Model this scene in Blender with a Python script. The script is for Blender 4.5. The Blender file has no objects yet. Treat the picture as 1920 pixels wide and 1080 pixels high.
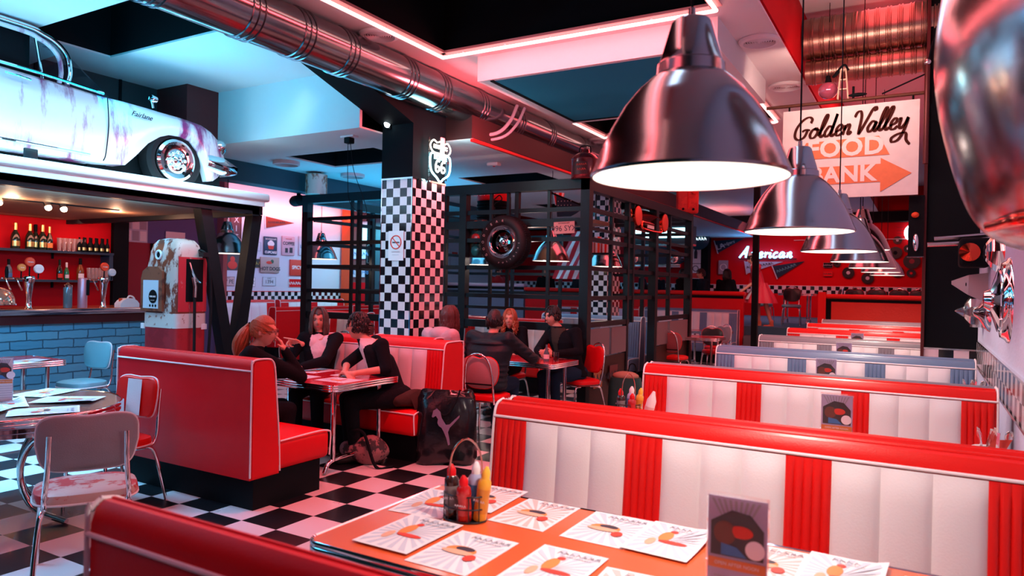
import bpy, bmesh, math, random
from mathutils import Vector, Matrix, Euler, noise
random.seed(7)
PI=math.pi; R=math.radians
S=bpy.context.scene; COL=S.collection
S.view_settings.view_transform='Standard'; S.view_settings.look='None'; S.view_settings.gamma=1
S.view_settings.use_curve_mapping=False; S.view_settings.exposure=0.0
V=Vector
# ------------------------------------------------------------------ materials
def lin(c):
    c=c/255.; return c/12.92 if c<=.04045 else ((c+.055)/1.055)**2.4
def rgb(r,g,b): return (lin(r),lin(g),lin(b),1)
MATS={}
def mat(name,col,rough=.5,metal=0,bump=0,bscale=60,var=0,vscale=8,emit=None,estr=1,coat=0,trans=0,aniso=0,stretch=None,alpha=1,spec=.5):
    if name in MATS: return MATS[name]
    m=bpy.data.materials.new(name); m.use_nodes=True; nt=m.node_tree; b=nt.nodes['Principled BSDF']
    b.inputs['Base Color'].default_value=col; b.inputs['Roughness'].default_value=rough; b.inputs['Metallic'].default_value=metal
    b.inputs['Coat Weight'].default_value=coat; b.inputs['Coat Roughness'].default_value=.12; b.inputs['Transmission Weight'].default_value=trans
    b.inputs['Anisotropic'].default_value=aniso; b.inputs['Alpha'].default_value=alpha; b.inputs['Specular IOR Level'].default_value=spec
    if emit: b.inputs['Emission Color'].default_value=emit; b.inputs['Emission Strength'].default_value=estr
    tc=nt.nodes.new('ShaderNodeTexCoord'); mp=nt.nodes.new('ShaderNodeMapping'); nt.links.new(tc.outputs['Object'],mp.inputs[0])
    if stretch: mp.inputs['Scale'].default_value=stretch
    if bump:
        n=nt.nodes.new('ShaderNodeTexNoise'); n.inputs['Scale'].default_value=bscale; n.inputs['Detail'].default_value=4
        bp=nt.nodes.new('ShaderNodeBump'); bp.inputs['Strength'].default_value=bump; bp.inputs['Distance'].default_value=.01
        nt.links.new(mp.outputs[0],n.inputs[0]); nt.links.new(n.outputs[0],bp.inputs['Height']); nt.links.new(bp.outputs[0],b.inputs['Normal'])
    if var:
        n=nt.nodes.new('ShaderNodeTexNoise'); n.inputs['Scale'].default_value=vscale; n.inputs['Detail'].default_value=6
        mr=nt.nodes.new('ShaderNodeMapRange'); mr.inputs['To Min'].default_value=1-var; mr.inputs['To Max'].default_value=1+var*.6
        mx=nt.nodes.new('ShaderNodeMix'); mx.data_type='RGBA'; mx.blend_type='MULTIPLY'; mx.inputs[0].default_value=1
        mx.inputs[6].default_value=col
        cb=nt.nodes.new('ShaderNodeCombineColor')
        nt.links.new(mp.outputs[0],n.inputs[0]); nt.links.new(n.outputs[0],mr.inputs[0])
        for k in range(3): nt.links.new(mr.outputs[0],cb.inputs[k])
        nt.links.new(cb.outputs[0],mx.inputs[7]); nt.links.new(mx.outputs[2],b.inputs['Base Color'])
    MATS[name]=m; return m
def patchmat(name,cols,rough=.5,metal=0,scale=3,stretch=(1,1,1),bump=.2,thr=(.45,.52),extra=None):
    """two or three colours in ragged patches: rust, worn paint, marbling"""
    m=bpy.data.materials.new(name); m.use_nodes=True; nt=m.node_tree; b=nt.nodes['Principled BSDF']
    tc=nt.nodes.new('ShaderNodeTexCoord'); mp=nt.nodes.new('ShaderNodeMapping'); mp.inputs['Scale'].default_value=stretch
    n=nt.nodes.new('ShaderNodeTexNoise'); n.inputs['Scale'].default_value=scale; n.inputs['Detail'].default_value=9; n.inputs['Roughness'].default_value=.65
    r=nt.nodes.new('ShaderNodeValToRGB'); nt.links.new(tc.outputs['Object'],mp.inputs[0]); nt.links.new(mp.outputs[0],n.inputs[0]); nt.links.new(n.outputs[0],r.inputs[0])
    r.color_ramp.elements[0].position=thr[0]; r.color_ramp.elements[0].color=cols[0]
    r.color_ramp.elements[1].position=thr[1]; r.color_ramp.elements[1].color=cols[1]
    if len(cols)>2:
        e=r.color_ramp.elements.new(min(.99,thr[1]+.12)); e.color=cols[1]; e=r.color_ramp.elements.new(min(1,thr[1]+.16)); e.color=cols[2]
    nt.links.new(r.outputs[0],b.inputs['Base Color']); b.inputs['Roughness'].default_value=rough; b.inputs['Metallic'].default_value=metal
    bp=nt.nodes.new('ShaderNodeBump'); bp.inputs['Strength'].default_value=bump; bp.inputs['Distance'].default_value=.01
    nt.links.new(n.outputs[0],bp.inputs['Height']); nt.links.new(bp.outputs[0],b.inputs['Normal'])
    MATS[name]=m; return m
def emi(name,col,s): return mat(name,(col[0]*.3,col[1]*.3,col[2]*.3,1),.4,emit=col,estr=s)

RED=mat('red_vinyl',(.66,.004,.010,1),.42,bump=.12,bscale=140,var=.10,vscale=5,spec=.28)
REDF=mat('bright_red_vinyl',(.70,.010,.008,1),.36,bump=.10,bscale=160,spec=.32)
WHT=mat('white_vinyl',(.78,.77,.79,1),.42,bump=.10,bscale=140,spec=.3)
BLU=mat('grey_blue_vinyl',(.13,.22,.36,1),.4,bump=.10,bscale=140,coat=.1)
GRV=mat('grey_vinyl',(.22,.21,.25,1),.4,bump=.1,bscale=140)
LIL=mat('lilac_vinyl',(.5,.47,.66,1),.4,bump=.1,bscale=140)
PIPE=mat('white_piping',(.85,.82,.84,1),.35)
TEALV=mat('pale_teal_vinyl',(.16,.42,.5,1),.42,bump=.25,bscale=180)
GREYV=mat('pearl_grey_vinyl',(.33,.32,.35,1),.45,bump=.2,bscale=180,var=.15,vscale=6)
BLACKV=mat('black_vinyl',(.012,.014,.018,1),.3,bump=.1)
CHR=mat('polished_chrome',(.86,.88,.9,1),.07,1)
CHR2=mat('worn_chrome',(.72,.7,.7,1),.16,1,bump=.25,bscale=6)
ALU=mat('brushed_aluminium',(.40,.40,.43,1),.15,1,aniso=.8)
_n=ALU.node_tree.nodes.new('ShaderNodeTangent'); _n.direction_type='RADIAL'; _n.axis='Z'; ALU.node_tree.links.new(_n.outputs[0],ALU.node_tree.nodes['Principled BSDF'].inputs['Tangent'])
STEEL=mat('black_steel',(.006,.014,.018,1),.4,.1,spec=.3,var=.3,vscale=14)
BLK=mat('matt_black',(.003,.006,.008,1),.7,spec=.12)
DUCT=mat('galvanised_duct',(.24,.27,.29,1),.17,1,bump=.08,bscale=9,stretch=(1,.15,1))
FLEX=mat('spiral_duct',(.42,.27,.22,1),.32,1)
WPAINT=mat('white_ceiling_paint',(.72,.74,.75,1),.85,bump=.15,bscale=150)
RPAINT=mat('red_wall_paint',(.58,.003,.010,1),.7,spec=.15,bump=.15,bscale=120,var=.12,vscale=3)
BPAINT=mat('pale_blue_wall_paint',(.50,.60,.78,1),.7,bump=.4,bscale=40,var=.06,vscale=4)
TPAINT=mat('dark_teal_wall_paint',(.012,.06,.085,1),.6,bump=.1)
DWALL=mat('dark_panel_wall',(.03,.045,.055,1),.7,bump=.1)
OPAINT=mat('orange_wall_paint',(.75,.07,.012,1),.6)
TW=mat('white_tile',(.74,.77,.8,1),.13,coat=.4)
TB=mat('black_tile',(.006,.008,.011,1),.1,coat=.5)
REDLAM=mat('red_laminate',(.62,.012,.03,1),.22,coat=.5)
PAPER=mat('paper_white',(.82,.82,.84,1),.6)
PAPERB=mat('paper_pale_blue',(.55,.63,.72,1),.6)
INKR=mat('print_red',(.65,.05,.03,1),.6)
INKO=mat('print_orange',(.75,.25,.06,1),.6)
INKD=mat('print_dark',(.03,.03,.05,1),.6)
INKB=mat('print_blue',(.05,.2,.45,1),.6)
INKG=mat('print_grey',(.35,.36,.42,1),.6)
SKIN=mat('skin',(.62,.33,.24,1),.5,bump=.05,bscale=120); SKIN.node_tree.nodes['Principled BSDF'].inputs['Subsurface Weight'].default_value=.12
LIPS=mat('lips',(.42,.08,.08,1),.4)
EYEW=mat('eye_white',(.7,.68,.66,1),.2); IRIS=mat('iris',(.02,.012,.01,1),.1)
CLB=mat('black_cloth',(.006,.009,.012,1),.9,bump=.4,bscale=60,spec=.1)
CLN=mat('dark_navy_cloth',(.012,.022,.034,1),.8,bump=.4,bscale=60,spec=.15)
PUF=mat('dark_puffer_nylon',(.006,.018,.026,1),.5,bump=.3,bscale=25,spec=.25)
CLW=mat('white_cloth',(.72,.68,.7,1),.8,bump=.4,bscale=50)
JEAN=mat('blue_denim',(.012,.03,.06,1),.85,spec=.1,bump=.4,bscale=160)
PINKJ=mat('pale_pink_nylon',(.5,.38,.42,1),.55,bump=.4,bscale=25)
OLIVE=mat('dark_olive_cloth',(.04,.036,.028,1),.8,spec=.1)
SHOE=mat('dark_shoe_leather',(.01,.01,.012,1),.4)
HBR=mat('dark_brown_hair',(.030,.014,.010,1),.42,bump=.7,bscale=18,stretch=(6,6,.6))
HGR=mat('ash_brown_hair',(.075,.055,.045,1),.42,bump=.7,bscale=18,stretch=(6,6,.6))
HRD=mat('copper_hair',(.34,.11,.045,1),.4,bump=.7,bscale=18,stretch=(6,6,.6))
HBK=mat('black_hair',(.010,.008,.009,1),.35,bump=.7,bscale=18,stretch=(6,6,.6))
GLS=mat('clear_glass',(.9,.93,.95,1),.03,trans=1)
RUB=mat('black_rubber',(.006,.008,.010,1),.6,bump=.1,spec=.25)

# ------------------------------------------------------------------ mesh builder
class MB:
    def __init__(s): s.v=[]; s.f=[]; s.m=[]; s.mats=[]
    def mi(s,m):
        if m is None: return 0
        if m not in s.mats: s.mats.append(m)
        return s.mats.index(m)
    def add(s,vs,fs,m=None,M=None):
        o=len(s.v); k=s.mi(m)
        s.v+= [tuple(M@V(v)) if M else tuple(v) for v in vs]
        s.f+= [tuple(i+o for i in f) for f in fs]; s.m+=[k]*len(fs); return s
    def box(s,a,b,m=None,M=None):
        (x0,y0,z0),(x1,y1,z1)=a,b
        return s.add([(x0,y0,z0),(x1,y0,z0),(x1,y1,z0),(x0,y1,z0),(x0,y0,z1),(x1,y0,z1),(x1,y1,z1),(x0,y1,z1)],
          [(0,3,2,1),(4,5,6,7),(0,1,5,4),(1,2,6,5),(2,3,7,6),(3,0,4,7)],m,M)
    def rbox(s,a,b,r,m=None,M=None,seg=3):
        bm=bmesh.new(); bmesh.ops.create_cube(bm,size=1)
        for v in bm.verts: v.co=V([(a[k]+b[k])/2+v.co[k]*(b[k]-a[k]) for k in range(3)])
        bmesh.ops.bevel(bm,geom=bm.edges[:],offset=r,segments=seg,affect='EDGES',profile=.5)
        return s.bm(bm,m,M)
    def bm(s,bm,m=None,M=None):
        bm.verts.index_update(); s.add([v.co[:] for v in bm.verts],[[v.index for v in f.verts] for f in bm.faces],m,M); bm.free(); return s
    def loft(s,rings,m=None,cap=True,closed=True,M=None):
        n=len(rings[0]); vs=[p for r in rings for p in r]; fs=[]
        for i in range(len(rings)-1):
            for j in range(n if closed else n-1):
                k=(j+1)%n; fs.append((i*n+j,i*n+k,(i+1)*n+k,(i+1)*n+j))
        if cap and closed: fs.append(tuple(range(n))[::-1]); fs.append(tuple((len(rings)-1)*n+j for j in range(n)))
        return s.add(vs,fs,m,M)
    def tube(s,pts,r,n=8,m=None,closed=False,M=None,cap=True):
        pts=[V(p) for p in pts]; L=len(pts); rs=r if hasattr(r,'__len__') else [r]*L
        tan=[]
        for i in range(L):
            a=pts[i-1] if (i or closed) else pts[i]; b=pts[(i+1)%L] if (i<L-1 or closed) else pts[i]
            t=(b-a); tan.append(t.normalized() if t.length>1e-9 else V((0,0,1)))
        up=V((0,0,1)) if abs(tan[0].z)<.9 else V((1,0,0)); u=tan[0].cross(up).normalized(); rings=[]
        for i in range(L):
            t=tan[i]; u=(u-t*u.dot(t)); u=u.normalized() if u.length>1e-6 else t.orthogonal().normalized(); w=t.cross(u)
            rings.append([pts[i]+(u*math.cos(2*PI*k/n)+w*math.sin(2*PI*k/n))*rs[i] for k in range(n)])
        if closed: rings.append(rings[0]); cap=False
        return s.loft(rings,m,cap,True,M)
    def cyl(s,a,b,r0,r1=None,n=16,m=None,M=None): return s.tube([a,b],[r0,r0 if r1 is None else r1],n,m,M=M)
    def lathe(s,prof,n=32,m=None,M=None,cap=False):
        return s.loft([[(r*math.cos(2*PI*k/n),r*math.sin(2*PI*k/n),z) for k in range(n)] for r,z in prof],m,cap,True,M)
    def ell(s,c,r,m=None,nu=20,nv=12,M=None,fn=None):
        vs=[]; 
        for j in range(nv+1):
            ph=-PI/2+PI*j/nv
            for i in range(nu):
                th=2*PI*i/nu; p=V((math.cos(ph)*math.cos(th),math.cos(ph)*math.sin(th),math.sin(ph)))
                p=V((p.x*r[0],p.y*r[1],p.z*r[2]))
                if fn: p=fn(p)
                vs.append(tuple(p+V(c)))
        fs=[(j*nu+i,j*nu+(i+1)%nu,(j+1)*nu+(i+1)%nu,(j+1)*nu+i) for j in range(nv) for i in range(nu)]
        return s.add(vs,fs,m,M)
    def cap(s,a,b,ra,rb,n=12,m=None):
        s.ell(a,(ra,)*3,m,n,8); s.ell(b,(rb,)*3,m,n,8); return s.cyl(a,b,ra,rb,n,m)
    def prism(s,poly,d,m=None,M=None):
        """polygon in local XZ, thickness d along +Y"""
        n=len(poly); vs=[(x,0,z) for x,z in poly]+[(x,d,z) for x,z in poly]
        fs=[tuple(range(n)),tuple(range(2*n-1,n-1,-1))]+[(i,i+n,(i+1)%n+n,(i+1)%n) for i in range(n)]
        return s.add(vs,fs,m,M)
    def quad(s,a,b,c,d,m=None,M=None): return s.add([a,b,c,d],[(0,1,2,3)],m,M)
    def text(s,t,size,m=None,M=None,ext=.002,shear=0,spacing=1,bold=0):
        if t.startswith('~'):
            n=int(t[1:]); w=size*.62; rnd=random.Random(n)
            for k in range(n):
                x0=(k-n/2)*w; P=[(x0+w*.1,-size*.3),(x0+w*(.2+.2*rnd.random()),size*.32),(x0+w*.5,-size*.25*rnd.random()),(x0+w*.62,size*.3*rnd.random()),(x0+w*.85,-size*.3)]; q=size*.055
                for (a,b),(c,d) in zip(P,P[1:]): s.add([(a-q,b,ext),(a+q,b,ext),(c+q,d,ext),(c-q,d,ext)],[(0,1,2,3)],m,M)
            return s
        cu=bpy.data.curves.new('t','FONT'); cu.body=t; cu.size=size; cu.extrude=ext; cu.align_x='CENTER'; cu.align_y='CENTER'; cu.shear=shear
        cu.space_character=spacing; cu.offset=bold; cu.resolution_u=3
        o=bpy.data.objects.new('t',cu); me=bpy.data.meshes.new_from_object(o)
        s.add([v.co[:] for v in me.vertices],[tuple(p.vertices) for p in me.polygons],m,M)
        bpy.data.objects.remove(o); bpy.data.curves.remove(cu); bpy.data.meshes.remove(me); return s
    def mesh(s,name,m=None,smooth=40,weld=False):
        me=bpy.data.meshes.new(name); me.from_pydata([tuple(v) for v in s.v],[],s.f)
        ms=s.mats or ([m] if m else [])
        if m and s.mats and m not in s.mats and not any(s.mats): ms=[m]
        for x in ms: me.materials.append(x)
        me.polygons.foreach_set('material_index',s.m); me.validate()
        bm=bmesh.new(); bm.from_mesh(me)
        if weld: bmesh.ops.remove_doubles(bm,verts=bm.verts,dist=1e-4)
        bmesh.ops.recalc_face_normals(bm,faces=bm.faces); bm.to_mesh(me); bm.free()
        if smooth: me.shade_smooth(); me.set_sharp_from_angle(angle=R(smooth))
        me.update(); return me
    def build(s,name,m=None,parent=None,label=None,loc=None,smooth=40,weld=False):
        if m is not None and not s.mats: s.mats=[m]
        me=s.mesh(name,m,smooth,weld); o=bpy.data.objects.new(name,me); COL.objects.link(o)
        if parent: o.parent=parent
        if loc: o.location=loc
        if label: o['label']=label
        return o
def tag(o,label,cat,group=None,kind=None):
    o['label']=label; o['category']=cat
    if group: o['group']=group
    if kind: o['kind']=kind
    return o
def thing(name,label,cat,loc=(0,0,0),rz=0,group=None):
    o=bpy.data.objects.new(name,None); COL.objects.link(o); o.location=loc; o.rotation_euler=(0,0,rz); o.empty_display_size=.1
    return tag(o,label,cat,group)
def struct(name,mb,m=None,smooth=0):
    o=mb.build(name,m,smooth=smooth); o['kind']='structure'; return o
def single(name,mb,m,label,cat,group=None,loc=None,rz=0,smooth=40):
    o=mb.build(name,m,smooth=smooth)
    if loc: o.location=loc; o.rotation_euler=(0,0,rz)
    return tag(o,label,cat,group)
def kids(o): return [c for c in bpy.data.objects if c.parent==o]
def dup(root,loc,rz=0,label=None,group=None,swap=None,sc=None):
    def cp(o,par):
        c=o.copy(); COL.objects.link(c)
        if par: c.parent=par
        for ch in kids(o): cp(ch,c)
        return c
    r=cp(root,None); r.location=loc; r.rotation_euler=(0,0,rz)
    if sc: r.scale=(sc,sc,sc) if not hasattr(sc,'__len__') else sc
    if label: r['label']=label
    if group: r['group']=group
    if swap:
        for c in [r]+[g for g in bpy.data.objects if g.parent==r]+[g for h in kids(r) for g in kids(h)]:
            if c.type=='MESH' and any(ms in swap for ms in c.data.materials):
                c.data=c.data.copy()
                for i,ms in enumerate(c.data.materials):
                    if ms in swap: c.data.materials[i]=swap[ms]
    return r
def T(x,y,z,rz=0,rx=0,ry=0): return Matrix.Translation((x,y,z))@Euler((rx,ry,rz)).to_matrix().to_4x4()
def crom(P,n=6,closed=False):
    P=[V(p) for p in P]; L=len(P); out=[]
    for i in range(L if closed else L-1):
        p1=P[i]; p2=P[(i+1)%L]
        p0=P[i-1] if (i or closed) else p1*2-p2; p3=P[(i+2)%L] if (i<L-2 or closed) else p2*2-p1
        for k in range(n):
            t=k/n; out.append(.5*((2*p1)+(p2-p0)*t+(2*p0-5*p1+4*p2-p3)*t*t+(3*p1-3*p2+p3-p0)*t**3))
    if not closed: out.append(P[-1])
    return out
def checker(mb,o,u,v,us,vs,par=0,a=None,b=None):
    """tiled face: us, vs are running edges of the tiles along the unit vectors u, v"""
    o,u,v=V(o),V(u),V(v)
    for i in range(len(us)-1):
        for j in range(len(vs)-1):
            mb.quad(o+u*us[i]+v*vs[j],o+u*us[i+1]+v*vs[j],o+u*us[i+1]+v*vs[j+1],o+u*us[i]+v*vs[j+1],(a or TB) if (i+j+par)%2==0 else (b or TW))
def steps(a,b,s,first=None):
    out=[a]; x=a+(first if first else s)
    while x<b-1e-4: out.append(x); x+=s
    return out+[b]
# facing matrices for flat items: local X right, Y up, Z out towards the viewer
def wallM(x,y,z,face,rot=0,s=1):
    B={'-y':((1,0,0),(0,0,1),(0,-1,0)),'+x':((0,1,0),(0,0,1),(1,0,0)),'-x':((0,-1,0),(0,0,1),(-1,0,0)),'up':((1,0,0),(0,1,0),(0,0,1))}[face]
    M=Matrix([[B[0][k],B[1][k],B[2][k]] for k in range(3)]).to_4x4()
    return Matrix.Translation((x,y,z))@M@Matrix.Rotation(rot,4,'Z')@Matrix.Scale(s,4)
# ================================================================== camera
F=1341.
cd=bpy.data.cameras.new('camera'); cam=bpy.data.objects.new('camera',cd); COL.objects.link(cam); S.camera=cam
yaw,pit,rol=R(30),R(-.19),R(-1.17)
fw=V((-math.sin(yaw)*math.cos(pit),math.cos(yaw)*math.cos(pit),math.sin(pit)))
r0=V((math.cos(yaw),math.sin(yaw),0)); u0=r0.cross(fw)
rr=r0*math.cos(rol)-u0*math.sin(rol); uu=r0*math.sin(rol)+u0*math.cos(rol)
Mc=Matrix([[rr[k],uu[k],-fw[k]] for k in range(3)]).to_4x4(); Mc.translation=V((0,0,1.6)); cam.matrix_world=Mc
cd.sensor_width=36; cd.lens=F/1920*36; cd.clip_start=.02
cd.dof.use_dof=True; cd.dof.focus_distance=5.6; cd.dof.aperture_fstop=3.0
# ================================================================== room shell
XR=.46
# floor with black and white tiles (procedural)
fm=bpy.data.materials.new('checker_floor'); fm.use_nodes=True; nt=fm.node_tree; b=nt.nodes['Principled BSDF']
ge=nt.nodes.new('ShaderNodeNewGeometry'); mp=nt.nodes.new('ShaderNodeMapping'); ck=nt.nodes.new('ShaderNodeTexChecker')
s=.3261; mp.inputs['Scale'].default_value=(1/s,1/s,1); mp.inputs['Location'].default_value=(3.583/s,-3.56/s,.5)
nt.links.new(ge.outputs['Position'],mp.inputs[0]); nt.links.new(mp.outputs[0],ck.inputs[0]); ck.inputs['Scale'].default_value=1
ck.inputs['Color1'].default_value=(.66,.66,.68,1); ck.inputs['Color2'].default_value=(.006,.008,.011,1)
nz=nt.nodes.new('ShaderNodeTexNoise'); nz.inputs['Scale'].default_value=2.5; nz.inputs['Detail'].default_value=6
mr=nt.nodes.new('ShaderNodeMapRange'); mr.inputs['To Min'].default_value=.2; mr.inputs['To Max'].default_value=.42
nt.links.new(ge.outputs['Position'],nz.inputs[0]); nt.links.new(nz.outputs[0],mr.inputs[0]); nt.links.new(mr.outputs[0],b.inputs['Roughness'])
nt.links.new(ck.outputs[0],b.inputs['Base Color']); b.inputs['Coat Weight'].default_value=.15
struct('floor',MB().box((-14.6,-1.2,-.1),(XR+.1,16.5,0)),fm)
struct('floor_platform',MB().box((-14.5,16.5,-.1),(XR,24,.8)),mat('teal_carpet',(.03,.12,.17,1),.8,bump=.3))
st=MB()
for k in range(3): st.box((-3.45,16.5-.28*(3-k),0),(-1.95,16.5-.28*(2-k),.2*(k+1)-.0))
struct('trim_steps',st,mat('step_grey',(.12,.13,.14,1),.6))

def ceil_grid(name,z,x0,x1,y0,y1,holes,m,th=.02):
    xs=sorted({x0,x1}|{h[0] for h in holes}|{h[1] for h in holes}); ys=sorted({y0,y1}|{h[2] for h in holes}|{h[3] for h in holes}); mb=MB()
    for i in range(len(xs)-1):
        for j in range(len(ys)-1):
            cx,cy=(xs[i]+xs[i+1])/2,(ys[j]+ys[j+1])/2
            if any(h[0]<cx<h[1] and h[2]<cy<h[3] for h in holes): continue
            mb.box((xs[i],ys[j],z),(xs[i+1],ys[j+1],z+th))
    return struct(name,mb,m)
HA=(-4.37,-1.59,.3,6.05); HB=(-4.4,-1.85,8.75,10.45); HC=(-7.75,-5.9,3.68,4.55)
ceil_grid('ceiling',4.0,-8.5,-1.24,-1.2,24,[HA,HB,HC],WPAINT)
HE=(-7.75,-6.15,7.03,8.0); HF=(-6.6,-5.15,9.6,10.9); HG=(-7.3,-5.3,13.4,15.0); HH=(-11.6,-9.0,10.0,11.6)
ceil_grid('ceiling_low',3.33,-8.65,-4.70,6.09,24,[HE,HF,HG,(-5.5,-4.70,6.09,7.09)],WPAINT,.02)
struct('ceiling_high',MB().box((-1.24,-1.2,4.75),(XR+.1,24,4.81)),WPAINT)
def well(n,h,z,top,m=BLK):
    x0,x1,y0,y1=h; mb=MB(); t=.03
    mb.box((x0-t,y0-t,top),(x1+t,y1+t,top+t)); mb.box((x0-t,y0-t,z+.021),(x0,y1+t,top)); mb.box((x1,y0-t,z+.021),(x1+t,y1+t,top))
    mb.box((x0,y0-t,z+.021),(x1,y0,top)); mb.box((x0,y1,z+.021),(x1,y1+t,top)); struct(n,mb,m)
struct('ceiling_poster_hall',MB().box((-14.6,6.09,4.35),(-8.65,24,4.41)),WPAINT)
struct('wall_poster_hall_edge',MB().box((-8.69,6.09,3.5),(-8.65,24,4.35)),WPAINT)
well('ceiling_recess_main',HA,4,4.7); well('ceiling_recess_centre',HB,4,4.5); well('ceiling_recess_car',HC,4,4.55)
for i,h in enumerate((HE,HF,HG)): well('ceiling_recess_low_%d'%(i+1),h,3.33,3.9)
# drop at the red raised strip, bulkheads
struct('wall_raised_edge',MB().box((-1.27,-1.2,4.061),(-1.24,24,4.75)),RPAINT)
struct('wall_bulkhead_cross',MB().box((-7.9,6.05,3.33),(-5.5,6.09,4.0)),WPAINT)
struct('wall_bulkhead_bar',MB().box((-8.55,-1.2,2.95),(-8.5,5.6,4.0)),DWALL)
bd=MB()
for k in range(7): bd.box((-8.5,-.6+k*.95,3.0),(-8.48,-.57+k*.95,4.0))
struct('trim_bulkhead_battens',bd,BLK)
struct('trim_dark_red_column',MB().box((-8.5,5.6,2.63),(-7.9,6.05,4.0)),mat('oxblood_paint',(.12,.012,.014,1),.6))
struct('wall_front_left',MB().box((-11.4,6.05,3.33),(-7.9,6.09,4.06)),DWALL)
# long beam, haunch and the tiled column
struct('ceiling_beam',MB().box((-5.5,-1.2,3.83),(-5.05,6.44,4.0)),BLK)
hm=MB().prism([(5.1,3.83),(6.44,3.42),(6.44,3.83)],.45,M=Matrix.Translation((-5.05,0,0))@Matrix.Rotation(PI/2,4,'Z'))
struct('trim_beam_haunch',hm,BLK)
struct('trim_column_top',MB().box((-5.5,6.44,2.8),(-5.05,7.07,4.0)),mat('near_black_teal',(.004,.010,.013,1),.8,spec=.1))
def column(name,x1,y0,w,d,z0,z1,t=.1):
    mb=MB(); x0=x1-w; e=.001
    zs=steps(z0,z1,t,(z1-z0)%t or t)
    checker(mb,(x0,y0,0),(1,0,0),(0,0,1),steps(0,w,t,.067),zs,len(zs)%2)
    checker(mb,(x1,y0,0),(0,1,0),(0,0,1),steps(0,d,t,.07),zs,(len(zs)+1)%2)
    checker(mb,(x0,y0+d,0),(0,-1,0),(0,0,1),steps(0,d,t),zs); checker(mb,(x1,y0+d,0),(-1,0,0),(0,0,1),steps(0,w,t),zs)
    mb.quad((x0,y0,z1),(x1,y0,z1),(x1,y0+d,z1),(x0,y0+d,z1),TB); mb.quad((x0,y0,z0),(x1,y0,z0),(x1,y0+d,z0),(x0,y0+d,z0),TB)
    return mb
mb=column('c',-5.05,6.44,.44,.63,0,2.79)
for p in ((-5.05,6.44),(-5.05,7.07),(-5.49,6.44)): mb.box((p[0]-.006,p[1]-.006,0),(p[0]+.006,p[1]+.006,2.8),CHR)
mb.box((-5.5,6.43,2.79),(-5.04,7.08,2.81),CHR)
c1=struct('trim_tiled_column',mb)
c2=struct('trim_tiled_column_far',column('c',-5.12,12.4,.44,.63,0,3.33))
# right wall, black pier, checker strips
wr=MB().box((XR,-1.2,0),(XR+.1,24,4.75)); struct('wall_right',wr,BPAINT)
mb=MB(); checker(mb,(XR-.012,-1.2,.92),(0,1,0),(0,0,1),steps(0,9.55,.115),[0,.115,.23],0)
mb.box((XR-.02,-1.2,1.15),(XR,8.35,1.165),CHR2); mb.box((XR-.02,-1.2,.905),(XR,8.35,.92),CHR2); struct('trim_checker_right',mb)
struct('trim_dado_right',MB().box((XR-.01,-1.2,0),(XR,8.35,.5)),RPAINT)
pm=MB().box((0,8.4,1.05),(XR,8.95,4.75),BLK); pm.box((0,8.4,0),(XR,8.95,1.05),TB)
checker(pm,(0,8.395,0),(1,0,0),(0,0,1),steps(0,XR,.13),steps(0,1.05,.13,.01),1); checker(pm,(-.003,8.95,0),(0,-1,0),(0,0,1),steps(0,.55,.13),steps(0,1.05,.13,.01),1)
pm.box((-.005,8.39,1.045),(XR,8.395,1.06),CHR2); struct('trim_black_pier',pm)
struct('trim_pier_edge',MB().box((-.03,8.36,0),(0,8.40,4.6)),mat('dark_red_metal',(.1,.02,.02,1),.4,.5))
# back wall
struct('wall_back',MB().box((-14.6,24,0),(XR+.1,24.1,4.81)),RPAINT)
mb=MB(); checker(mb,(-14.5,23.99,1.53),(1,0,0),(0,0,1),steps(0,14.9,.12),[0,.12,.24],0); mb.box((-14.5,23.98,1.77),(XR,24,1.785),PIPE); struct('trim_checker_back',mb)
struct('trim_black_back_beam',MB().box((-14.5,23.6,3.7),(XR,23.95,4.0)),BLK)
struct('trim_back_pilaster',MB().box((-6.85,23.6,.8),(-6.2,23.95,3.7)),BLK)
struct('trim_wire_rail_back',MB().box((-3.6,23.9,3.2),(XR,23.93,3.215)),PIPE)
# half walls round the raised floor
def halfwall(name,x0,x1,y,z1,m,capm):
    mb=MB().box((x0,y-.12,0),(x1,y,z1-.09),m); mb.rbox((x0-.03,y-.17,z1-.09),(x1+.03,y+.05,z1),.03,capm); mb.box((x0,y-.125,z1-.16),(x1,y-.119,z1-.10),BLK)
    return struct(name,mb)
halfwall('wall_half_right',-1.86,XR,16.5,1.56,mat('orange_red_panel',(.62,.03,.012,1),.5,bump=.3,bscale=30),REDF)
pp=MB().box((-1.95,16.3,0),(-1.8,16.5,1.6),REDF).box((-1.8,16.37,.9),(-1.7,16.375,1.45),BLK); struct('trim_half_wall_post',pp)
halfwall('wall_half_centre',-9.05,-3.5,16.5,1.57,RED,REDF)
halfwall('wall_half_left',-14.3,-9.1,16.5,1.66,BLU,LIL)
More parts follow.
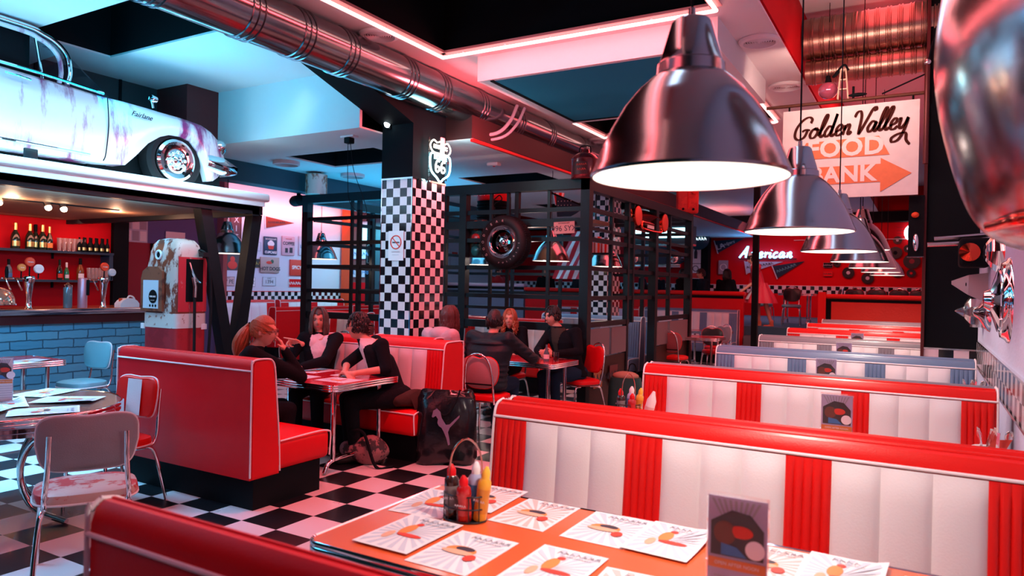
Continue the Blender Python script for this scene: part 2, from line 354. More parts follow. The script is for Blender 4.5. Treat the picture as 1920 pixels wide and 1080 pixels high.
# left side: bar back wall, passage walls, poster wall
struct('wall_bar_back',MB().box((-11.4,-1.2,0),(-11.3,6.7,2.95)),RPAINT)
struct('trim_bar_post',MB().box((-11.4,6.7,0),(-11.22,6.95,4.35)),BLK)
pw=MB().box((-12.6,6.95,0),(-12.5,9.6,4.35)); struct('wall_passage',pw,mat('purple_blue_wall',(.09,.10,.28,1),.6,bump=.1))
struct('trim_passage_dado',MB().box((-12.5,6.95,0),(-12.48,9.0,2.25)),mat('crimson_panel',(.28,.008,.03,1),.6))
struct('wall_passage_return',MB().box((-14.5,9.6,0),(-12.3,9.7,4.35)),mat('mauve_wall',(.35,.18,.22,1),.6))
wp=MB().box((-14.6,9.7,0),(-14.5,24,4.4)); struct('wall_left',wp,mat('white_wall_paint',(.62,.64,.74,1),.7,bump=.2))
mb=MB(); checker(mb,(-14.49,9.7,1.10),(0,1,0),(0,0,1),steps(0,14.2,.11),[0,.11,.22],0); mb.box((-14.49,9.7,1.32),(-14.48,23.9,1.335),REDF); mb.box((-14.49,9.7,1.085),(-14.48,23.9,1.10),REDF); struct('trim_checker_left',mb)
bl=MB().box((-14.4,15.2,0),(-13.95,15.3,4.35),OPAINT).box((-13.95,15.2,0),(-13.5,15.3,1.6),RPAINT).box((-13.95,15.2,1.6),(-13.5,15.3,4.35),mat('brown_red_wall',(.14,.05,.05,1),.6)).box((-13.5,15.2,0),(-13.15,15.3,4.35),BLK).box((-13.15,15.2,0),(-11.9,15.3,4.35),TPAINT)
struct('wall_back_left',bl); struct('trim_white_jamb',MB().box((-11.9,15.15,0),(-11.7,15.3,3.33)),WHT)
# left wall cove beam lit pink
struct('ceiling_beam_left',MB().box((-8.95,6.4,3.04),(-8.65,15.1,3.50)),TPAINT)
# hanging box soffit
mb=MB().box((-4.12,6.32,3.74),(-1.62,8.5,4.0),WPAINT)
struct('ceiling_soffit_box',mb)
struct('trim_soffit_panel',MB().box((-3.95,6.38,3.735),(-1.8,8.36,3.741),mat('soffit_panel_blue',(.02,.24,.36,1),.85,spec=.1)))
pf=MB()
for a,b in (((-3.98,6.35,3.728),(-3.94,8.39,3.742)),((-1.83,6.35,3.728),(-1.79,8.39,3.742)),((-3.98,8.35,3.728),(-1.79,8.39,3.742))): pf.box(a,b)
struct('trim_soffit_groove',pf,BLK)
struct('trim_dark_fascia',MB().box((-4.70,7.09,3.345),(-4.675,24,3.62)).box((-5.5,7.072,3.335),(-4.675,7.088,3.62)),mat('dark_brown_fascia',(.03,.012,.012,1),.6))
struct('trim_red_edge',MB().box((-4.705,7.09,3.30),(-4.66,24,3.33)),REDF)
# ================================================================== ceiling fittings
NEONR=emi('neon_red',(1,.16,.15,1),9); NEONW=emi('neon_pinkwhite',(1,.46,.42,1),3.6); NEONC=emi('neon_cyan',(.35,.9,1,1),12); BULB=emi('warm_glow',(1,.80,.62,1),5)
def neon_run(name,pts,label,off=.05):
    t=thing(name,label,'neon light',pts[0],group=None); L=V(pts[0])
    a,bq=V(pts[0]),V(pts[1]); mb=MB().tube([a-L,bq-L],.018,8); mb.build('glass_tube',NEONW,t)
    d=(bq-a).normalized(); n=V((d.y,-d.x,0)); w=MB()
    x0=V((0,0,.012)); ln=(bq-a).length
    p=a-L; q=bq-L
    w.loft([[p-n*.05+V((0,0,.03)),p+n*.05+V((0,0,.03)),p+n*.05+V((0,0,.055)),p-n*.05+V((0,0,.055))],[q-n*.05+V((0,0,.03)),q+n*.05+V((0,0,.03)),q+n*.05+V((0,0,.055)),q-n*.05+V((0,0,.055))]])
    w.build('backing_rail',mat('rail_pink',(.7,.35,.35,1),.5),t)
    c=MB(); k=int(ln/.5)
    for i in range(k):
        m=p+d*(.25+i*.5); c.tube([m+V((0,0,.03)),m-V((0,0,.004))],.01,6)
    c.build('clip',PIPE,t)
    return t
zc=3.955
neon_run('neon_tube',[(HA[0]-.02,.4,zc),(HA[0]-.02,HA[3]+.02,zc)],'pink white neon tube along the duct side of the large black ceiling recess')
neon_run('neon_tube',[(HA[0]-.02,HA[3]+.02,zc),(HA[1]+.02,HA[3]+.02,zc)],'pink white neon tube along the soffit side of the large black ceiling recess')
neon_run('neon_tube',[(HA[1]+.02,HA[3]+.02,zc),(HA[1]+.02,.4,zc)],'pink white neon tube on the lamp side of the large black ceiling recess')
neon_run('neon_tube',[(HB[0]-.02,HB[2],zc),(HB[0]-.02,HB[3]+.02,zc)],'short glowing neon tube left of the recess behind the hanging soffit')
neon_run('neon_tube',[(HB[0],HB[3]+.02,zc),(HB[1],HB[3]+.02,zc)],'glowing neon tube on the far edge of the recess behind the hanging soffit')
neon_run('neon_tube',[(HB[1]+.02,HB[3],zc),(HB[1]+.02,HB[2],zc)],'glowing neon tube on the right edge of the recess behind the large lamp')
neon_run('neon_tube',[(-9.02,7.0,3.30),(-9.02,15.0,3.30)],'hidden cove tube glowing pink above the poster wall')
# round duct
dt=thing('air_duct','large round galvanised air duct running under the ceiling beside the black beam','air duct',(-4.82,0,3.768))
mb=MB().lathe([(.215,-1.2),(.215,13.5)],48,M=Matrix.Rotation(-PI/2,4,'X')); mb.build('duct_pipe',DUCT,dt)
for y in (1.2,2.3,3.1,3.9,4.45,5.0,5.9,6.5,7.3,8.2,9.1,10.3,11.5):
    mb=MB()
    for e in (-.06,0,.06,): mb.lathe([(.215,-.008),(.226,-.004),(.226,.004),(.215,.008)],48,M=Matrix.Translation((0,y+e,0))@Matrix.Rotation(-PI/2,4,'X'))
    mb.build('duct_joint',DUCT,dt)
cl=thing('pipe_bracket','pale blue conduit pipes curving under the round duct by the column','pipe',(-4.85,7.6,3.5))
PB=mat('pale_blue_pipe',(.45,.62,.7,1),.4)
MB().tube(crom([(-.17,-.50,-.02),(.0,-.30,-.07),(.22,-.05,-.02),(.31,.12,.15),(.34,.25,.38)],6),.022,8).build('conduit',PB,cl)
MB().tube(crom([(-.17,-.46,-.09),(.02,-.24,-.13),(.26,.02,-.06),(.36,.2,.12),(.40,.34,.36)],6),.018,8).build('conduit',PB,cl)
# spiral ducts over the sign
for i,(z,r,x0,lb) in enumerate(((4.42,.225,-1.22,'thick copper lit spiral duct crossing above the food bank sign'),(4.05,.13,-1.20,'thinner spiral duct just under the thick one above the sign'))):
    mb=MB(); prof=[]; x=x0
    while x<0:
        prof+=[(r,x),(r,x+.055),(r+.010,x+.062),(r+.010,x+.070),(r,x+.077),(r,x+.086),(r+.010,x+.093),(r+.010,x+.10)]; x+=.108
    mb.lathe(prof,40,M=Matrix.Translation((0,8.6,z))@Matrix.Rotation(PI/2,4,'Y'),cap=True)
    single('spiral_duct',mb,FLEX,lb,'air duct')
# round vents
vt=thing('ceiling_vent','round white ceiling vent beside the duct near the neon corner','ceiling vent',(-4.6,5.31,4.0))
MB().lathe([(.19,0),(.195,-.012),(.18,-.03),(.15,-.035),(.145,-.01)],36).build('flange',WHT,vt)
mb=MB()
for k in range(6): mb.lathe([(.14-.022*k,-.012),(.132-.022*k,-.03),(.126-.022*k,-.012)],32)
mb.lathe([(.012,-.02),(.001,-.034)],12); mb.build('cone_rings',WHT,vt); MB().lathe([(.145,-.006),(.001,-.006)],32).build('backing',BLK,vt)
for p,l in (((-4.3,7.05,4),'round vent half hidden between duct and soffit box'),((-1.42,7.1,4),'round ceiling vent right of the large lamp neck'),((-1.45,8.81,4),'round ceiling vent above the left end of the food bank sign'),((-4.62,10.75,4),'small round vent at the corner of the far neon recess'),((-1.5,10.6,4),'round vent partly behind the near pendant lamp rim')):
    dup(vt,p,0,l)
gr=thing('ceiling_grille','dark grille panel of small panes inside the black recess above the car','ceiling grille',(-6.9,3.95,4.38)); MB().box((-.45,-.25,0),(.45,.25,.02)).build('frame',BLK,gr,smooth=0)
for i in range(4):
    for j in range(3): MB().box((-.42+.215*i,-.22+.15*j,-.012),(-.24+.215*i,-.10+.15*j,0)).build('pane',mat('dim_pane',(.06,.16,.17,1),.4),gr,smooth=0)
ru=thing('ring_downlight','pink rimmed round downlight in the low ceiling left of the rusty can','ceiling light',(-8.05,7.33,3.33))
MB().lathe([(.19,0),(.19,-.05),(.165,-.055),(.16,-.01)],32).build('rim',mat('pink_rim',(.7,.5,.5,1),.4),ru); MB().lathe([(.16,-.012),(.001,-.012)],24).build('diffuser',GREYV,ru)
dup(ru,(-7.97,8.63,3.33),0,'round downlight behind the hanging cable loop right of the rusty can')
dup(ru,(-6.0,8.3,3.33),0,'round downlight beside the dark column top',sc=.6)
dt2=thing('smoke_detector','small white box detector on the low ceiling right of the column','detector',(-5.3,8.6,3.33))
MB().rbox((-.09,-.06,-.05),(.09,.06,0),.015).build('case',WHT,dt2); MB().ell((0,0,-.05),(.02,.02,.01)).build('lens',REDF,dt2)
dt3=thing('sensor_box','small dark junction box hanging cable loops from the low ceiling','junction box',(-5.93,6.35,3.33))
MB().rbox((-.045,-.045,-.09),(.045,.045,-.02),.01).build('case',BLK,dt3); MB().rbox((-.1,-.05,-.02),(.1,.05,0),.006).build('plate',WHT,dt3)
MB().tube(crom([(-.02,0,-.08),(-.03,.02,-.5),(-.02,.04,-.75),(.08,.06,-.88),(.2,.1,-.9),(.15,.08,-.7),(.06,.02,-.4),(.02,0,-.08)],8),.004,6).build('cable',BLK,dt3)
# pendant lamps
def pendant(label,loc,cord,group):
    t=thing('pendant_lamp',label,'lamp',loc,group=group)
    out=[(.281,0),(.283,.006),(.272,.03),(.255,.075),(.228,.135),(.190,.20),(.150,.25),(.112,.285),(.098,.295),(.096,.325),(.090,.33)]
    pr=[(o.real,z) for o,z in []]
    shade=MB().lathe([(.276,-.002),(.281,-.003)]+out,64); shade.build('lamp_shade',ALU,t)
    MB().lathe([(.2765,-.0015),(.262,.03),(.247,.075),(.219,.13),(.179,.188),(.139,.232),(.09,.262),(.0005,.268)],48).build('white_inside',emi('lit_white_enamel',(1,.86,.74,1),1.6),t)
    MB().lathe([(.090,.328),(.090,.332),(.082,.36),(.058,.445),(.05,.455),(.012,.457),(.010,.49),(.0005,.49)],40).build('lamp_cap',ALU,t)
    MB().ell((0,0,.16),(.045,.045,.06)).build('bulb',emi('lamp_bulb',(1,.84,.7,1),14),t)
    MB().cyl((0,0,.48),(0,0,cord),.0045,n=8).build('cord',BLK,t)
    return t
gp='brushed metal pendants over the booth row'
LY=[2.05+2.08*k for k in range(7)]
lp=pendant('largest brushed metal pendant lamp, hanging over the nearest table',(-.6,LY[0],1.924),2.83,gp)
for k,l in enumerate(('second brushed pendant in the row, overlapping the food bank sign','third pendant in the row, just below the sign','fourth pendant in the row, mostly behind the third','fifth pendant in the row, narrow slice behind the fourth','sixth pendant, farthest of the tight cluster of rims','last small pendant of the booth row near the records')):
    dup(lp,(-.6,LY[k+1],1.924),0,l)
dup(lp,(-.62,8.9,2.08),0,'small pendant hanging alone before the vinyl records on the right',gp)
g2='brushed metal pendants beyond the lattice and by the bar'
for p,l in (((-4.62,11.1,1.95),'half orange lit pendant inside the lattice enclosure right of the tall post'),((-4.85,9.55,1.98),'orange lit pendant right of the hanging tyre'),((-8.7,6.85,1.98),'pendant hanging between the two slanted platform legs'),((-9.2,9.2,2.0),'pendant behind the left lattice post near the coffee poster'),((-7.2,11.3,1.98),'pendant partly hidden left of the hanging tyre')):
    dup(lp,p,0,l,g2)
# ================================================================== light
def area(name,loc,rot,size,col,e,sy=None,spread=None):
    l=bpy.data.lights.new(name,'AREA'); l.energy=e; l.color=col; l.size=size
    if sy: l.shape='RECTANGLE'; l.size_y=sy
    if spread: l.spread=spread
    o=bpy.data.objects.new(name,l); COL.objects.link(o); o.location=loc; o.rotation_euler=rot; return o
def point(name,loc,col,e,r=.05):
    l=bpy.data.lights.new(name,'POINT'); l.energy=e; l.color=col; l.shadow_soft_size=r
    o=bpy.data.objects.new(name,l); COL.objects.link(o); o.location=loc; return o
def spot(name,loc,tgt,col,e,ang=60,blend=.5,r=.08):
    l=bpy.data.lights.new(name,'SPOT'); l.energy=e; l.color=col; l.spot_size=R(ang); l.spot_blend=blend; l.shadow_soft_size=r
    o=bpy.data.objects.new(name,l); COL.objects.link(o); o.location=loc; o.rotation_euler=(V(tgt)-V(loc)).to_track_quat('-Z','Y').to_euler(); return o
RC=(1,.10,.12); PK=(1,.42,.40); CY=(.12,.62,1); WM=(1,.80,.71)
for k,y in enumerate(LY): spot('pendant_light',(-.6,y,2.02),(-.6,y,0),WM,85 if k<1 else 62,150,.4,.06)
for p in ((-4.62,11.1,2.0),(-4.9,9.0,2.0),(-9.2,9.2,2.0),(-7.2,11.3,2.0)): point('pendant_light',p,WM,10)
# neon coves (red) and fills
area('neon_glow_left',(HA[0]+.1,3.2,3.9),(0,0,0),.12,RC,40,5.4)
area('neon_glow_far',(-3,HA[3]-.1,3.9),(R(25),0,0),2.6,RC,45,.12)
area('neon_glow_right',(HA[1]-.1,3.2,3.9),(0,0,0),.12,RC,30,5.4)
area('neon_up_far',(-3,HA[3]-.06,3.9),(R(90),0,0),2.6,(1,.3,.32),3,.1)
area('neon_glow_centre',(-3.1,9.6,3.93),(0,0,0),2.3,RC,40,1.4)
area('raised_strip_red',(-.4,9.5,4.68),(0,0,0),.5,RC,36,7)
area('right_wall_cool',(-1.1,4.5,3.9),(0,R(-50),0),.3,(.55,.75,1),22,5)  # unseen cool fill added to tint the right wall
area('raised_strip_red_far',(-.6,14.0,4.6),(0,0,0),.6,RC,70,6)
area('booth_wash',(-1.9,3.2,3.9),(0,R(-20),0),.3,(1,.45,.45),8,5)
# cyan side, with unseen fills added to tint ceiling, column and floor
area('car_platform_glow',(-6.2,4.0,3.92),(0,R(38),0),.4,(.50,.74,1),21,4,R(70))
area('platform_edge_fill',(-6.75,3.0,2.95),(0,R(15),0),.12,(.35,.85,1),26,5.5)  # unseen fill without a fixture, added to brighten the platform edge
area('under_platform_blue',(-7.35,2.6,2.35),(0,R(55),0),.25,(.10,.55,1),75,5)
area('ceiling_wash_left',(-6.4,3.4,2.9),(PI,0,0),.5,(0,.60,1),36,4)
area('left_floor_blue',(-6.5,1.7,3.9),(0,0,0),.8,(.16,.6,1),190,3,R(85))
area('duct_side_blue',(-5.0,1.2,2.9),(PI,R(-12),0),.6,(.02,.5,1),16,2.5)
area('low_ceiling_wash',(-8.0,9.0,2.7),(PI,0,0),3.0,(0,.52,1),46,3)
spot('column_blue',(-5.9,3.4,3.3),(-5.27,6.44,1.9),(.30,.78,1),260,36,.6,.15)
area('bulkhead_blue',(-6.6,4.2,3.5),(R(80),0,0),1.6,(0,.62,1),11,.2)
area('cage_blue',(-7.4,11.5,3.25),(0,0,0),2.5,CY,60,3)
area('sign_fill',(-.75,7.3,3.7),(R(70),0,0),1.0,(1,.55,.45),16,.2)  # unseen fill added to brighten the sign board
spot('waitress_fill',(-2.7,14.6,3.8),(-3.35,17.0,1.7),(1,.72,.68),150,24,.5,.1)  # unseen spot added to brighten the waitress figure
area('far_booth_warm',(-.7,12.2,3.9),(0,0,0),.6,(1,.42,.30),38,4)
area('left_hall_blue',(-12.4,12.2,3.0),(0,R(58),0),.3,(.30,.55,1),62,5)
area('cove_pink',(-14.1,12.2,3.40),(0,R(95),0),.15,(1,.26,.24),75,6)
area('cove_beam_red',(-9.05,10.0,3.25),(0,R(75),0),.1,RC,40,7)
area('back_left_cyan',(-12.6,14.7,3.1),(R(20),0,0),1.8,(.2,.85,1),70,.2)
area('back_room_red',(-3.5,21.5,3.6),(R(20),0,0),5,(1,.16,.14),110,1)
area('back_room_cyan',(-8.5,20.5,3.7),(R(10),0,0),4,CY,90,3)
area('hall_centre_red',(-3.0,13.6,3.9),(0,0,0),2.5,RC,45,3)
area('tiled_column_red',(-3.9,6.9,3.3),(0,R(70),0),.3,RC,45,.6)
spot('floor_red_fill',(-2.9,4.0,3.92),(-3.4,5.3,0),RC,480,85,.8,.1)  # unseen red spot added to tint the floor tiles
# behind the camera: unseen colour fills and tubes added for edges and reflections
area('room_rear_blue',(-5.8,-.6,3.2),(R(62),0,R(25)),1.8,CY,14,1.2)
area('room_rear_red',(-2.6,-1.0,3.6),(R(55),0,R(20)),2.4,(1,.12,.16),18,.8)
point('bar_spot',(-8.6,4.0,2.36),(1,.62,.38),14); point('bar_spot',(-9.0,5.4,2.36),(1,.5,.3),14)
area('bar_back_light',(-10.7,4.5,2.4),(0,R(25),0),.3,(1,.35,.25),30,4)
neon_run('neon_tube',[(-5.9,-1.0,3.7),(-5.9,1.6,3.7)],'blue neon tube added unseen behind the camera at the left for reflections')  # this tube and the next are added for reflections in the lamp shades
neon_run('neon_tube',[(-1.2,-1.0,3.96),(-1.2,.9,3.96)],'glow tube added unseen by the raised ceiling edge behind the camera')
for _o in bpy.data.objects:
    if _o.parent and _o.parent.get('label','').startswith('blue neon') and _o.name.startswith('glass'): _o.data.materials[0]=emi('unseen_blue_glow',(.05,.5,1,1),45)
w=bpy.data.worlds.new('world'); S.world=w; w.use_nodes=True; bg=w.node_tree.nodes['Background']; bg.inputs[0].default_value=(.10,.28,.36,1); bg.inputs[1].default_value=.035
# ================================================================== benches, tables, chairs
def bench(label,loc,rz,L,m1,m2,pattern,group,endm=None,H=1.05,th=0,seatm=None):
    """local frame: rear face at y=0, sitter faces -y, runs x 0..L"""
    t=thing('booth_bench',label,'bench',loc,rz,group); endm=endm or m1
    # shell: extruded profile of back
    pr=[(0,.22),(0,H-.05),(-.012,H-.015),(-.030,H),(-.135-th,H),(-.175-th,H-.012),(-.195-th,H-.045),(-.197-th,H-.075),(-.215-th,.80),(-.245-th,.5),(-.26-th,.22)]
    bm=bmesh.new(); A=[bm.verts.new((.0,y,z)) for y,z in pr]; f=bm.faces.new(A)
    g=bmesh.ops.extrude_face_region(bm,geom=[f]); vs=[e for e in g['geom'] if isinstance(e,bmesh.types.BMVert)]
    for v in vs: v.co.x=L
    ed=[e for e in bm.edges if abs(e.verts[0].co.x-e.verts[1].co.x)<1e-6]
    bmesh.ops.bevel(bm,geom=ed,offset=.012,segments=2,affect='EDGES')
    MB().bm(bm).build('back_shell',endm,t,smooth=35)
    # top roll ribs
    mb=MB()
    for yy in ((-.06,-.12) if th>=-.05 else (-.055,)): mb.tube([(.012,yy,H-.002),(L-.012,yy,H-.002)],.006,6)
    mb.build('top_roll_seam',m1,t)
    # channelled front cushion
    n=len(pattern); cw=(L-.04)/n; zs=[.44+ (H-.075-.44)*k/14 for k in range(15)]; mb=MB()
    def prof(z):
        u=(z-.44)/(H-.52); return -th-.248+.050*u+.006*math.sin(u*3)
    for i,c in enumerate(pattern):
        x0=.02+i*cw; sub=5 if c=='r' else 1; w=cw/sub
        for q in range(sub):
            ns=6 if c=='r' else 10; amp=.010 if c=='r' else .024
            xs=[x0+q*w+w*k/ns for k in range(ns+1)]; rows=[]
            for z in zs:
                u=(z-.44)/(H-.52); fade=min(1,(1-u)*7+.15)
                rows.append([(x,prof(z)-amp*fade*(max(0,1-(2*(x-x0-q*w)/w-1)**2))**.5-.011,z) for x in xs])
            mb.loft(rows,m1 if c=='r' else m2,cap=False,closed=False)
    mb.build('channelled_backrest',None,t,smooth=70)
    # piping
    P=MB(); zt=H-.066
    P.tube([(.004,-.203-th,zt),(L-.004,-.203-th,zt)],.0065,8)
    for xx in (.002,L-.002):
        P.tube(crom([(xx,-.258-th,.24),(xx,-.245-th,.5),(xx,-.216-th,.8),(xx,-.200-th,H-.08),(xx,-.175-th,H-.015),(xx,-.12-th,H+.002),(xx,-.03,H+.001),(xx,-.005,H-.02),(xx,.003,H-.08),(xx,.003,.24)],4),.0065,8)
    P.tube([(.0,.004,H-.075),(L,.004,H-.075)],.0065,8)
    P.build('piping',PIPE,t)
    # seat
    s=MB().rbox((.0,-.76,.24),(L,-.2-th*.5,.46),.045,seatm or m1); s.build('seat',None,t)
    q=MB(); 
    for xx in (.002,L-.002): q.tube(crom([(xx,-.26,.452),(xx,-.6,.462),(xx,-.735,.45),(xx,-.762,.41),(xx,-.75,.26)],5),.006,8)
    q.tube([(.01,-.758,.44),(L-.01,-.758,.44)],.006,8); q.build('seat_piping',PIPE,t)
    MB().box((.03,-.68,0),(L-.03,-.05,.24)).build('plinth',BLK,t)
    return t
P13='rwwwrwwwrwwwr'
BY=[2.70+2.08*k for k in range(7)]   # front piping line of each divider ~BY+.2
gb='striped benches facing the camera along the right wall'; gr_='benches backing onto the striped ones along the right wall'
ordn=['nearest','second','third','fourth','fifth','sixth','seventh']
cols=[(REDF,'red and white'),(REDF,'red and white'),(BLU,'blue grey and white'),(GRV,'grey and pink lit'),(REDF,'orange red and cream'),(REDF,'orange red and cream'),(GRV,'dusky grey and cream')]
rears=[REDF,GRV,BLU,GRV,REDF,GRV,GRV]; rn=['red','grey','blue grey','grey','red','grey','grey']
X0=-1.76; LB=2.14
for k in range(7):
    yr=BY[k]+.315
    lab='%s striped booth bench, %s, facing the camera'%(ordn[k],cols[k][1]) if k else 'nearest wide red and white channelled booth bench behind the first table'
    bench(lab,(X0,yr,0),0,LB,cols[k][0],WHT,P13,gb,th=-.085)
    bench('%s topped bench backing onto the %s striped bench, facing away'%(rn[k],ordn[k]),(X0+LB,yr+.024,0),PI,LB,rears[k],WHT,P13,gr_,th=-.085)
bench('dark red bench back with white piping at the bottom left corner, nearest of all',(X0+LB,1.0,0),PI,LB,RED,WHT,P13,'',th=-.09)
# left island benches
bench('free standing red bench with white piping, back towards the camera, left of centre',(-3.98,3.36,0),PI,1.56,RED,WHT,'rwwwrwwwr','')
bench('red and white bench where the two women sit, facing the camera by the column',(-5.48,5.80,0),0,1.60,RED,WHT,'rwwwrwwwr','',th=.12)
bench('red bench back to back behind the seated women, turned to the bald man',(-4.25,5.824,0),PI,.78,RED,WHT,'rwwwr','')
def table(label,x0,x1,y0,y1,topm=REDLAM,legs=True,group='',z=.75,foot=True):
    cx,cy=(x0+x1)/2,(y0+y1)/2; t=thing('diner_table',label,'table',(cx,cy,0),group=group or None); a,b=(x1-x0)/2,(y1-y0)/2
    def rr_(o,zz,r=.06):
        pts=[]
        for sx,sy,q in ((1,1,0),(-1,1,1),(-1,-1,2),(1,-1,3)):
            for k in range(7):
                th=q*PI/2+k*PI/12; pts.append((sx*(a-r)+math.cos(th)*(r+o),sy*(b-r)+math.sin(th)*(r+o),zz))
        return pts
    MB().loft([rr_(-.012,z-.03),rr_(-.012,z),]).build('tabletop',topm,t,smooth=20)
    prof=[(-.012,-.002),(-.004,.003),(0,-.002),(0,-.012),(-.004,-.016),(0,-.02),(0,-.032),(-.004,-.036),(0,-.04),(0,-.05),(-.012,-.052)]
    MB().loft([rr_(o,z+d) for o,d in prof],cap=False).build('ribbed_chrome_edge',CHR,t,smooth=50)
    for sx in ((-1,1) if legs==True else (1,)):
        lx=sx*(a-.13)
        for ly in (-b+.14,b-.14): MB().cyl((lx,ly,.1),(lx,ly,z-.04),.022,n=14).build('leg',CHR,t)
        MB().tube(crom([(lx,-b+.04,.015),(lx,-b+.12,.10),(lx,0,.115),(lx,b-.12,.10),(lx,b-.04,.015)],6),.018,10).build('foot',CHR,t)
    return t
t1=table('nearest booth table with orange red top and ribbed chrome edge',-1.76,.38,1.70,2.52,mat('orange_laminate',(.80,.13,.035,1),.25,coat=.4))
for k in range(1,7): table('red topped booth table between the %s and %s striped benches'%(ordn[k-1],ordn[k]),-1.74,.38,1.72+2.08*k,2.48+2.08*k)
table('red chrome edged table with the three women around it',-5.55,-4.14,4.31,5.17)
table('red chrome edged table where the bald man and three others sit',-4.75,-3.46,6.92,7.62)
table('red topped table in front of the blue brick bar at the left edge',-8.25,-7.52,2.75,4.05)
table('small red table beside the grey pink chair past the lattice',-3.85,-3.1,12.5,13.2)
table('table with lit placemats inside the lattice beside the blue bench end',-5.4,-4.1,10.2,10.9)
table('red table between the far chairs before the blue striped bench',-4.3,-3.4,14.5,15.1)
# round table
rt=thing('round_table','round brown topped table with deep ribbed chrome rim at the left edge','table',(-5.2,2.42,0)); r=.67
MB().lathe([(r-.02,.71),(r-.02,.75),(.0005,.75)],72).build('tabletop',mat('brown_laminate',(.16,.10,.085,1),.25,coat=.4,var=.3,vscale=20),rt,smooth=30)
MB().lathe([(r-.02,.752),(r-.008,.755),(r,.748),(r,.735),(r-.006,.73),(r,.724),(r,.705),(r-.006,.70),(r,.695),(r,.675),(r-.006,.67),(r,.665),(r,.645),(r-.02,.64)],96).build('ribbed_chrome_rim',CHR,rt,smooth=50)
for a in range(4):
    th=a*PI/2+.35; c,s_=math.cos(th),math.sin(th)
    MB().tube(crom([(c*.52,s_*.52,.64),(c*.2,s_*.2,.52),(c*.10,s_*.10,.3),(c*.2,s_*.2,.09),(c*.45,s_*.45,.015)],6),.02,10).build('leg',CHR2,rt)
MB().lathe([(.07,.63),(.07,.60),(.02,.58)],20).build('hub',BLK,rt)
# chairs
def chair(label,loc,rz,bm_,sm_,style='arch',stripe=None,group=None):
    t=thing('diner_chair',label,'chair',loc,rz,group); 
    # seat
    def oval(sc,z,p=3.2):
        return [(math.copysign(abs(math.cos(a))**(2/p),math.cos(a))*.215*sc,math.copysign(abs(math.sin(a))**(2/p),math.sin(a))*.205*sc,z) for a in [2*PI*k/32 for k in range(32)]]
    MB().loft([oval(.93,.415),oval(1,.425),oval(1.01,.455),oval(.985,.475),oval(.85,.487),oval(.4,.492)]).build('seat',sm_,t)
    MB().tube(oval(1.005,.428),.006,6,closed=True).build('seat_piping',PIPE if style!='arch' else BLACKV,t)
    # backrest: heart topped slab, leaning back
    def bk(u,w):
        pts=[]; hh=.165 if style=='arch' else .145
        for k in range(40):
            a=2*PI*k/40; c,s_=math.cos(a),math.sin(a)
            ex=.62 if style=='arch' else .36; x=math.copysign(abs(c)**ex,c)*.20; z=math.copysign(abs(s_)**(ex+.04),s_)*hh
            if z<0: x*=.86+.14*(1+z/.165)
            if z>0: z-=(.026 if style=='arch' else .010)*math.exp(-(x/.06)**2)*(z/.165)
            x*=u; z*=u; pts.append((x,.19+.25*(z+.165)*.35+w+.02*(x/.2)**2*-1,(.72 if style=='arch' else .745)+z))
        return pts
    mb=MB().loft([bk(.93,-.026),bk(.99,-.016),bk(1,0),bk(.99,.014),bk(.93,.02)])
    b=mb.build('backrest',bm_,t)
    MB().tube(bk(1.008,0),.006,6,closed=True).build('back_piping',PIPE if bm_ in(TEALV,GREYV,REDF) else REDF,t)
    if stripe:
        q=MB(); rows=[]
        for k in range(9):
            z=-.128+.256*k/8; rows.append([(x,.19+.25*(z+.165)*.35-.0505,.745+z) for x in (-.07,-.03,.03,.07)])
        q.loft(rows,cap=False,closed=False); q.build('white_stripe',stripe,t)
    r=.0115
    if style=='arch':
        MB().tube(crom([(-.15,.17,.40),(-.155,.205,.5),(-.15,.235,.68),(-.12,.262,.83),(-.05,.275,.90),(.05,.275,.90),(.12,.262,.83),(.15,.235,.68),(.155,.205,.5),(.15,.17,.40)],6),r,10).build('chrome_arch',CHR,t)
        MB().tube([(-.15,.225,.60),(.15,.225,.60)],.008,8).build('back_bar',BLK,t)
    else:
        for sx in (-1,1): MB().tube(crom([(sx*.16,.05,.405),(sx*.165,.17,.41),(sx*.165,.215,.48),(sx*.155,.235,.62),(sx*.15,.255,.80)],6),r,10).build('back_post',CHR,t)
    for sx in (-1,1):
        MB().tube(crom([(sx*.15,-.1,.405),(sx*.17,-.17,.40),(sx*.185,-.20,.34),(sx*.195,-.215,.15),(sx*.20,-.22,.0)],5),r,10).build('leg',CHR,t)
        MB().tube(crom([(sx*.15,.05,.405),(sx*.17,.15,.40),(sx*.185,.19,.34),(sx*.20,.235,.15),(sx*.205,.27,.0)],5),r,10).build('leg',CHR,t)
    return t
def face(x,y,tx,ty): return math.atan2(ty-y,tx-x)+PI/2
REDSP=patchmat('cracked_red_white_seat',[(.55,.02,.03,1),(.62,.42,.38,1)],.4,0,9,(1,1,1),.4,(.44,.5))
chair('grey backed chair with cracked red seat pushed to the round table',(-3.93,2.22,0),face(-3.90,2.27,-5.18,2.95),GREYV,REDSP,'post').scale=(1.14,1.05,1)
chair('red chair with white stripe standing between round table and red bench',(-4.90,2.95,0),.12,REDF,REDF,'post',WHT)
chair('pale teal chair against the blue brick bar front',(-7.84,4.36,0),.15,TEALV,TEALV,'post')
chair('pink grey arched chair carrying the bald man',(-3.90,6.30,0),PI+.12,mat('pink_grey_vinyl',(.42,.28,.3,1),.45,bump=.2,bscale=180),RED,'arch')
chair('red backed chair behind the man in the open jacket',(-3.62,7.98,0),face(0,0,-.5,-.85),RED,RED,'arch')
chair('pinkish arched chair seen from behind right of the lattice',(-3.62,11.75,0),PI-.08,mat('rose_vinyl',(.42,.12,.13,1),.45,bump=.2,bscale=180),REDF,'arch')
chair('black chair with red piping beyond the small red table',(-3.35,13.35,0),.5,BLACKV,RED,'arch')
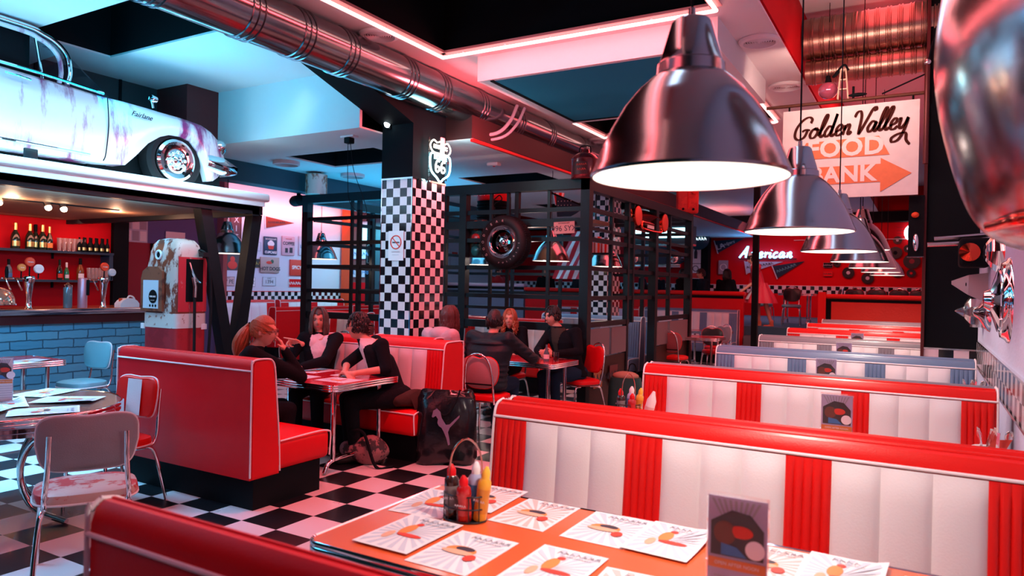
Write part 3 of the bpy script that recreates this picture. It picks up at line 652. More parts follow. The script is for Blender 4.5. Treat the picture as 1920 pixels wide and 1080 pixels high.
chair('dark grey chair farther behind the small red table',(-3.55,14.3,0),-.5,GREYV,RED,'arch')
chair('red chair seen through the lattice at the lit table',(-4.45,13.3,0),.3,RED,RED,'arch')
gch='chairs behind the women near the slanted legs'
chair('dark chair with chrome arch left of the gesturing woman',(-6.45,6.9,0),.5,BLACKV,RED,'arch',group=gch)
chair('second dark chair right behind the chrome arch one',(-6.95,7.25,0),.3,BLACKV,RED,'arch',group=gch)
chair('dark teal chair half hidden by the slanted leg',(-7.7,6.3,0),-.9,mat('dark_teal_vinyl',(.02,.12,.15,1),.4),BLACKV,'arch',group=gch)
# raised platform furniture
tp=table('blue lit table on the raised platform left of the orange panel',-3.15,-2.35,18.6,19.4,mat('teal_laminate',(.1,.4,.5,1),.3)); tp.location.z=.8
for x,y,a,m,l in ((-3.55,19.0,PI/2,RED,'dark red heart backed chair left of the platform table'),(-2.75,18.1,0.1,BLACKV,'dark chair before the platform table'),(-2.0,19.2,-PI/2,BLACKV,'dark chair right of the platform table'),(-4.6,19.6,1.2,TEALV,'pale teal chair on the platform behind the waitress figure')):
    c=chair(l,(x,y,.8),a,m,TEALV,'arch')
c0=chair('row of chairs',(-1.4,18.0,.8),0,BLACKV,TEALV,'arch',group='chairs behind the orange half wall')
c0['label']='chair top showing over the orange half wall, leftmost'
for i,x in enumerate((-.95,-.5,-.1)): dup(c0,(x,18.0,.8),0,'chair top showing over the orange half wall, %s from left'%('second','third','rightmost')[i],'chairs behind the orange half wall')
# far benches
bench('blue and white striped bench against the far red half wall',(-5.72,16.36,0),0,2.15,BLU,WHT,'rwwwrwwwrwwwr','far striped benches',H=1.16)
bench('lilac and red striped bench further left against the far half wall',(-8.0,16.36,0),0,2.15,RED,LIL,'wwrwwwrwwwrr','far striped benches',H=1.16)
bench('blue bench end seen through the lattice opening',(-5.9,11.5,0),0,1.85,BLU,GRV,'rwwwrwwwr','',H=1.12)
bench('red and cream bench behind the curly haired woman',(-6.6,10.1,0),0,1.7,REDF,WHT,'rwwwrwwwr','',H=1.08)
bench('red, blue and cream bench inside the lattice behind the man in the open jacket',(-6.2,12.36,0),0,2.1,BLU,WHT,'rwwwrwwwr','',H=1.08)
for k,(y,l) in enumerate(((10.35,'nearer red bench with striped back along the poster wall'),(12.82,'farther red bench along the poster wall'))):
    bench(l,(-11.6,y+2.3,0),-PI/2,2.3,RED,WHT,'rwwwrwwwr','benches along the poster wall')
    bench('striped red and white wall bench under the checker strip, %s'%('near one','far one')[k],(-14.4,y,0),PI/2,2.3,RED,WHT,'rwwwrwwwr','wall benches under the posters',H=1.12)
bench('red panelled bench end before the orange wall section',(-9.8,9.6,0),0,1.5,RED,WHT,'rwwwrwwwr','',H=1.08)
# ================================================================== steel lattice enclosure
def lattice(label,o,u,L,posts,thin,rails,top,n):
    t=thing('steel_lattice',label,'lattice partition',o); u=V(u); w=V((-u.y,u.x,0))
    M=Matrix([[u.x,w.x,0],[u.y,w.y,0],[0,0,1]]).to_4x4()
    MB().box((-.06,-.06,top-.13),(L+.06,.06,top),M=M).build('top_beam',STEEL,t,smooth=0)
    for a,h in posts: MB().box((a-.06,-.06,0),(a+.06,.06,top-.13),M=M).build('post',STEEL,t,smooth=0)
    for a,z0,r in thin: MB().box((a-r,-r,z0),(a+r,r,top-.13),M=M).build('upright_bar',STEEL,t,smooth=0)
    for a,b,z,r in rails: MB().box((a,-r*.8,z-r),(b,r*.8,z+r),M=M).build('rail',STEEL,t,smooth=0)
    return t
ZR=(2.59,2.21,1.84,1.46)
la=lattice('black steel lattice partition facing the camera behind the tiled column and tyre',(-8.56,8.25,0),(1,0,0),4.86,[(0,0),(4.86,0)],
  [(.95,.9,.02),(1.1,.9,.03),(2.70,1.0,.03),(3.02,1.0,.055),(3.45,1.0,.02),(3.72,1.0,.02),(3.86,2.0,.03),(4.33,.9,.02)],
  [(0,4.86,z,.028) for z in ZR]+[(0,4.86,1.3,.02),(0,4.86,1.08,.05),(2.6,4.86,2.42,.05)],2.97,0)
lb_=lattice('black steel lattice partition running back from the tall post with low grey panels',(-3.7,8.25,0),(0,1,0),4.5,[(4.5,0)],
  [(.82,1.1,.022),(1.42,0,.035),(1.64,1.1,.03),(2.58,0,.06),(3.35,1.1,.03)],[(0,4.5,z,.028) for z in ZR]+[(0,1.5,1.12,.035),(2.55,4.5,1.12,.035),(0,4.5,2.35,.02)],2.95,0)
for a,b in ((.08,1.42),(2.6,4.44)): MB().box((a,-.015,.0),(b,.015,.68),M=Matrix.Rotation(PI/2,4,'Z')).build('wood_panel',mat('dark_stained_wood',(.035,.014,.010,1),.5,bump=.2),lb_,smooth=0)
pg=mat('mauve_grey_panel',(.20,.17,.19,1),.6,bump=.1)
for a,b in ((.1,.76),(.84,1.38),(2.68,3.28),(3.4,4.42)): MB().box((a,-.03,.70),(b,.02,1.06),M=Matrix.Rotation(PI/2,4,'Z')).build('grey_panel',pg,lb_,smooth=0)
lattice('black steel lattice at the far side of the enclosure',(-8.56,12.75,0),(1,0,0),4.86,[(0,0)],[(1.2,.9,.03),(2.3,.9,.03),(4.0,.9,.03)],[(0,4.86,z,.028) for z in ZR]+[(0,4.86,2.78,.03)],2.95,0)
lattice('black steel lattice along the left side of the enclosure',(-8.56,8.40,0),(0,1,0),4.2,[],[(1.4,.9,.03),(2.8,.9,.03)],[(0,4.2,z,.028) for z in ZR],2.97,0)
pc=thing('slim_post','slim black post rising by the waitress figure to the ceiling','post',(-2.62,13.2,0)); MB().box((-.05,-.05,0),(.05,.05,4)).build('shaft',BLK,pc,smooth=0); MB().box((-.09,-.09,0),(.09,.09,.02)).build('base_plate',BLK,pc,smooth=0)
# tyre on the lattice
ty=thing('tyre','black tyre with white lettering on a chrome five spoke rim hanging on the lattice','tyre',(-4.74,8.02,2.16)); MX=Matrix.Rotation(PI/2,4,'X')
pr=[(.205,-.085),(.215,-.105),(.25,-.125),(.295,-.122),(.325,-.10),(.34,-.075),(.345,-.03),(.345,.03),(.34,.075),(.325,.10),(.295,.122),(.25,.125),(.215,.105),(.205,.085)]
MB().lathe([(r,-z) for r,z in pr],64,M=MX).build('rubber',RUB,ty)
tr=MB()
for k in range(72):
    a=2*PI*k/72; tr.box((-.006,-.07,.343),(.006,.07,.350),M=Matrix.Rotation(a,4,'Y'))
tr.build('tread_blocks',RUB,ty,smooth=0)
MB().lathe([(.207,-.085),(.20,-.09),(.195,-.08),(.185,-.02),(.15,.0),(.13,.03)],64,M=MX).build('rim',CHR2,ty); 
MB().lathe([(.16,.10),(.19,.112),(.212,.112),(.22,.10)],64,M=MX).build('rim_flange',CHR,ty)
MB().lathe([(.15,.085),(.205,.085)],64,M=MX@Matrix.Scale(1,4)).build('rim_back',BLK,ty)
for k in range(5):
    a=2*PI*k/5+.3; m=Matrix.Rotation(a,4,'Y'); q=MB().loft([[(-.032,-.045,.03),(.032,-.045,.03),(.03,-.02,.03),(-.03,-.02,.03)],[(-.018,-.04,.10),(.018,-.04,.10),(.018,-.01,.10),(-.018,-.01,.10)],[(-.030,-.005,.165),(.030,-.005,.165),(.03,.02,.165),(-.03,.02,.165)]],M=m); q.build('spoke',CHR,ty,smooth=30)
MB().lathe([(.001,.085),(.02,.083),(.034,.07),(.038,.045),(.06,.03)],32,M=MX).build('hub_cap',CHR,ty)
tx=MB()
for i,ch in enumerate('GOODYEAR'):
    a=R(-128+i*19); m=Matrix.Translation((0,-.127,0))@Matrix.Rotation(a,4,'Y')@Matrix.Translation((0,0,.27))@Matrix.Rotation(PI/2,4,'X'); tx.text(ch,.045,M=m,ext=.001)
for i,ch in enumerate('POLYGLAS'):
    a=R(185-i*13); m=Matrix.Translation((0,-.127,0))@Matrix.Rotation(a,4,'Y')@Matrix.Translation((0,0,.27))@Matrix.Rotation(PI/2,4,'X')@Matrix.Rotation(PI,4,'Z'); tx.text(ch,.028,M=m,ext=.001)
tx.build('white_lettering',mat('letter_grey',(.4,.42,.42,1),.6),ty,smooth=0)
MB().box((-.012,.06,.2),(.012,.1,.6)).build('hanging_strap',STEEL,ty,smooth=0)
# cans on the lattice
cn=thing('rusty_can','pale rusty metal can with dark cap on the left corner of the lattice','can',(-8.38,8.25,2.97))
MB().lathe([(.001,0),(.168,0),(.172,.01),(.168,.02),(.168,.30),(.174,.31),(.168,.32),(.12,.335),(.001,.345)],40).build('can_body',patchmat('rusty_white_can',[(.30,.08,.03,1),(.66,.58,.50,1)],.55,.2,5,(1,1,.6),.2,(.44,.52)),cn)
MB().lathe([(.04,.35),(.04,.345),(.001,.348)],16).build('cap',BLK,cn); MB().tube(crom([(-.1,0,.32),(-.08,0,.352),(.08,0,.352),(.1,0,.32)],5),.006,6).build('handle',BLK,cn)
oc=thing('oil_can','dark red cylindrical oil can with domed top on the right corner of the lattice','can',(-3.74,8.25,2.95))
MB().lathe([(.001,0),(.17,0),(.175,.012),(.17,.024),(.17,.245),(.175,.255),(.17,.265),(.13,.31),(.06,.345),(.05,.38),(.001,.385)],40).build('can_body',mat('dark_red_enamel',(.16,.02,.025,1),.25,.5,coat=.5),oc)
lab=MB()
for k in range(9):
    a0=-2.2+k*.14; a1=a0+.14; lab.quad((.1715*math.cos(a0),.1715*math.sin(a0),.05),(.1715*math.cos(a1),.1715*math.sin(a1),.05),(.1715*math.cos(a1),.1715*math.sin(a1),.21),(.1715*math.cos(a0),.1715*math.sin(a0),.21))
lab.build('printed_label',mat('label_dark_red',(.05,.01,.012,1),.5),oc); MB().text('~5',.045,M=T(.035,-.178,.17,0,PI/2),ext=.001).text('~4',.05,M=T(.035,-.178,.11,0,PI/2),ext=.001).build('label_text',INKR,oc,smooth=0)
MB().tube(crom([(-.08,0,.34),(-.06,0,.42),(.06,0,.42),(.08,0,.34)],5),.008,6).build('handle',BLK,oc)
jc=thing('jerry_can','bright red jerry can standing on the back corner of the lattice','jerry can',(-3.7,12.6,2.95),.5)
MB().rbox((-.19,-.08,0),(.19,.08,.46),.035).build('can_body',patchmat('scuffed_red',[(.65,.02,.015,1),(.5,.012,.01,1)],.5,.1,6),jc)
MB().box((-.012,-.092,.08),(.012,-.078,.40)).build('centre_rib',RED,jc,smooth=0); MB().cyl((.1,-.08,.38),(.1,-.11,.38),.04,n=20).build('screw_cap',REDF,jc)
for sx in (-.09,.09): MB().cyl((sx,-.078,.07),(sx,-.09,.07),.022,n=16).build('stud',BLK,jc)
MB().tube(crom([(-.1,0,.45),(-.09,0,.5),(.09,0,.5),(.1,0,.45)],5),.012,8).build('handle',RED,jc)
# red lit twin headlamp front hung in the lattice
hl=thing('twin_headlamp_front','red lit chrome vehicle nose with two round headlamps hung on the lattice side','headlamp unit',(-3.82,10.6,2.62),PI/2)
RCH=mat('red_tinted_chrome',(.85,.10,.05,1),.12,1); LENS=mat('red_lens',(.75,.07,.03,1),.35,bump=.5,bscale=70)  # red light on the vehicle nose put into its chrome and lamp colours
for y,nm in ((-.62,'left'),(.62,'right')):
    MB().lathe([(.001,-.15),(.08,-.14),(.14,-.06),(.155,.04),(.15,.06)],32,M=Matrix.Translation((y,-.1,.04))@Matrix.Rotation(PI/2,4,'X')).build('lamp_bucket',RCH,hl); MB().ell((0,0,0),(.145,.03,.145),M=T(y,-.17,.04)).build('lamp_lens',LENS,hl)
MB().loft([[(x,-.02-.08*math.cos(x*1.6),z+.05*math.cos(x*2.2)) for x,z in ((-.75+.1*k,.12) for k in range(16))],[(x,-.14-.05*math.cos(x*1.6),z+.05*math.cos(x*2.2)) for x,z in ((-.75+.1*k,.05) for k in range(16))],[(x,-.10,z) for x,z in ((-.75+.1*k,-.06) for k in range(16))],[(x,.0,z) for x,z in ((-.75+.1*k,-.14) for k in range(16))]],cap=False,closed=False).build('nose_panel',RCH,hl,smooth=60)
MB().tube([(-.45,-.14,-.03),(.45,-.14,-.03)],.025,10).tube(crom([(-.42,-.16,-.02),(-.4,-.17,-.13),(.4,-.17,-.13),(.42,-.16,-.02)],6),.018,8).build('grille_bar',RCH,hl)
MB().box((-.15,-.15,-.10),(.15,-.14,-.02)).build('number_plate',PAPER,hl,smooth=0)
MB().box((-.7,-.02,.1),(.7,.02,.16)).build('mounting_bracket',STEEL,hl,smooth=0)
# oil drum heater, traffic light, plate, flag, buckets
dr=thing('black_drum','black ribbed drum with red lettered band on the inner shelf behind the lattice','drum',(-5.55,9.0,2.52))
prf=[(.001,0),(.235,0)]
for k in range(6): prf+=[(.24,.03+k*.045),(.228,.05+k*.045)]
MB().lathe(prf+[(.235,.31),(.001,.31)],40).build('drum_body',BLK,dr); MB().lathe([(.237,.31),(.24,.315),(.24,.46),(.235,.465),(.001,.465)],40).build('red_band',RED,dr)
MB().text('OPERATIO',.08,M=T(0,-.246,.40,0,PI/2),ext=.002).build('band_lettering',WHT,dr,smooth=0)
sh=thing('lattice_shelf','long brown shelf plank inside the lattice carrying the drum','shelf',(-5.0,9.0,2.45)); MB().box((-1.6,-.25,0),(1.2,.25,.05)).build('plank',mat('brown_plank',(.22,.10,.06,1),.5,bump=.2,stretch=(1,8,1)),sh,smooth=0)
for x in (-1.5,1.1): MB().tube([(x,0,.05),(x,0,.9)],.01,6).build('hanger_rod',STEEL,sh)
tl=thing('traffic_light','old traffic light with three dark round lamps left of the tyre','traffic light',(-5.40,8.32,1.98))
MB().rbox((-.11,0,0),(.11,.14,.53),.02).build('housing',patchmat('ochre_black_enamel',[(.012,.012,.014,1),(.30,.16,.04,1)],.5,0,2,(1,1,1.5),.1,(.5,.56)),tl)
for k,z in enumerate((.09,.265,.44)):
    MB().lathe([(.08,-.11),(.085,0),(.08,0),(.076,-.11)],28,M=T(0,0,z,0,-PI/2)@Matrix.Scale(-1,4,(0,0,1))).build('visor',BLK,tl); MB().ell((0,-.005,z),(.07,.03,.07)).build('lens',mat('dim_lens_%d'%k,((.01,.1,.1,1),(.3,.02,.02,1),(.2,.05,.02,1))[k],.2),tl)
def plate(label,txt,x,y,z,face,w=.3,h=.15,bg_=PAPER,ink=INKD,sub='',rot=0,cat='licence plate',size=None,name='licence_plate'):
    t=thing(name,label,cat); t.matrix_world=wallM(x,y,z,face,rot)
    MB().rbox((-w/2,-h/2,0),(w/2,h/2,.006),.0028,seg=1).build('plate',bg_,t,smooth=0)
    m=MB().text(txt,size or h*.62,M=T(0,-.012 if sub else 0,.007),ext=.001)
    if sub: m.text(sub,h*.2,M=T(0,h*.36,.007),ext=.001)
    m.build('lettering',ink,t,smooth=0); 
    fr=MB(); b=.004
    for a,c in (((-w/2,h/2-b),(w/2,h/2)),((-w/2,-h/2),(w/2,-h/2+b)),((-w/2,-h/2),(-w/2+b,h/2)),((w/2-b,-h/2),(w/2,h/2))): fr.box((*a,.006),(*c,.009))
    fr.build('border',ink,t,smooth=0); return t
plate('worn licence plate 996 SYX on the lattice right of the tyre','996 SYX',-3.98,8.19,2.35,'-y',.30,.16,mat('dirty_plate',(.5,.36,.32,1),.6),INKD,'~8',rot=.03)
fl=thing('hanging_flag','striped red and white flag hanging diagonally behind the tyre','flag',(-5.6,12.6,2.3))
FR,FW=mat('flag_red',(.5,.02,.04,1),.8),mat('flag_white',(.7,.68,.7,1),.8)
mb=MB()
for k in range(9):
    rows=[]
    for q in range(9):
        z=.36-.11*q; sh_=-.055*q
        rows.append([(-.34+(k+e)*.085+sh_*1.0,.03*math.sin(q*.9+(k+e)*1.3),z*1.05) for e in (0,.5,1)])
    mb.loft(rows,(FR,FW)[k%2],cap=False,closed=False)
mb.build('striped_cloth',None,fl); MB().cyl((-.4,0,.42),(.5,0,.36),.012,n=8).build('flag_pole',BLK,fl)
f2=thing('small_flag','dark starred flag furled on a slanted stick in the lattice','flag',(-4.35,9.2,2.72)); MB().cyl((-.32,0,.22),(.35,0,-.05),.012,n=8).build('flag_pole',BLK,f2); MB().ell((-.33,0,.225),(.02,.02,.02)).build('finial',BLK,f2)
mb=MB().loft([[(-.26,0,.19),(.2,0,0)],[(-.27,.03,.06),(.05,.02,-.08)],[(-.24,0,-.12),(-.02,0,-.12)]],mat('flag_navy',(.015,.04,.07,1),.8),cap=False,closed=False)
for k in range(14): mb.ell((-.22+.05*(k%5),-.012,.1-.06*(k//5)),(.007,.004,.007),FW,6,4)
mb.build('starred_cloth',None,f2)
bu=thing('striped_bucket','small red and white striped paper bucket on the lattice beam','bucket',(-4.62,9.3,2.78)); mb=MB()
for k in range(12):
    a0,a1=2*PI*k/12,2*PI*(k+1)/12; mb.quad((.05*math.cos(a0),.05*math.sin(a0),0),(.05*math.cos(a1),.05*math.sin(a1),0),(.085*math.cos(a1),.085*math.sin(a1),.17),(.085*math.cos(a0),.085*math.sin(a0),.17),(REDF,WHT)[k%2])
mb.build('bucket_wall',None,bu); MB().lathe([(.001,.004),(.05,.0)],12).build('base',WHT,bu)
jk=thing('hanging_padlock','black hook and coiled cable hanging from the lattice beam above the drum','cable',(-5.12,8.3,2.62)); MB().tube(crom([(0,0,.35),(0,0,.15),(.1,0,.2),(.14,0,.14),(.04,0,.1),(0,0,.04)],6),.008,6).build('cable',BLK,jk); MB().rbox((-.03,-.02,-.08),(.03,.02,.05),.01).build('plug',BLK,jk)
mt=thing('inner_display','back lit glass display case glowing cyan behind the red headlamps','display case',(-5.17,15.6,2.60))
MB().box((-.72,0,0),(.72,.3,.40)).build('case',TPAINT,mt,smooth=0); MB().box((-.68,-.02,.14),(.68,0,.36)).build('light_tube',emi('cyan_white',(.45,.9,1,1),3.5),mt,smooth=0); MB().box((-.72,-.03,-.04),(.72,.3,0)).build('shelf_edge',CHR2,mt,smooth=0)
pk=thing('pickup_nose','dark blue vehicle front mounted high behind the lattice','car front',(-5.17,15.3,2.26)); 
MB().loft([[(.62*math.cos(a),-.15+.1*s_,.27*math.sin(a)*(1 if math.sin(a)>0 else .6)) for a in [2*PI*k/24 for k in range(24)]] for s_ in (0,1,2)]).build('body',mat('deep_blue_paint',(.01,.05,.1,1),.2,coat=.6),pk)
for sx in (-.45,.45): MB().ell((sx,-.18,0),(.11,.05,.11)).build('headlamp',CHR,pk)
MB().tube([(-.62,-.22,-.16),(.62,-.22,-.16)],.035,10).build('bumper',CHR,pk)
tt=thing('toy_tins','stack of striped popcorn tins glowing on a shelf inside the lattice','tins',(-4.55,10.6,2.15)); 
for k,(x,h,a,b) in enumerate(((-.12,.2,REDF,WHT),(.0,.26,OPAINT,WHT),(.12,.22,REDF,PAPER))):
    mb=MB()
    for q in range(10):
        a0,a1=2*PI*q/10,2*PI*(q+1)/10; mb.quad((x+.055*math.cos(a0),.055*math.sin(a0),0),(x+.055*math.cos(a1),.055*math.sin(a1),0),(x+.06*math.cos(a1),.06*math.sin(a1),h),(x+.06*math.cos(a0),.06*math.sin(a0),h),(a,b)[q%2])
    mb.build('tin',None,tt)
MB().box((-.25,-.1,-.03),(.25,.1,0)).build('shelf',STEEL,tt,smooth=0)
# two hooks of paper signs on the back left teal wall etc.
plate('white plate on the teal back wall left of the tiled column','~6',-12.75,15.18,1.6,'-y',.42,.22,PAPERB,INKD); plate('blue white plate GEV5948 seen through the lattice','GEV5948',-13.72,15.18,1.9,'-y',.45,.3,PAPERB,INKB,'~7')
plate('upper blue plate above the GEV5948 plate','~6',-13.7,15.18,2.4,'-y',.45,.28,PAPERB,INKB); plate('pale plate on the teal wall beside the white jamb','~6',-12.2,15.18,1.62,'-y',.42,.24,PAPER,INKD,'~5')
plate('white shopping basket poster on the teal wall','',-12.3,15.18,2.25,'-y',.4,.62,PAPER,INKB,cat='poster',name='wall_poster'); plate('white animal poster beside the orange wall section','',-13.62,15.18,3.0,'-y',.36,.6,PAPER,INKB,cat='poster',name='wall_poster')
plate('dark flyer column beside the teal wall','',-13.3,15.18,2.4,'-y',.25,.5,BLK,INKG,cat='poster',name='wall_poster')
# no smoking notice on column
ns=thing('no_smoking_notice','white no smoking notice on the blue lit face of the tiled column','notice'); ns.matrix_world=wallM(-5.26,6.432,2.03,'-y')
MB().box((-.11,-.17,0),(.11,.17,.003)).build('sheet',PAPER,ns,smooth=0); MB().tube([(.075*math.cos(a),.04+.075*math.sin(a),.005) for a in [2*PI*k/32 for k in range(32)]],.007,6,closed=True).tube([(-.05,.09,.005),(.05,-.01,.005)],.006,6).build('red_ring',INKR,ns)
MB().box((-.05,.03,.003),(.03,.045,.006)).box((.035,.03,.003),(.05,.045,.006)).build('cigarette',INKD,ns,smooth=0); MB().text('~9',.022,M=T(0,-.07,.004)).text('~12',.013,M=T(0,-.105,.004)).build('lettering',INKG,ns,smooth=0)
sp=thing('wall_light_box','small white clip lamp on the black column top','lamp',(-5.16,6.43,3.5)); MB().ell((0,-.03,0),(.03,.04,.05)).build('bulb',emi('cool_bulb',(.8,.95,1,1),10),sp); MB().ell((.0,-.03,-.07),(.03,.04,.04)).build('lower_bulb',emi('cool_bulb',(.8,.95,1,1),10),sp); MB().box((-.03,-.01,-.12),(.03,.01,.06)).build('bracket',BLK,sp,smooth=0)
sp.location=(-5.40,6.43,3.5)
br=thing('wall_speaker','small white bracket speaker beside the neon sign','speaker',(-5.03,7.0,3.22),-PI/2); MB().rbox((-.04,-.12,-.14),(.04,0,.14),.015).build('case',WHT,br); MB().box((-.01,0,-.01),(.01,.03,.01)).build('arm',BLK,br,smooth=0)
# route 66 neon on +x face of column top
nn=thing('neon_sign','cyan white neon shield sign reading ROUTE 66 on the black column top','neon sign'); nn.matrix_world=wallM(-4.97,6.82,3.03,'+x')
def ntube(pts,mt,r=.0085,closed=False,nm='glass_tube',n=5): return MB().tube(crom([(x,y,.03) for x,y in pts],n,closed),r,8,closed=closed).build(nm,mt,nn)
ntube([(-.17,.08),(-.2,-.02),(-.17,-.13),(-.07,-.19),(0,-.235),(.07,-.19),(.17,-.13),(.2,-.02),(.17,.08),(0,.075)],NEONC,.011,True)
ntube([(-.15,.10),(-.20,.17),(-.14,.235),(-.07,.215),(0,.235),(.07,.215),(.14,.235),(.20,.17),(.15,.10),(0,.095)],emi('neon_amber_white',(1,.82,.62,1),9),.008,True)
for x in (-.055,.055): ntube([(x+.035,.0),(x-.005,.005),(x-.035,-.05),(x-.03,-.105),(x,-.125),(x+.035,-.10),(x+.025,-.065),(x-.01,-.06),(x-.03,-.085)],emi('neon_cream',(1,.96,.8,1),11),.009)
MB().text('ROUTE',.075,M=T(0,.045,.03),ext=.006,bold=.002).build('route_letters',NEONC,nn,smooth=0); MB().text('HISTORIC',.06,M=T(0,.165,.03),ext=.006,bold=.002).build('top_letters',emi('neon_amber_white',(1,.82,.62,1),9),nn,smooth=0)
sp_=MB()
for k in range(9): sp_.cyl((-.19,.2-.05*k,0),(-.19,.2-.05*k,.035),.004,n=6); 
sp_.box((-.2,-.28,-.002),(-.17,.26,.004)).box((.15,-.2,-.002),(.17,.2,.004)); sp_.build('stand_offs',STEEL,nn)
point('neon_66_light',(-4.8,6.82,3.05),(.3,.85,1),9,.15)
# ================================================================== bar
bm_=bpy.data.materials.new('painted_brick'); bm_.use_nodes=True; nt=bm_.node_tree; b=nt.nodes['Principled BSDF']
ge=nt.nodes.new('ShaderNodeNewGeometry'); sx=nt.nodes.new('ShaderNodeSeparateXYZ'); cx=nt.nodes.new('ShaderNodeCombineXYZ'); bk=nt.nodes.new('ShaderNodeTexBrick')
nt.links.new(ge.outputs['Position'],sx.inputs[0]); nt.links.new(sx.outputs[1],cx.inputs[0]); nt.links.new(sx.outputs[2],cx.inputs[1])
nz=nt.nodes.new('ShaderNodeTexNoise'); nz.inputs['Scale'].default_value=9; ad=nt.nodes.new('ShaderNodeVectorMath'); ad.operation='MULTIPLY_ADD'; ad.inputs[1].default_value=(.03,.03,0)
nt.links.new(cx.outputs[0],nz.inputs[0]); nt.links.new(nz.outputs[1],ad.inputs[0]); nt.links.new(cx.outputs[0],ad.inputs[2]); nt.links.new(ad.outputs[0],bk.inputs[0])
bk.inputs['Scale'].default_value=1; bk.inputs['Brick Width'].default_value=.36; bk.inputs['Row Height'].default_value=.105; bk.inputs['Mortar Size'].default_value=.008; bk.inputs['Mortar Smooth'].default_value=.3
bk.inputs['Color1'].default_value=(.09,.36,.52,1); bk.inputs['Color2'].default_value=(.13,.42,.56,1); bk.inputs['Mortar'].default_value=(.03,.12,.18,1)
nt.links.new(bk.outputs[0],b.inputs['Base Color']); bp=nt.nodes.new('ShaderNodeBump'); bp.inputs['Strength'].default_value=.9; bp.inputs['Distance'].default_value=.02; bp.invert=True
n2=nt.nodes.new('ShaderNodeTexNoise'); n2.inputs['Scale'].default_value=30; ma=nt.nodes.new('ShaderNodeMath'); ma.operation='MULTIPLY_ADD'; ma.inputs[1].default_value=.25
nt.links.new(n2.outputs[0],ma.inputs[0]); nt.links.new(bk.outputs['Fac'],ma.inputs[2]); nt.links.new(ma.outputs[0],bp.inputs['Height']); nt.links.new(bp.outputs[0],b.inputs['Normal']); b.inputs['Roughness'].default_value=.6
MARB=patchmat('marbled_metal_edge',[(.05,.07,.12,1),(.55,.5,.55,1),(.15,.3,.5,1)],.15,.7,4,(1,.5,14),.1,(.42,.52))
bar=thing('bar_counter','long bar counter with blue painted brick front and marbled metal edge','bar',(-9.2,2.5,0))
MB().box((-.75,-3.6,0),(-.04,3.5,1.02)).build('brick_front',bm_,bar,smooth=0)
MB().box((-.8,-3.6,1.02),(0,3.5,1.13)).build('dark_red_fascia',mat('dark_red_wood',(.07,.008,.010,1),.4),bar,smooth=0)
MB().rbox((-.85,-3.65,1.13),(.04,3.55,1.20),.015).build('counter_edge',MARB,bar)
MB().box((-.84,-3.6,1.2),(0.02,3.5,1.206)).build('counter_top',mat('amber_counter',(.6,.14,.05,1),.15,coat=.5),bar,smooth=0)
zt=1.206
tp1=thing('beer_tap','chrome beer font with three round badges, left one on the bar','beer tap',(-9.35,4.55,zt),PI/2)
def badge(px,pz,r,m,par,tx='~4'):
    MB().lathe([(.001,.02),(r*.9,.02),(r,.01),(r,-.01),(r*.9,-.02),(.001,-.02)],28,M=T(px,-.06,pz,0,PI/2)).build('tap_badge',m,par); MB().text(tx,r*.5,M=T(px,-.083,pz,0,PI/2)).build('badge_text',WHT,par,smooth=0)
def font(t,bad):
    MB().lathe([(.001,.0),(.045,0),(.035,.02),(.03,.12),(.055,.30),(.07,.36),(.06,.39),(.001,.40)],32).build('column',CHR,t)
    MB().tube([(-.30,0,.36),(.05,0,.36)],.012,10).build('tap_arm',CHR2,t)
    for x in (-.28,-.16): MB().tube(crom([(x,0,.36),(x,-.06,.35),(x+.02,-.08,.28),(x+.05,-.08,.22)],5),.009,8).build('spout',CHR2,t)
    for p in bad: badge(*p[:4],t,p[4]); MB().cyl((p[0],-.05,.36),(p[0],-.06,p[1]),.008,n=8).build('tap_handle',BLK,t)
font(tp1,[(-.02,.56,.055,LENS,'~4'),(-.11,.49,.045,INKO,'~3'),(.08,.48,.055,PAPER,'~6')])
MB().lathe([(.001,.36),(.014,.36),(.02,.44),(.012,.5),(.001,.5)],12,M=T(-.24,0,0)).build('black_handle',BLK,tp1)
tp2=thing('beer_tap','chrome beer font with orange and cream badges near the petrol pump','beer tap',(-9.35,5.45,zt),PI/2)
font(tp2,[(-.02,.53,.055,LENS,'~4'),(.08,.46,.05,PAPERB,'~3')])
clh=thing('cake_cloche','copper lit glass cake cloche with knob at the left end of the bar','cake dome',(-9.35,4.15,zt))
MB().lathe([(.24,.06),(.235,.12),(.20,.2),(.12,.25),(.001,.265)],48).build('dome',mat('copper_lit_glass',(.9,.5,.36,1),.08,.75),clh); MB().lathe([(.001,.265),(.012,.27),(.03,.285),(.028,.305),(.001,.315)],20).build('knob',CHR2,clh)  # copper light on the dome put into its glass colour
MB().lathe([(.001,0),(.13,0),(.03,.02),(.03,.04),(.25,.05),(.25,.062),(.001,.062)],48).build('stand',CHR2,clh); MB().lathe([(.001,.064),(.15,.064),(.15,.11),(.001,.12)],32).build('cake',INKR,clh)
jr=thing('glass_jar','ribbed glass straw jar with chrome lid on the bar','jar',(-9.3,4.98,zt)); MB().lathe([(.001,.0),(.045,0),(.05,.02),(.05,.26),(.046,.27)],24).build('jar_wall',mat('smoky_glass',(.12,.2,.24,1),.1,.2),jr); MB().lathe([(.052,.26),(.052,.285),(.02,.30),(.012,.315),(.001,.32)],24).build('lid',CHR2,jr)
for k in range(9): MB().cyl((.03*math.cos(k*2),.03*math.sin(k*2),.02),(.03*math.cos(k*2+.5),.03*math.sin(k*2+.5),.25),.005,n=6).build('straw',(PAPERB,BLK,INKR)[k%3],jr)
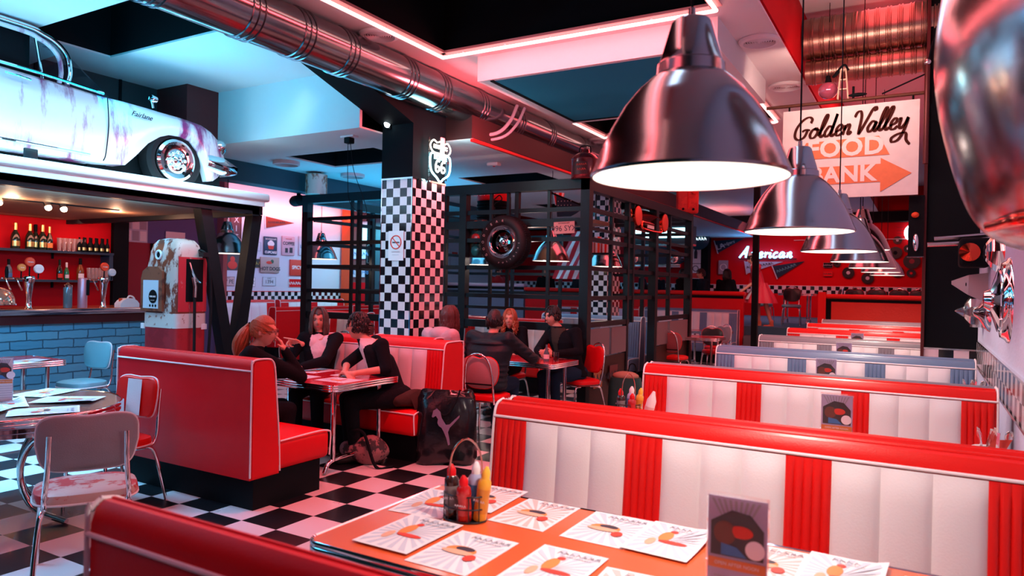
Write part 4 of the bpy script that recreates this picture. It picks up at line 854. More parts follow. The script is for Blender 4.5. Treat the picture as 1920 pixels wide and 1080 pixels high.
cy_=thing('steel_flask','mauve steel flask with black handle on the bar','flask',(-9.3,5.16,zt)); MB().lathe([(.001,0),(.055,0),(.055,.36),(.045,.38),(.001,.38)],32).build('flask_body',mat('mauve_steel',(.55,.30,.38,1),.35,.5),cy_); MB().rbox((-.01,-.0,.16),(.02,.03,.36),.008,M=T(.055,0.02,0)).build('handle',BLK,cy_)
jg=thing('pitcher','small white plastic jug with orange cap lying at the end of the bar','jug',(-9.25,5.72,zt)); MB().loft([[(x,y*s_,z) for x,y in ((-.07,-.13),(.07,-.13),(.07,.13),(-.07,.13))] for z,s_ in ((0,1),(.05,1),(.09,.75),(.12,.35))]).build('jug_body',WHT,jg); MB().cyl((0,-.09,.08),(0,-.09,.12),.022,n=14).build('cap',OPAINT,jg); MB().tube(crom([(0,0,.11),(0,.03,.15),(0,.09,.13),(0,.11,.07)],5),.011,8).build('handle',WHT,jg)
sg=thing('shot_glass','tiny glass at the right end of the bar by the pump','glass',(-9.22,5.93,zt)); MB().lathe([(.001,0),(.018,0),(.022,.05),(.02,.05),(.016,.006)],16).build('glass_wall',GLS,sg); MB().lathe([(.001,.007),(.016,.007),(.018,.03),(.001,.03)],16).build('drink',INKO,sg)
# back shelves and bottles
for z,l in ((1.98,'upper dark shelf on the red wall behind the bar'),(1.55,'lower dark shelf on the red wall behind the bar')):
    s_=thing('bar_shelf',l,'shelf',(-11.3,4.6,z)); MB().box((0,-2.2,-.035),(.26,2.0 if z>1.9 else 1.75,0)).build('board',mat('dark_blue_shelf',(.02,.05,.09,1),.3),s_,smooth=0)
    if z>1.9: MB().box((0,1.94,-.43),(.24,2.0,-.035)).build('end_panel',mat('dark_blue_shelf',(.02,.05,.09,1),.3),s_,smooth=0)
    for q in (-1.5,0,1.2): MB().box((0,q,-.12),(.02,q+.03,-.035)).build('bracket',BLK,s_,smooth=0)
def bottle(label,loc,glass,foil,lb,h=.32,r=.045,group=None):
    t=thing('bottle',label,'bottle',loc,group=group); MB().lathe([(.001,0),(r*.9,0),(r,.01),(r,h*.42),(r*.8,h*.56),(r*.36,h*.7),(r*.33,h*.86),(r*.4,h*.9)],24).build('bottle_glass',glass,t)
    MB().lathe([(r*.42,h*.72),(r*.42,h*.9),(r*.44,h*.98),(r*.3,h),(.001,h)],18).build('foil_neck',foil,t); mb=MB()
    for k in range(10):
        a0,a1=-1+.2*k,-.8+.2*k; mb.quad((r*1.01*math.cos(a0),r*1.01*math.sin(a0),h*.1),(r*1.01*math.cos(a1),r*1.01*math.sin(a1),h*.1),(r*1.01*math.cos(a1),r*1.01*math.sin(a1),h*.3),(r*1.01*math.cos(a0),r*1.01*math.sin(a0),h*.3))
    mb.build('label',lb,t); return t
DG=mat('dark_green_glass',(.008,.02,.012,1),.08,coat=.5); GOLD=mat('gold_foil',(.85,.55,.18,1),.3,1)
b0=bottle('champagne bottle with gold neck, leftmost on the upper bar shelf',(-11.15,5.24,1.98),DG,GOLD,GOLD,.37,.06)
for y,l in ((5.43,'second gold necked champagne bottle from the left, upper bar shelf'),(5.60,'gold necked champagne bottle in the middle of the upper bar shelf')): dup(b0,(-11.15,y,1.98),0,l)
bottle('dark necked champagne bottle behind the middle gold ones',(-11.22,5.54,1.98),DG,BLK,GOLD,.37,.055); bottle('slim gold necked bottle, rightmost of the champagne',(-11.12,5.68,1.98),DG,GOLD,INKO,.35,.045)
g0=thing('tall_glass','tall clear glass on the upper bar shelf','glass',(-11.12,5.82,1.98),group='clear glasses on the upper bar shelf'); MB().lathe([(.001,.004),(.026,.004),(.036,.19),(.034,.19),(.024,.012),(.001,.012)],20).build('glass_wall',mat('sparkling_glass',(.95,.75,.7,1),.05,.35,trans=.6),g0); MB().lathe([(.001,0),(.028,0),(.027,.006)],16).build('base',CHR2,g0)
g0['label']='tall clear glasses between the champagne and the black beer bottles'
for k in range(1,6): dup(g0,(-11.12,5.82+.07*k,1.98),0,None,'clear glasses on the upper bar shelf')
bb=bottle('small black beer bottles at the right end of the upper bar shelf',(-11.1,6.10,1.98),BLK,BLK,GOLD,.22,.032,'black beer bottles')
for k in range(1,10): dup(bb,(-11.1+.07*(k%2),6.10+.045*k-.02*(k%2),1.98))
bottle('green bottle with red label on the lower bar shelf',(-11.1,5.82,1.55),DG,DG,INKR,.30,.04); bottle('bright green bottle beside the red labelled one, lower bar shelf',(-11.12,5.93,1.55),mat('bright_green_glass',(.02,.2,.08,1),.1),WHT,WHT,.26,.035)
bottle('square shouldered brown bottle above the mauve flask',(-11.1,6.12,1.55),mat('amber_glass',(.2,.07,.02,1),.1),BLK,PAPER,.33,.05); bottle('clear bottle at the far left of the lower bar shelf',(-11.1,5.14,1.55),mat('smoky_glass',(.12,.2,.24,1),.1,.2),BLK,INKB,.28,.045)
for k in range(7): dup(g0,(-11.1,6.25+.055*k,1.55),0,'clear glasses in the row at the right of the lower bar shelf','glasses on the lower bar shelf')
# lights under the platform
tk=thing('track_spotlights','row of small warm spotlights under the car platform over the bar','spotlights',(-8.7,4.35,2.43)); MB().box((-.02,-1.2,0),(.02,.9,.03)).build('track',BLK,tk,smooth=0)
for y,e in ((-.75,0),(-.45,0),(.05,1),(.22,1)):
    MB().cyl((0,y,.02),(.05,y,-.05),.035,.045,18).build('lamp_head',CHR2,tk); MB().ell((.052,y,-.055),(.034,.034,.03)).build('bulb',emi('bar_bulb',(1,.75,.45,1),30) if e else emi('bar_bulb_dim',(1,.6,.4,1),2),tk)
# ================================================================== car platform
pf_=thing('car_platform','white lit steel platform on slanted black legs carrying the car over the bar','platform',(-7.0,3,0))
MB().box((-4.2,-4.0,2.50),(-.0,3.05,2.60)).build('deck',mat('white_lit_steel',(.80,.90,.93,1),.3,.1),pf_,smooth=0)
MB().rbox((-.10,-4.0,2.56),(.02,3.12,2.66),.03).build('polished_edge',mat('white_lit_steel',(.80,.90,.93,1),.3,.1),pf_)
MB().box((-.3,-4.0,2.60),(-.10,3.05,2.615)).build('edge_glow_strip',emi('platform_edge_glow',(.55,.88,1,1),5),pf_,smooth=0)  # emissive strip added to brighten the platform edge
MB().box((-4.1,-4.0,2.44),(-.04,3.0,2.50)).build('underside',mat('brown_ply',(.30,.15,.09,1),.6),pf_,smooth=0); MB().box((-.14,-4.0,2.40),(-.04,3.05,2.50)).build('edge_beam',STEEL,pf_,smooth=0); MB().box((-4.1,2.9,2.38),(-.04,3.0,2.50)).build('end_beam',STEEL,pf_,smooth=0)
for a,b_ in ((2.28,2.72),(3.0,2.60)):
    M_=[[(-.22,y,z),(-.08,y,z),(-.08,y+.14,z),(-.22,y+.14,z)] for y,z in ((b_,0),(a-.06,2.4))]
    MB().loft(M_).build('slanted_leg',STEEL,pf_,smooth=0)
# ================================================================== car
CARP=patchmat('worn_white_paint',[(.30,.03,.16,1),(.80,.80,.84,1)],.28,.05,1.5,(1,1.9,.45),.08,(.40,.49))
q_=.973; XC=-7.3
car=thing('vintage_car','worn white vintage sedan parked on the lit platform above the bar','car',(XC,4.4,2.6))
def cy(y): return y*q_-4.4
def cz(z): return 1.6+(z-1.6)*q_-2.6
ST=[ # y, bottom, shoulder, centre top
 (1.2,2.80,3.62,3.60),(2.2,2.80,3.61,3.60),(3.38,2.80,3.58,3.60),(4.0,2.80,3.545,3.60),(4.35,2.80,3.52,3.60),(4.60,2.82,3.52,3.60),(4.72,2.94,3.515,3.60),(4.86,3.10,3.51,3.59),(5.0,3.20,3.50,3.58),(5.12,3.245,3.495,3.57),(5.25,3.25,3.49,3.56),(5.38,3.22,3.48,3.54),(5.48,3.12,3.47,3.52),(5.56,2.96,3.46,3.50),(5.62,2.78,3.44,3.48),(5.72,2.80,3.41,3.43),(5.82,2.86,3.36,3.36),(5.90,2.92,3.28,3.28),(5.95,3.0,3.18,3.18)]
rings=[]
for y,zb,zs,zt_ in ST:
    W=1.9; k=max(0,(y-5.55)/.4); ins=.14*k*k; h=zs-zb; half=[(ins+.02,zb),(ins-.015,zb+h*.25),(ins-.02,zb+h*.5),(ins,zb+h*.75),(ins+.03,zs-.045),(ins+.07,zs-.01),(ins+.13,zs)]
    half=[(a,cz(b)) for a,b in half]+[(.3,cz(zs-.02+.3*(zt_-zs)+.02)),(.95,cz(zt_))]
    ring=[(-a,cy(y),b) for a,b in half]+[(-(W-a),cy(y),b) for a,b in half[::-1][1:]]
    rings.append(ring)
MB().loft(rings,cap=True).build('body_shell',CARP,car,smooth=50)
MB().box((-1.85,cy(1.2),.12),(-.25,cy(5.8),cz(3.0))).build('dark_chassis',BLK,car,smooth=0)
# door shut lines, trim
MB().tube(crom([(.021,cy(4.37),cz(3.5)),(.03,cy(4.385),cz(3.2)),(.03,cy(4.36),cz(2.9)),(.02,cy(4.34),cz(2.82))],4),.006,6).build('door_gap',BLK,car)
MB().tube(crom([(.018,cy(1.3),cz(2.92)),(.022,cy(3.3),cz(2.88)),(.02,cy(4.2),cz(2.86))],5),.014,8).build('chrome_strip',CHR,car)
MB().tube(crom([(-.03,cy(1.3),cz(3.63)),(-.03,cy(3.38),cz(3.60)),(-.03,cy(4.36),cz(3.535))],5),.016,8).build('belt_moulding',CHR,car)
MB().tube([(.03,cy(3.4),cz(3.5)),(.045,cy(3.5),cz(3.49)),(.03,cy(3.62),cz(3.48))],.012,8).build('door_handle',CHR,car)
MB().text('Fairlane',.075,M=wallM(.028,cy(4.75),cz(3.38),'+x',-.05),ext=.002,shear=.4).build('script_badge',BLK,car,smooth=0)
# wheel
wh=MB().lathe([(.001,.06),(.03,.065),(.055,.05),(.06,.03),(.10,.02),(.17,.025),(.205,.035),(.235,.02),(.24,0)],64,M=T(-.05,cy(5.22),cz(2.97),0,0,PI/2))
wh.build('hub_cap',CHR,car)
for k in range(9):
    a=2*PI*k/8; rr2=.085 if k<8 else 0; 
    if k<8: MB().ell((.0,cy(5.22)+rr2*math.cos(a),cz(2.97)+rr2*math.sin(a)),(.02,.021,.021)).build('hub_stud',CHR,car)
for k in range(4):
    a=2*PI*k/4+.6; MB().ell((-.028,cy(5.22)+.16*math.cos(a),cz(2.97)+.16*math.sin(a)),(.01,.022,.022)).build('hub_hole',BLK,car)
MB().lathe([(.24,-.02),(.25,.02),(.30,.03),(.335,.0),(.34,-.06),(.335,-.14),(.28,-.17)],48,M=T(-.07,cy(5.22),cz(2.97),0,0,PI/2)).build('tyre',RUB,car)
# greenhouse
MB().tube(crom([(-.06,cy(1.3),cz(4.03)),(-.06,cy(3.36),cz(4.02)),(-.065,cy(3.78),cz(3.98)),(-.06,cy(3.98),cz(3.86)),(-.06,cy(4.03),cz(3.68)),(-.05,cy(4.0),cz(3.54))],6),.026,10).build('windscreen_pillar',CHR,car)
MB().tube(crom([(-.05,cy(1.3),cz(3.97)),(-.05,cy(3.36),cz(3.96)),(-.055,cy(3.74),cz(3.92)),(-.05,cy(3.90),cz(3.81)),(-.05,cy(3.94),cz(3.66)),(-.04,cy(3.92),cz(3.54))],6),.022,8).build('inner_pillar_trim',CARP,car)
MB().tube([(-.06,cy(3.70),cz(3.93)),(-.04,cy(3.76),cz(3.54))],.014,8).build('vent_window_bar',CHR,car)
MB().loft([[(-.08,cy(y),cz(z)) for y,z in ((1.2,4.04),(3.3,4.03),(3.8,3.99),(4.0,3.88))],[(-.95,cy(y),cz(z)) for y,z in ((1.2,4.05),(3.3,4.045),(3.85,4.0),(4.1,3.9))],[(-1.7,cy(y),cz(z)) for y,z in ((1.2,3.97),(3.3,3.965),(3.8,3.92),(4.0,3.84))]],cap=False,closed=False).build('roof',CARP,car)
TINT=mat('dim_window_glass',(.12,.3,.38,1),.08,trans=.5,alpha=.55)
MB().loft([[(-.07,cy(4.02),cz(3.84)),(-.6,cy(4.15),cz(3.86)),(-1.3,cy(4.15),cz(3.86)),(-1.78,cy(4.02),cz(3.80))],[(-.08,cy(4.37),cz(3.55)),(-.5,cy(4.75),cz(3.6)),(-1.4,cy(4.75),cz(3.6)),(-1.82,cy(4.37),cz(3.55))]],cap=False,closed=False).build('windscreen',TINT,car)
MB().box((-1.8,cy(1.2),cz(3.45)),(-.12,cy(3.68),cz(3.98))).build('dark_interior',BLK,car,smooth=0)  # solid black block stands in for the shaded cabin
MB().box((-1.75,cy(1.2),cz(3.6)),(-1.70,cy(3.7),cz(3.92))).build('far_window_dark',BLK,car,smooth=0)
MB().lathe([(.001,-.06),(.03,-.055),(.042,0),(.04,.012)],20,M=T(.0,cy(4.88),cz(3.60),0,PI/2)).build('wing_mirror',CHR,car); MB().cyl((.0,cy(4.9),cz(3.50)),(.0,cy(4.88),cz(3.58)),.012,n=8).build('mirror_stalk',CHR,car)
MB().loft([[(-x_,cy(y),cz(z)) for x_,y,z in ((-.03,5.60,2.98),(-.035,5.60,3.06),(-.01,5.60,3.1),(.0,5.60,2.93))],[(-x_,cy(y),cz(z)) for x_,y,z in ((-.05,5.8,2.92),(-.06,5.8,3.03),(-.02,5.82,3.09),(.0,5.8,2.88))],[(-x_,cy(y),cz(z)) for x_,y,z in ((-.02,6.02,2.92),(-.02,6.03,3.0),(.04,6.0,3.05),(.05,6.0,2.9))],[(-x_,cy(y),cz(z)) for x_,y,z in ((.9,6.08,2.92),(.9,6.09,3.0),(.9,6.05,3.05),(.9,6.05,2.9))]]).build('front_bumper',CHR,car,smooth=60)
MB().ell((-.14,cy(5.86),cz(3.24)),(.10,.10,.10)).build('headlamp',CHR2,car)
MB().box((-1.6,cy(5.5),.13),(-.1,cy(5.86),cz(3.0))).build('front_valance',BLK,car,smooth=0)
MB().box((-.5,cy(3.2),.0),(-.2,cy(3.4),cz(2.82))).box((-.5,cy(4.3),.0),(-.2,cy(4.5),cz(2.82))).build('support_block',BLK,car,smooth=0)
MB().rbox((.08,cy(3.48),.06),(.11,cy(3.60),.16),.01,M=T(.12,0,0)).build('edge_lamp',STEEL,car)
# ================================================================== petrol pump
gp_=thing('petrol_pump','rusty white and red vintage petrol pump standing before the end of the bar','petrol pump',(-7.29,5.07,0))
RUST=patchmat('rusty_pump_paint',[(.20,.04,.02,1),(.62,.52,.48,1),(.50,.04,.05,1)],.5,.1,2.6,(1,1,.5),.4,(.495,.52))
def sq(z,a,b,p=5,off=0): return [(math.copysign(abs(math.cos(t))**(2/p),math.cos(t))*a+off,math.copysign(abs(math.sin(t))**(2/p),math.sin(t))*b,z) for t in [2*PI*k/40 for k in range(40)]]
MB().loft([sq(.0,.29,.20,8),sq(1.06,.29,.20,8)]).build('red_cabinet',patchmat('scuffed_pump_red',[(.34,.012,.02,1),(.45,.02,.03,1)],.4,.1,3),gp_,smooth=50)
MB().loft([sq(1.06,.295,.205,8),sq(1.22,.295,.205,8)]).build('white_band',patchmat('cracked_white',[(.35,.15,.1,1),(.66,.6,.56,1)],.5,0,14,(1,1,1),.3,(.38,.42)),gp_,smooth=50)
MB().loft([sq(1.22,.29,.20,8),sq(1.66,.285,.20,8),sq(1.80,.265,.19,6),sq(1.90,.255,.185,5),sq(1.98,.235,.17,4),sq(2.03,.19,.14,3.5),sq(2.05,.1,.08,3)]).build('rusty_hood',RUST,gp_,smooth=50)
MB().loft([[(x,-.21-d,z) for x,z in ((-.27,1.24),(-.27,1.60),(-.24,1.68),(-.15,1.73),(.03,1.73),(.10,1.68),(.11,1.6),(.11,1.24))] for d in (0,.03)]).build('dial_surround',patchmat('rust_brown',[(.10,.025,.015,1),(.24,.07,.035,1)],.7,.1,6),gp_,smooth=30)
MB().box((-.22,-.245,1.27),(.05,-.24,1.58)).build('dial_face',PAPERB,gp_,smooth=0); MB().lathe([(.001,0),(.075,0)],32,M=T(-.04,-.247,1.40,0,PI/2)).build('black_dial',BLK,gp_)
MB().text('THIS SALE',.026,M=T(-.04,-.25,1.40,0,PI/2)).text('~7',.016,M=T(-.04,-.25,1.36,0,PI/2)).build('dial_lettering',PAPER,gp_,smooth=0)
for k in range(3): MB().lathe([(.001,0),(.016,0)],14,M=T(-.09+.05*k,-.247,1.30,0,PI/2)).build('dial_button',BLK,gp_)
MB().tube([(.045*math.cos(a),-.195,.045*math.sin(a)) for a in [2*PI*k/24 for k in range(24)]],.012,8,closed=True,M=T(-.02,-.005,1.86)).build('sight_ring',PAPER,gp_); MB().lathe([(.001,0),(.04,0)],20,M=T(-.02,-.198,1.86,0,PI/2)).build('sight_glass',BLK,gp_)
MB().box((.283,-.17,1.24),(.292,.18,1.84)).build('side_panel',patchmat('worn_red_side',[(.55,.03,.05,1),(.60,.52,.50,1),(.12,.03,.02,1)],.5,.1,5,(1,1,.5),.4,(.52,.56)),gp_,smooth=0)
MB().box((.288,-.08,1.35),(.297,.13,1.82)).build('nozzle_recess',BLK,gp_,smooth=0)
MB().tube(crom([(.31,-.05,1.78),(.34,-.03,1.66),(.35,.02,1.58),(.34,.06,1.56)],6),[.012]*19,8).tube([(.33,-.02,1.62),(.34,.0,1.52),(.335,.0,1.4)],.022,10).build('nozzle',CHR2,gp_)
MB().tube(crom([(.335,.0,1.40),(.34,.0,1.0),(.33,.02,.5),(.28,.15,.25),(.32,.2,.8),(.34,.2,1.5),(.33,.15,1.85),(.26,.1,1.93)],8),.016,8).build('hose',RUB,gp_)
MB().box((.285,.08,1.85),(.36,.18,1.9)).build('hose_bracket',STEEL,gp_,smooth=0)
MB().box((-.30,-.215,1.04),(-.24,-.2,1.10)).box((.28,.12,1.04),(.296,.19,1.10)).build('white_tab',PAPER,gp_,smooth=0)
# ================================================================== signs, wall decoration
def ribbon(mb,pts,w,m=None,M=None,n=8,shear=.28):
    P=crom([(x+shear*y,y,0) for x,y in pts],n); L=len(P); a=[];b=[]
    for i,p in enumerate(P):
        t=(P[min(i+1,L-1)]-P[max(i-1,0)]); 
        if t.length<1e-6: t=V((1,0,0))
        t.normalize(); q=V((-t.y,t.x,0)); ww=w*(.55+.75*abs(t.y))*(1 if 0<i<L-1 else .5); a.append(p+q*ww/2); b.append(p-q*ww/2)
    mb.loft([a,b],m,cap=False,closed=False,M=M)
GL={'G':([[(.8,.72),(.82,.9),(.6,1.0),(.3,.85),(.08,.5),(.1,.15),(.35,0),(.62,.12),(.72,.42)],[(.42,.36),(.62,.44),(.86,.40)]],.88),
'o':([[(.3,.46),(.12,.36),(.05,.16),(.15,.02),(.32,.05),(.42,.25),(.34,.44),(.22,.40),(.52,.36)]],.50),
'l':([[(0,.08),(.2,.5),(.3,.9),(.22,1.0),(.12,.7),(.1,.2),(.18,.02),(.32,.12)]],.30),
'd':([[(.36,.42),(.2,.46),(.05,.2),(.14,.02),(.3,.1),(.4,.4),(.48,1.0),(.42,.5),(.4,.1),(.48,.02),(.6,.12)]],.58),
'e':([[(.02,.16),(.28,.28),(.32,.42),(.2,.48),(.07,.3),(.12,.04),(.28,.02),(.42,.14)]],.41),
'n':([[(.04,.44),(.08,.3),(.06,.0)],[(.07,.2),(.2,.44),(.32,.4),(.3,.08),(.38,.02),(.48,.14)]],.52),
'V':([[(-.15,.72),(-.08,.92),(.08,.96),(.2,.7),(.24,.05),(.3,.05),(.52,.6),(.66,.98),(.8,1.1),(.86,1.0),(.74,.94)]],.62),
'a':([[(.36,.42),(.2,.46),(.05,.2),(.14,.02),(.3,.1),(.42,.44),(.38,.15),(.44,.02),(.56,.14)]],.53),
'y':([[(.02,.40),(.1,.44),(.1,.12),(.2,.02),(.36,.2),(.44,.46),(.38,-.1),(.22,-.46),(-.05,-.55),(-.12,-.38),(.15,-.22),(.5,-.2),(.62,-.5),(.85,-.7)]],.5),
'A':([[(0,.0),(.3,.6),(.5,1.0),(.52,.4),(.55,.0)],[(.15,.35),(.65,.38)]],.68),'m':([[(.04,.44),(.06,.0)],[(.07,.2),(.18,.44),(.28,.3),(.28,.0)],[(.28,.2),(.4,.44),(.5,.3),(.5,.06),(.6,.1)]],.62),
'r':([[(.03,.3),(.1,.46),(.12,.02)],[(.12,.3),(.22,.42),(.34,.36)]],.34),'i':([[(.03,.3),(.08,.44),(.08,.08),(.16,.02),(.26,.14)],[(.12,.62),(.13,.68)]],.26),'c':([[(.36,.38),(.25,.47),(.08,.32),(.08,.08),(.24,.0),(.42,.12)]],.42),' ':([],.12)}
sg_=thing('hanging_sign','white Golden Valley food bank board with orange arrows hanging over the booths','sign',(-.72,8.27,0)); 
MB().box((-.66,-.015,2.60),(.64,.02,3.56)).build('white_board',mat('sign_board_white',(.80,.76,.72,1),.5,var=.12,vscale=9),sg_,smooth=0)
mb=MB(); x=-.56; y=3.24; s=.25
for ch in 'Golden Valley':
    st,adv=GL[ch]
    for p in st: ribbon(mb,p,.12,M=T(x,-.022,y+ (x+.56)*.035,0,PI/2)@Matrix.Diagonal((.185,.235,1,1)))
    x+=adv*.182
mb.build('script_lettering',mat('sign_dark_brown',(.06,.018,.014,1),.9,spec=0),sg_,smooth=0)
OR=mat('sign_orange',(.82,.22,.08,1),.55,var=.15,vscale=20)
MB().prism([(-.50,3.02),(-.42,3.20),(.28,3.22),(.38,3.02)],-.004,M=T(0,-.017,0)).build('upper_band',OR,sg_,smooth=0)
MB().prism([(-.6,2.74),(.30,2.745),(.30,2.64),(.58,2.82),(.30,2.99),(.30,2.93),(-.6,2.93)],-.004,M=T(0,-.017,0)).build('arrow',OR,sg_,smooth=0)
WL=mat('sign_letter_white',(.85,.80,.74,1),.5)
MB().text('FOOD',.25,M=T(-.04,-.024,3.115,0,PI/2),bold=.008,ext=.001,spacing=1.05).build('food_lettering',WL,sg_,smooth=0); MB().text('BANK',.23,M=T(-.06,-.024,2.835,0,PI/2),bold=.008,ext=.001,spacing=1.05).build('bank_lettering',WL,sg_,smooth=0)
MB().cyl((-.84,0,3.62),(.70,0,3.62),.018,n=10).build('hanging_rod',mat('rusty_rod',(.12,.05,.03,1),.6,.5),sg_)
for q in (-.6,.58): MB().cyl((q,0,3.55),(q,0,3.62),.01,n=8).build('hook',BLK,sg_)
pp_=thing('sign_post','dark post with ball finial and brace holding the food bank sign','post',(-.02,8.22,2.9)); MB().cyl((0,0,0),(0,0,.98),.025,n=12).build('upright',mat('dark_red_metal',(.1,.02,.02,1),.4,.5),pp_); MB().ell((0,0,1.01),(.035,.035,.035)).build('finial',CHR2,pp_); MB().cyl((0,0,.9),(-.4,0,.74),.008,n=6).build('brace',BLK,pp_)
MB().tube(crom([(0,0,.98),(.04,0,1.2),(.1,.1,1.3),(.08,.15,1.0),(.04,.05,.6)],5),.008,6).build('cable',BLK,pp_)
tw=thing('toy_tower','small cream lattice tower toy standing on the sign rod','model',(-.79,8.27,3.64)); mb=MB()
for sx in (-1,1):
    for sy in (-1,1): mb.cyl((sx*.05,sy*.03,0),(sx*.025,sy*.015,.30),.007,n=6)
for z in (.1,.2,.3): mb.box((-.045+z*.06,-.03,z-.005),(.045-z*.06,.03,z+.005))
mb.build('lattice_tower',mat('cream_paint',(.7,.6,.42,1),.5),tw); MB().tube(crom([(-.03,0,.3),(-.1,0,.24),(.0,0,.36),(.05,0,.30)],4),.012,6).build('arm',BLK,tw)
MB().cyl((.1,0,.0),(.1,0,.12),.012,n=8).ell((.14,0,.03),(.09,.02,.02)).build('foot_wreath',BLK,tw)
gb_=thing('glass_globe','pinkish glass globe hanging by the toy tower above the sign','globe',(-.95,8.4,3.78)); MB().ell((0,0,0),(.10,.10,.09)).build('globe',mat('rosy_glass',(.5,.12,.2,1),.08,.3,coat=.6),gb_); MB().cyl((0,0,.09),(0,0,.16),.035,.02,16).build('cap',BLK,gb_); MB().cyl((0,0,.16),(0,0,.95),.004,n=6).build('cord',BLK,gb_)
# dark framed mirror strip right of sign, under pier
sm=thing('framed_panel','narrow dark glossy panel with chrome mouldings hung before the pier','panel',(-.16,8.33,1.98)); MB().box((0,0,0),(.14,.04,.62)).build('panel',mat('gloss_black',(.01,.01,.012,1),.08),sm,smooth=0); MB().ell((.07,-.01,.14),(.03,.03,.09)).build('lower_lamp',CHR,sm); MB().ell((.06,-.01,.42),(.035,.03,.03)).build('knob',OPAINT,sm); MB().box((-.006,-.006,-.01),(.146,.045,.0)).build('frame_edge',CHR2,sm,smooth=0)
# back wall: neon, pennants, records
na=thing('neon_script','glowing pale blue neon script word on the far red wall','neon sign'); na.matrix_world=wallM(-5.25,23.9,2.66,'-y')
mb=MB(); x=0; s=.36
for ch in 'American':
    st,adv=GL[ch]
    for p in st: mb.tube([(q.x*s+x,q.y*s,.05) for q in crom([(a+.25*b,b,0) for a,b in p],5)],.028,6)
    x+=adv*s*1.22
mb.build('glass_tubes',emi('neon_ice_blue',(.12,.55,1,1),9),na); MB().box((0,-.06,.0),(1.75,-.03,.02)).build('backing_bar',STEEL,na,smooth=0)
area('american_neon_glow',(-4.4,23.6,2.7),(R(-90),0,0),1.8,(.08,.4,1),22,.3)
def pennant(label,x,y,z,face_,rot,L_,h,c,txt,ink,s=1):
    t=thing('pennant',label,'pennant'); t.matrix_world=wallM(x,y,z,face_,rot)
    MB().add([(0,-h/2,.004),(L_,0,.004),(0,h/2,.004),(0,-h/2,.01),(L_,0,.01),(0,h/2,.01)],[(0,1,2),(3,4,5),(0,1,4,3),(1,2,5,4),(2,0,3,5)]).build('felt',c,t,smooth=0)
    MB().box((-.03,-h/2-.02,.003),(.0,h/2+.02,.012)).build('header_strip',PAPERB,t,smooth=0)
    MB().text(txt,h*.34,M=T(L_*.38,0,.011),shear=.2,ext=.001).build('lettering',ink,t,smooth=0); return t
NV=mat('navy_felt',(.01,.03,.055,1),.9); 
lt=pennant('navy pennant with LA Dodgers lettering on the far red wall',-6.02,23.95,3.02,'-y',.30,.95,.42,NV,'Dodgers',PAPERB)
MB().text('LA',.24,M=T(.13,-.03,.012)).build('monogram',PAPERB,lt,smooth=0)
pennant('pale blue pennant with dark lettering behind the waitress figure',-5.05,23.95,2.34,'-y',.17,1.15,.40,mat('pale_blue_felt',(.4,.55,.7,1),.9),'~10',NV)
pennant('dark pennant with a pale crouching figure on the far red wall',-4.15,23.95,2.2,'-y',.38,.95,.42,NV,'~7',mat('sea_green_print',(.1,.4,.4,1),.7))
pennant('small dark pennant seen through the lattice',-7.7,23.95,2.4,'-y',.25,.7,.35,NV,'~4',PAPERB)
pennant('dark red pennant high on the white poster wall',-14.49,12.55,3.08,'+x',.06,.95,.30,mat('maroon_felt',(.18,.03,.02,1),.9),'~9',NV)
rc=thing('vinyl_record','largest black vinyl record low on the far right wall','vinyl record'); rc.matrix_world=wallM(-.35,23.94,2.55,'-y')
MB().lathe([(.001,0),(.22,0),(.224,.004),(.22,.008),(.001,.008)],48).build('disc',mat('vinyl_black',(.006,.008,.01,1),.25,bump=.2,bscale=90),rc,smooth=30); rl=MB().lathe([(.07,.009),(.001,.009)],24).build('centre_label',mat('label_dim_red',(.25,.02,.03,1),.6),rc,smooth=0)
for x,z,r_,m,l in ((-1.37,3.31,.20,REDF,'red labelled record at the top left, beside the third pendant'),(-.73,3.17,.12,PAPER,'small record with white and red label'),(-.45,2.92,.12,PAPER,'small record with pale label under the neon clock'),(-.78,2.80,.18,BLK,'record behind the lone small pendant'),(.05,2.86,.19,REDF,'red labelled record cut by the pier edge'),(-.72,2.24,.17,BLK,'plain dark record low beside the pendant rims'),(-.36,2.2,.12,RED,'small dark record below the largest one'),(.10,2.30,.17,BLK,'dark record low at the pier edge'),(-2.03,2.20,.17,PAPERB,'record with pale blue label left of the pendant rims'),(-1.5,2.04,.17,PAPERB,'record at the bottom with pale label'),(-2.35,2.48,.11,BLK,'small dark record farthest left')):
    d=dup(rc,(x,23.94,z),0,l,'vinyl records on the far red wall',{MATS['label_dim_red']:m},r_/.224); d.rotation_euler=rc.rotation_euler
rc['group']='vinyl records on the far red wall'
nc=thing('neon_clock','round white glowing neon clock cut off by the dark panel','neon clock'); nc.matrix_world=wallM(-.30,23.9,3.38,'-y')
MB().tube([(.24*math.cos(a),.24*math.sin(a),.03) for a in [2*PI*k/32 for k in range(32)]],.02,8,closed=True).build('ring_tube',emi('white_neon',(.9,.95,1,1),9),nc); MB().lathe([(.001,.0),(.22,.0)],32).build('face',mat('clock_face',(.5,.6,.7,1),.4,emit=(.5,.8,1,1),estr=.6),nc); MB().box((-.01,0,.01),(.01,.16,.015)).box((0,-.01,.01),(.11,.01,.015)).build('hands',BLK,nc,smooth=0)
for k in range(5): MB().box((-.45,-.2+.09*k,0),(-.25,-.192+.09*k,.01)).build('side_bar',STEEL,nc,smooth=0)
n1=plate('white bottle notice on the black pilaster','',-6.6,23.58,2.82,'-y',.34,.72,PAPER,INKD,cat='notice',name='wall_notice'); MB().lathe([(.001,-.2),(.05,-.2),(.055,0),(.018,.12),(.018,.22),(.001,.22)],12,M=Matrix.Rotation(-PI/2,4,'X')@Matrix.Scale(.2,4,(0,1,0))@T(0,-.05,0)).build('bottle_picture',INKD,n1)
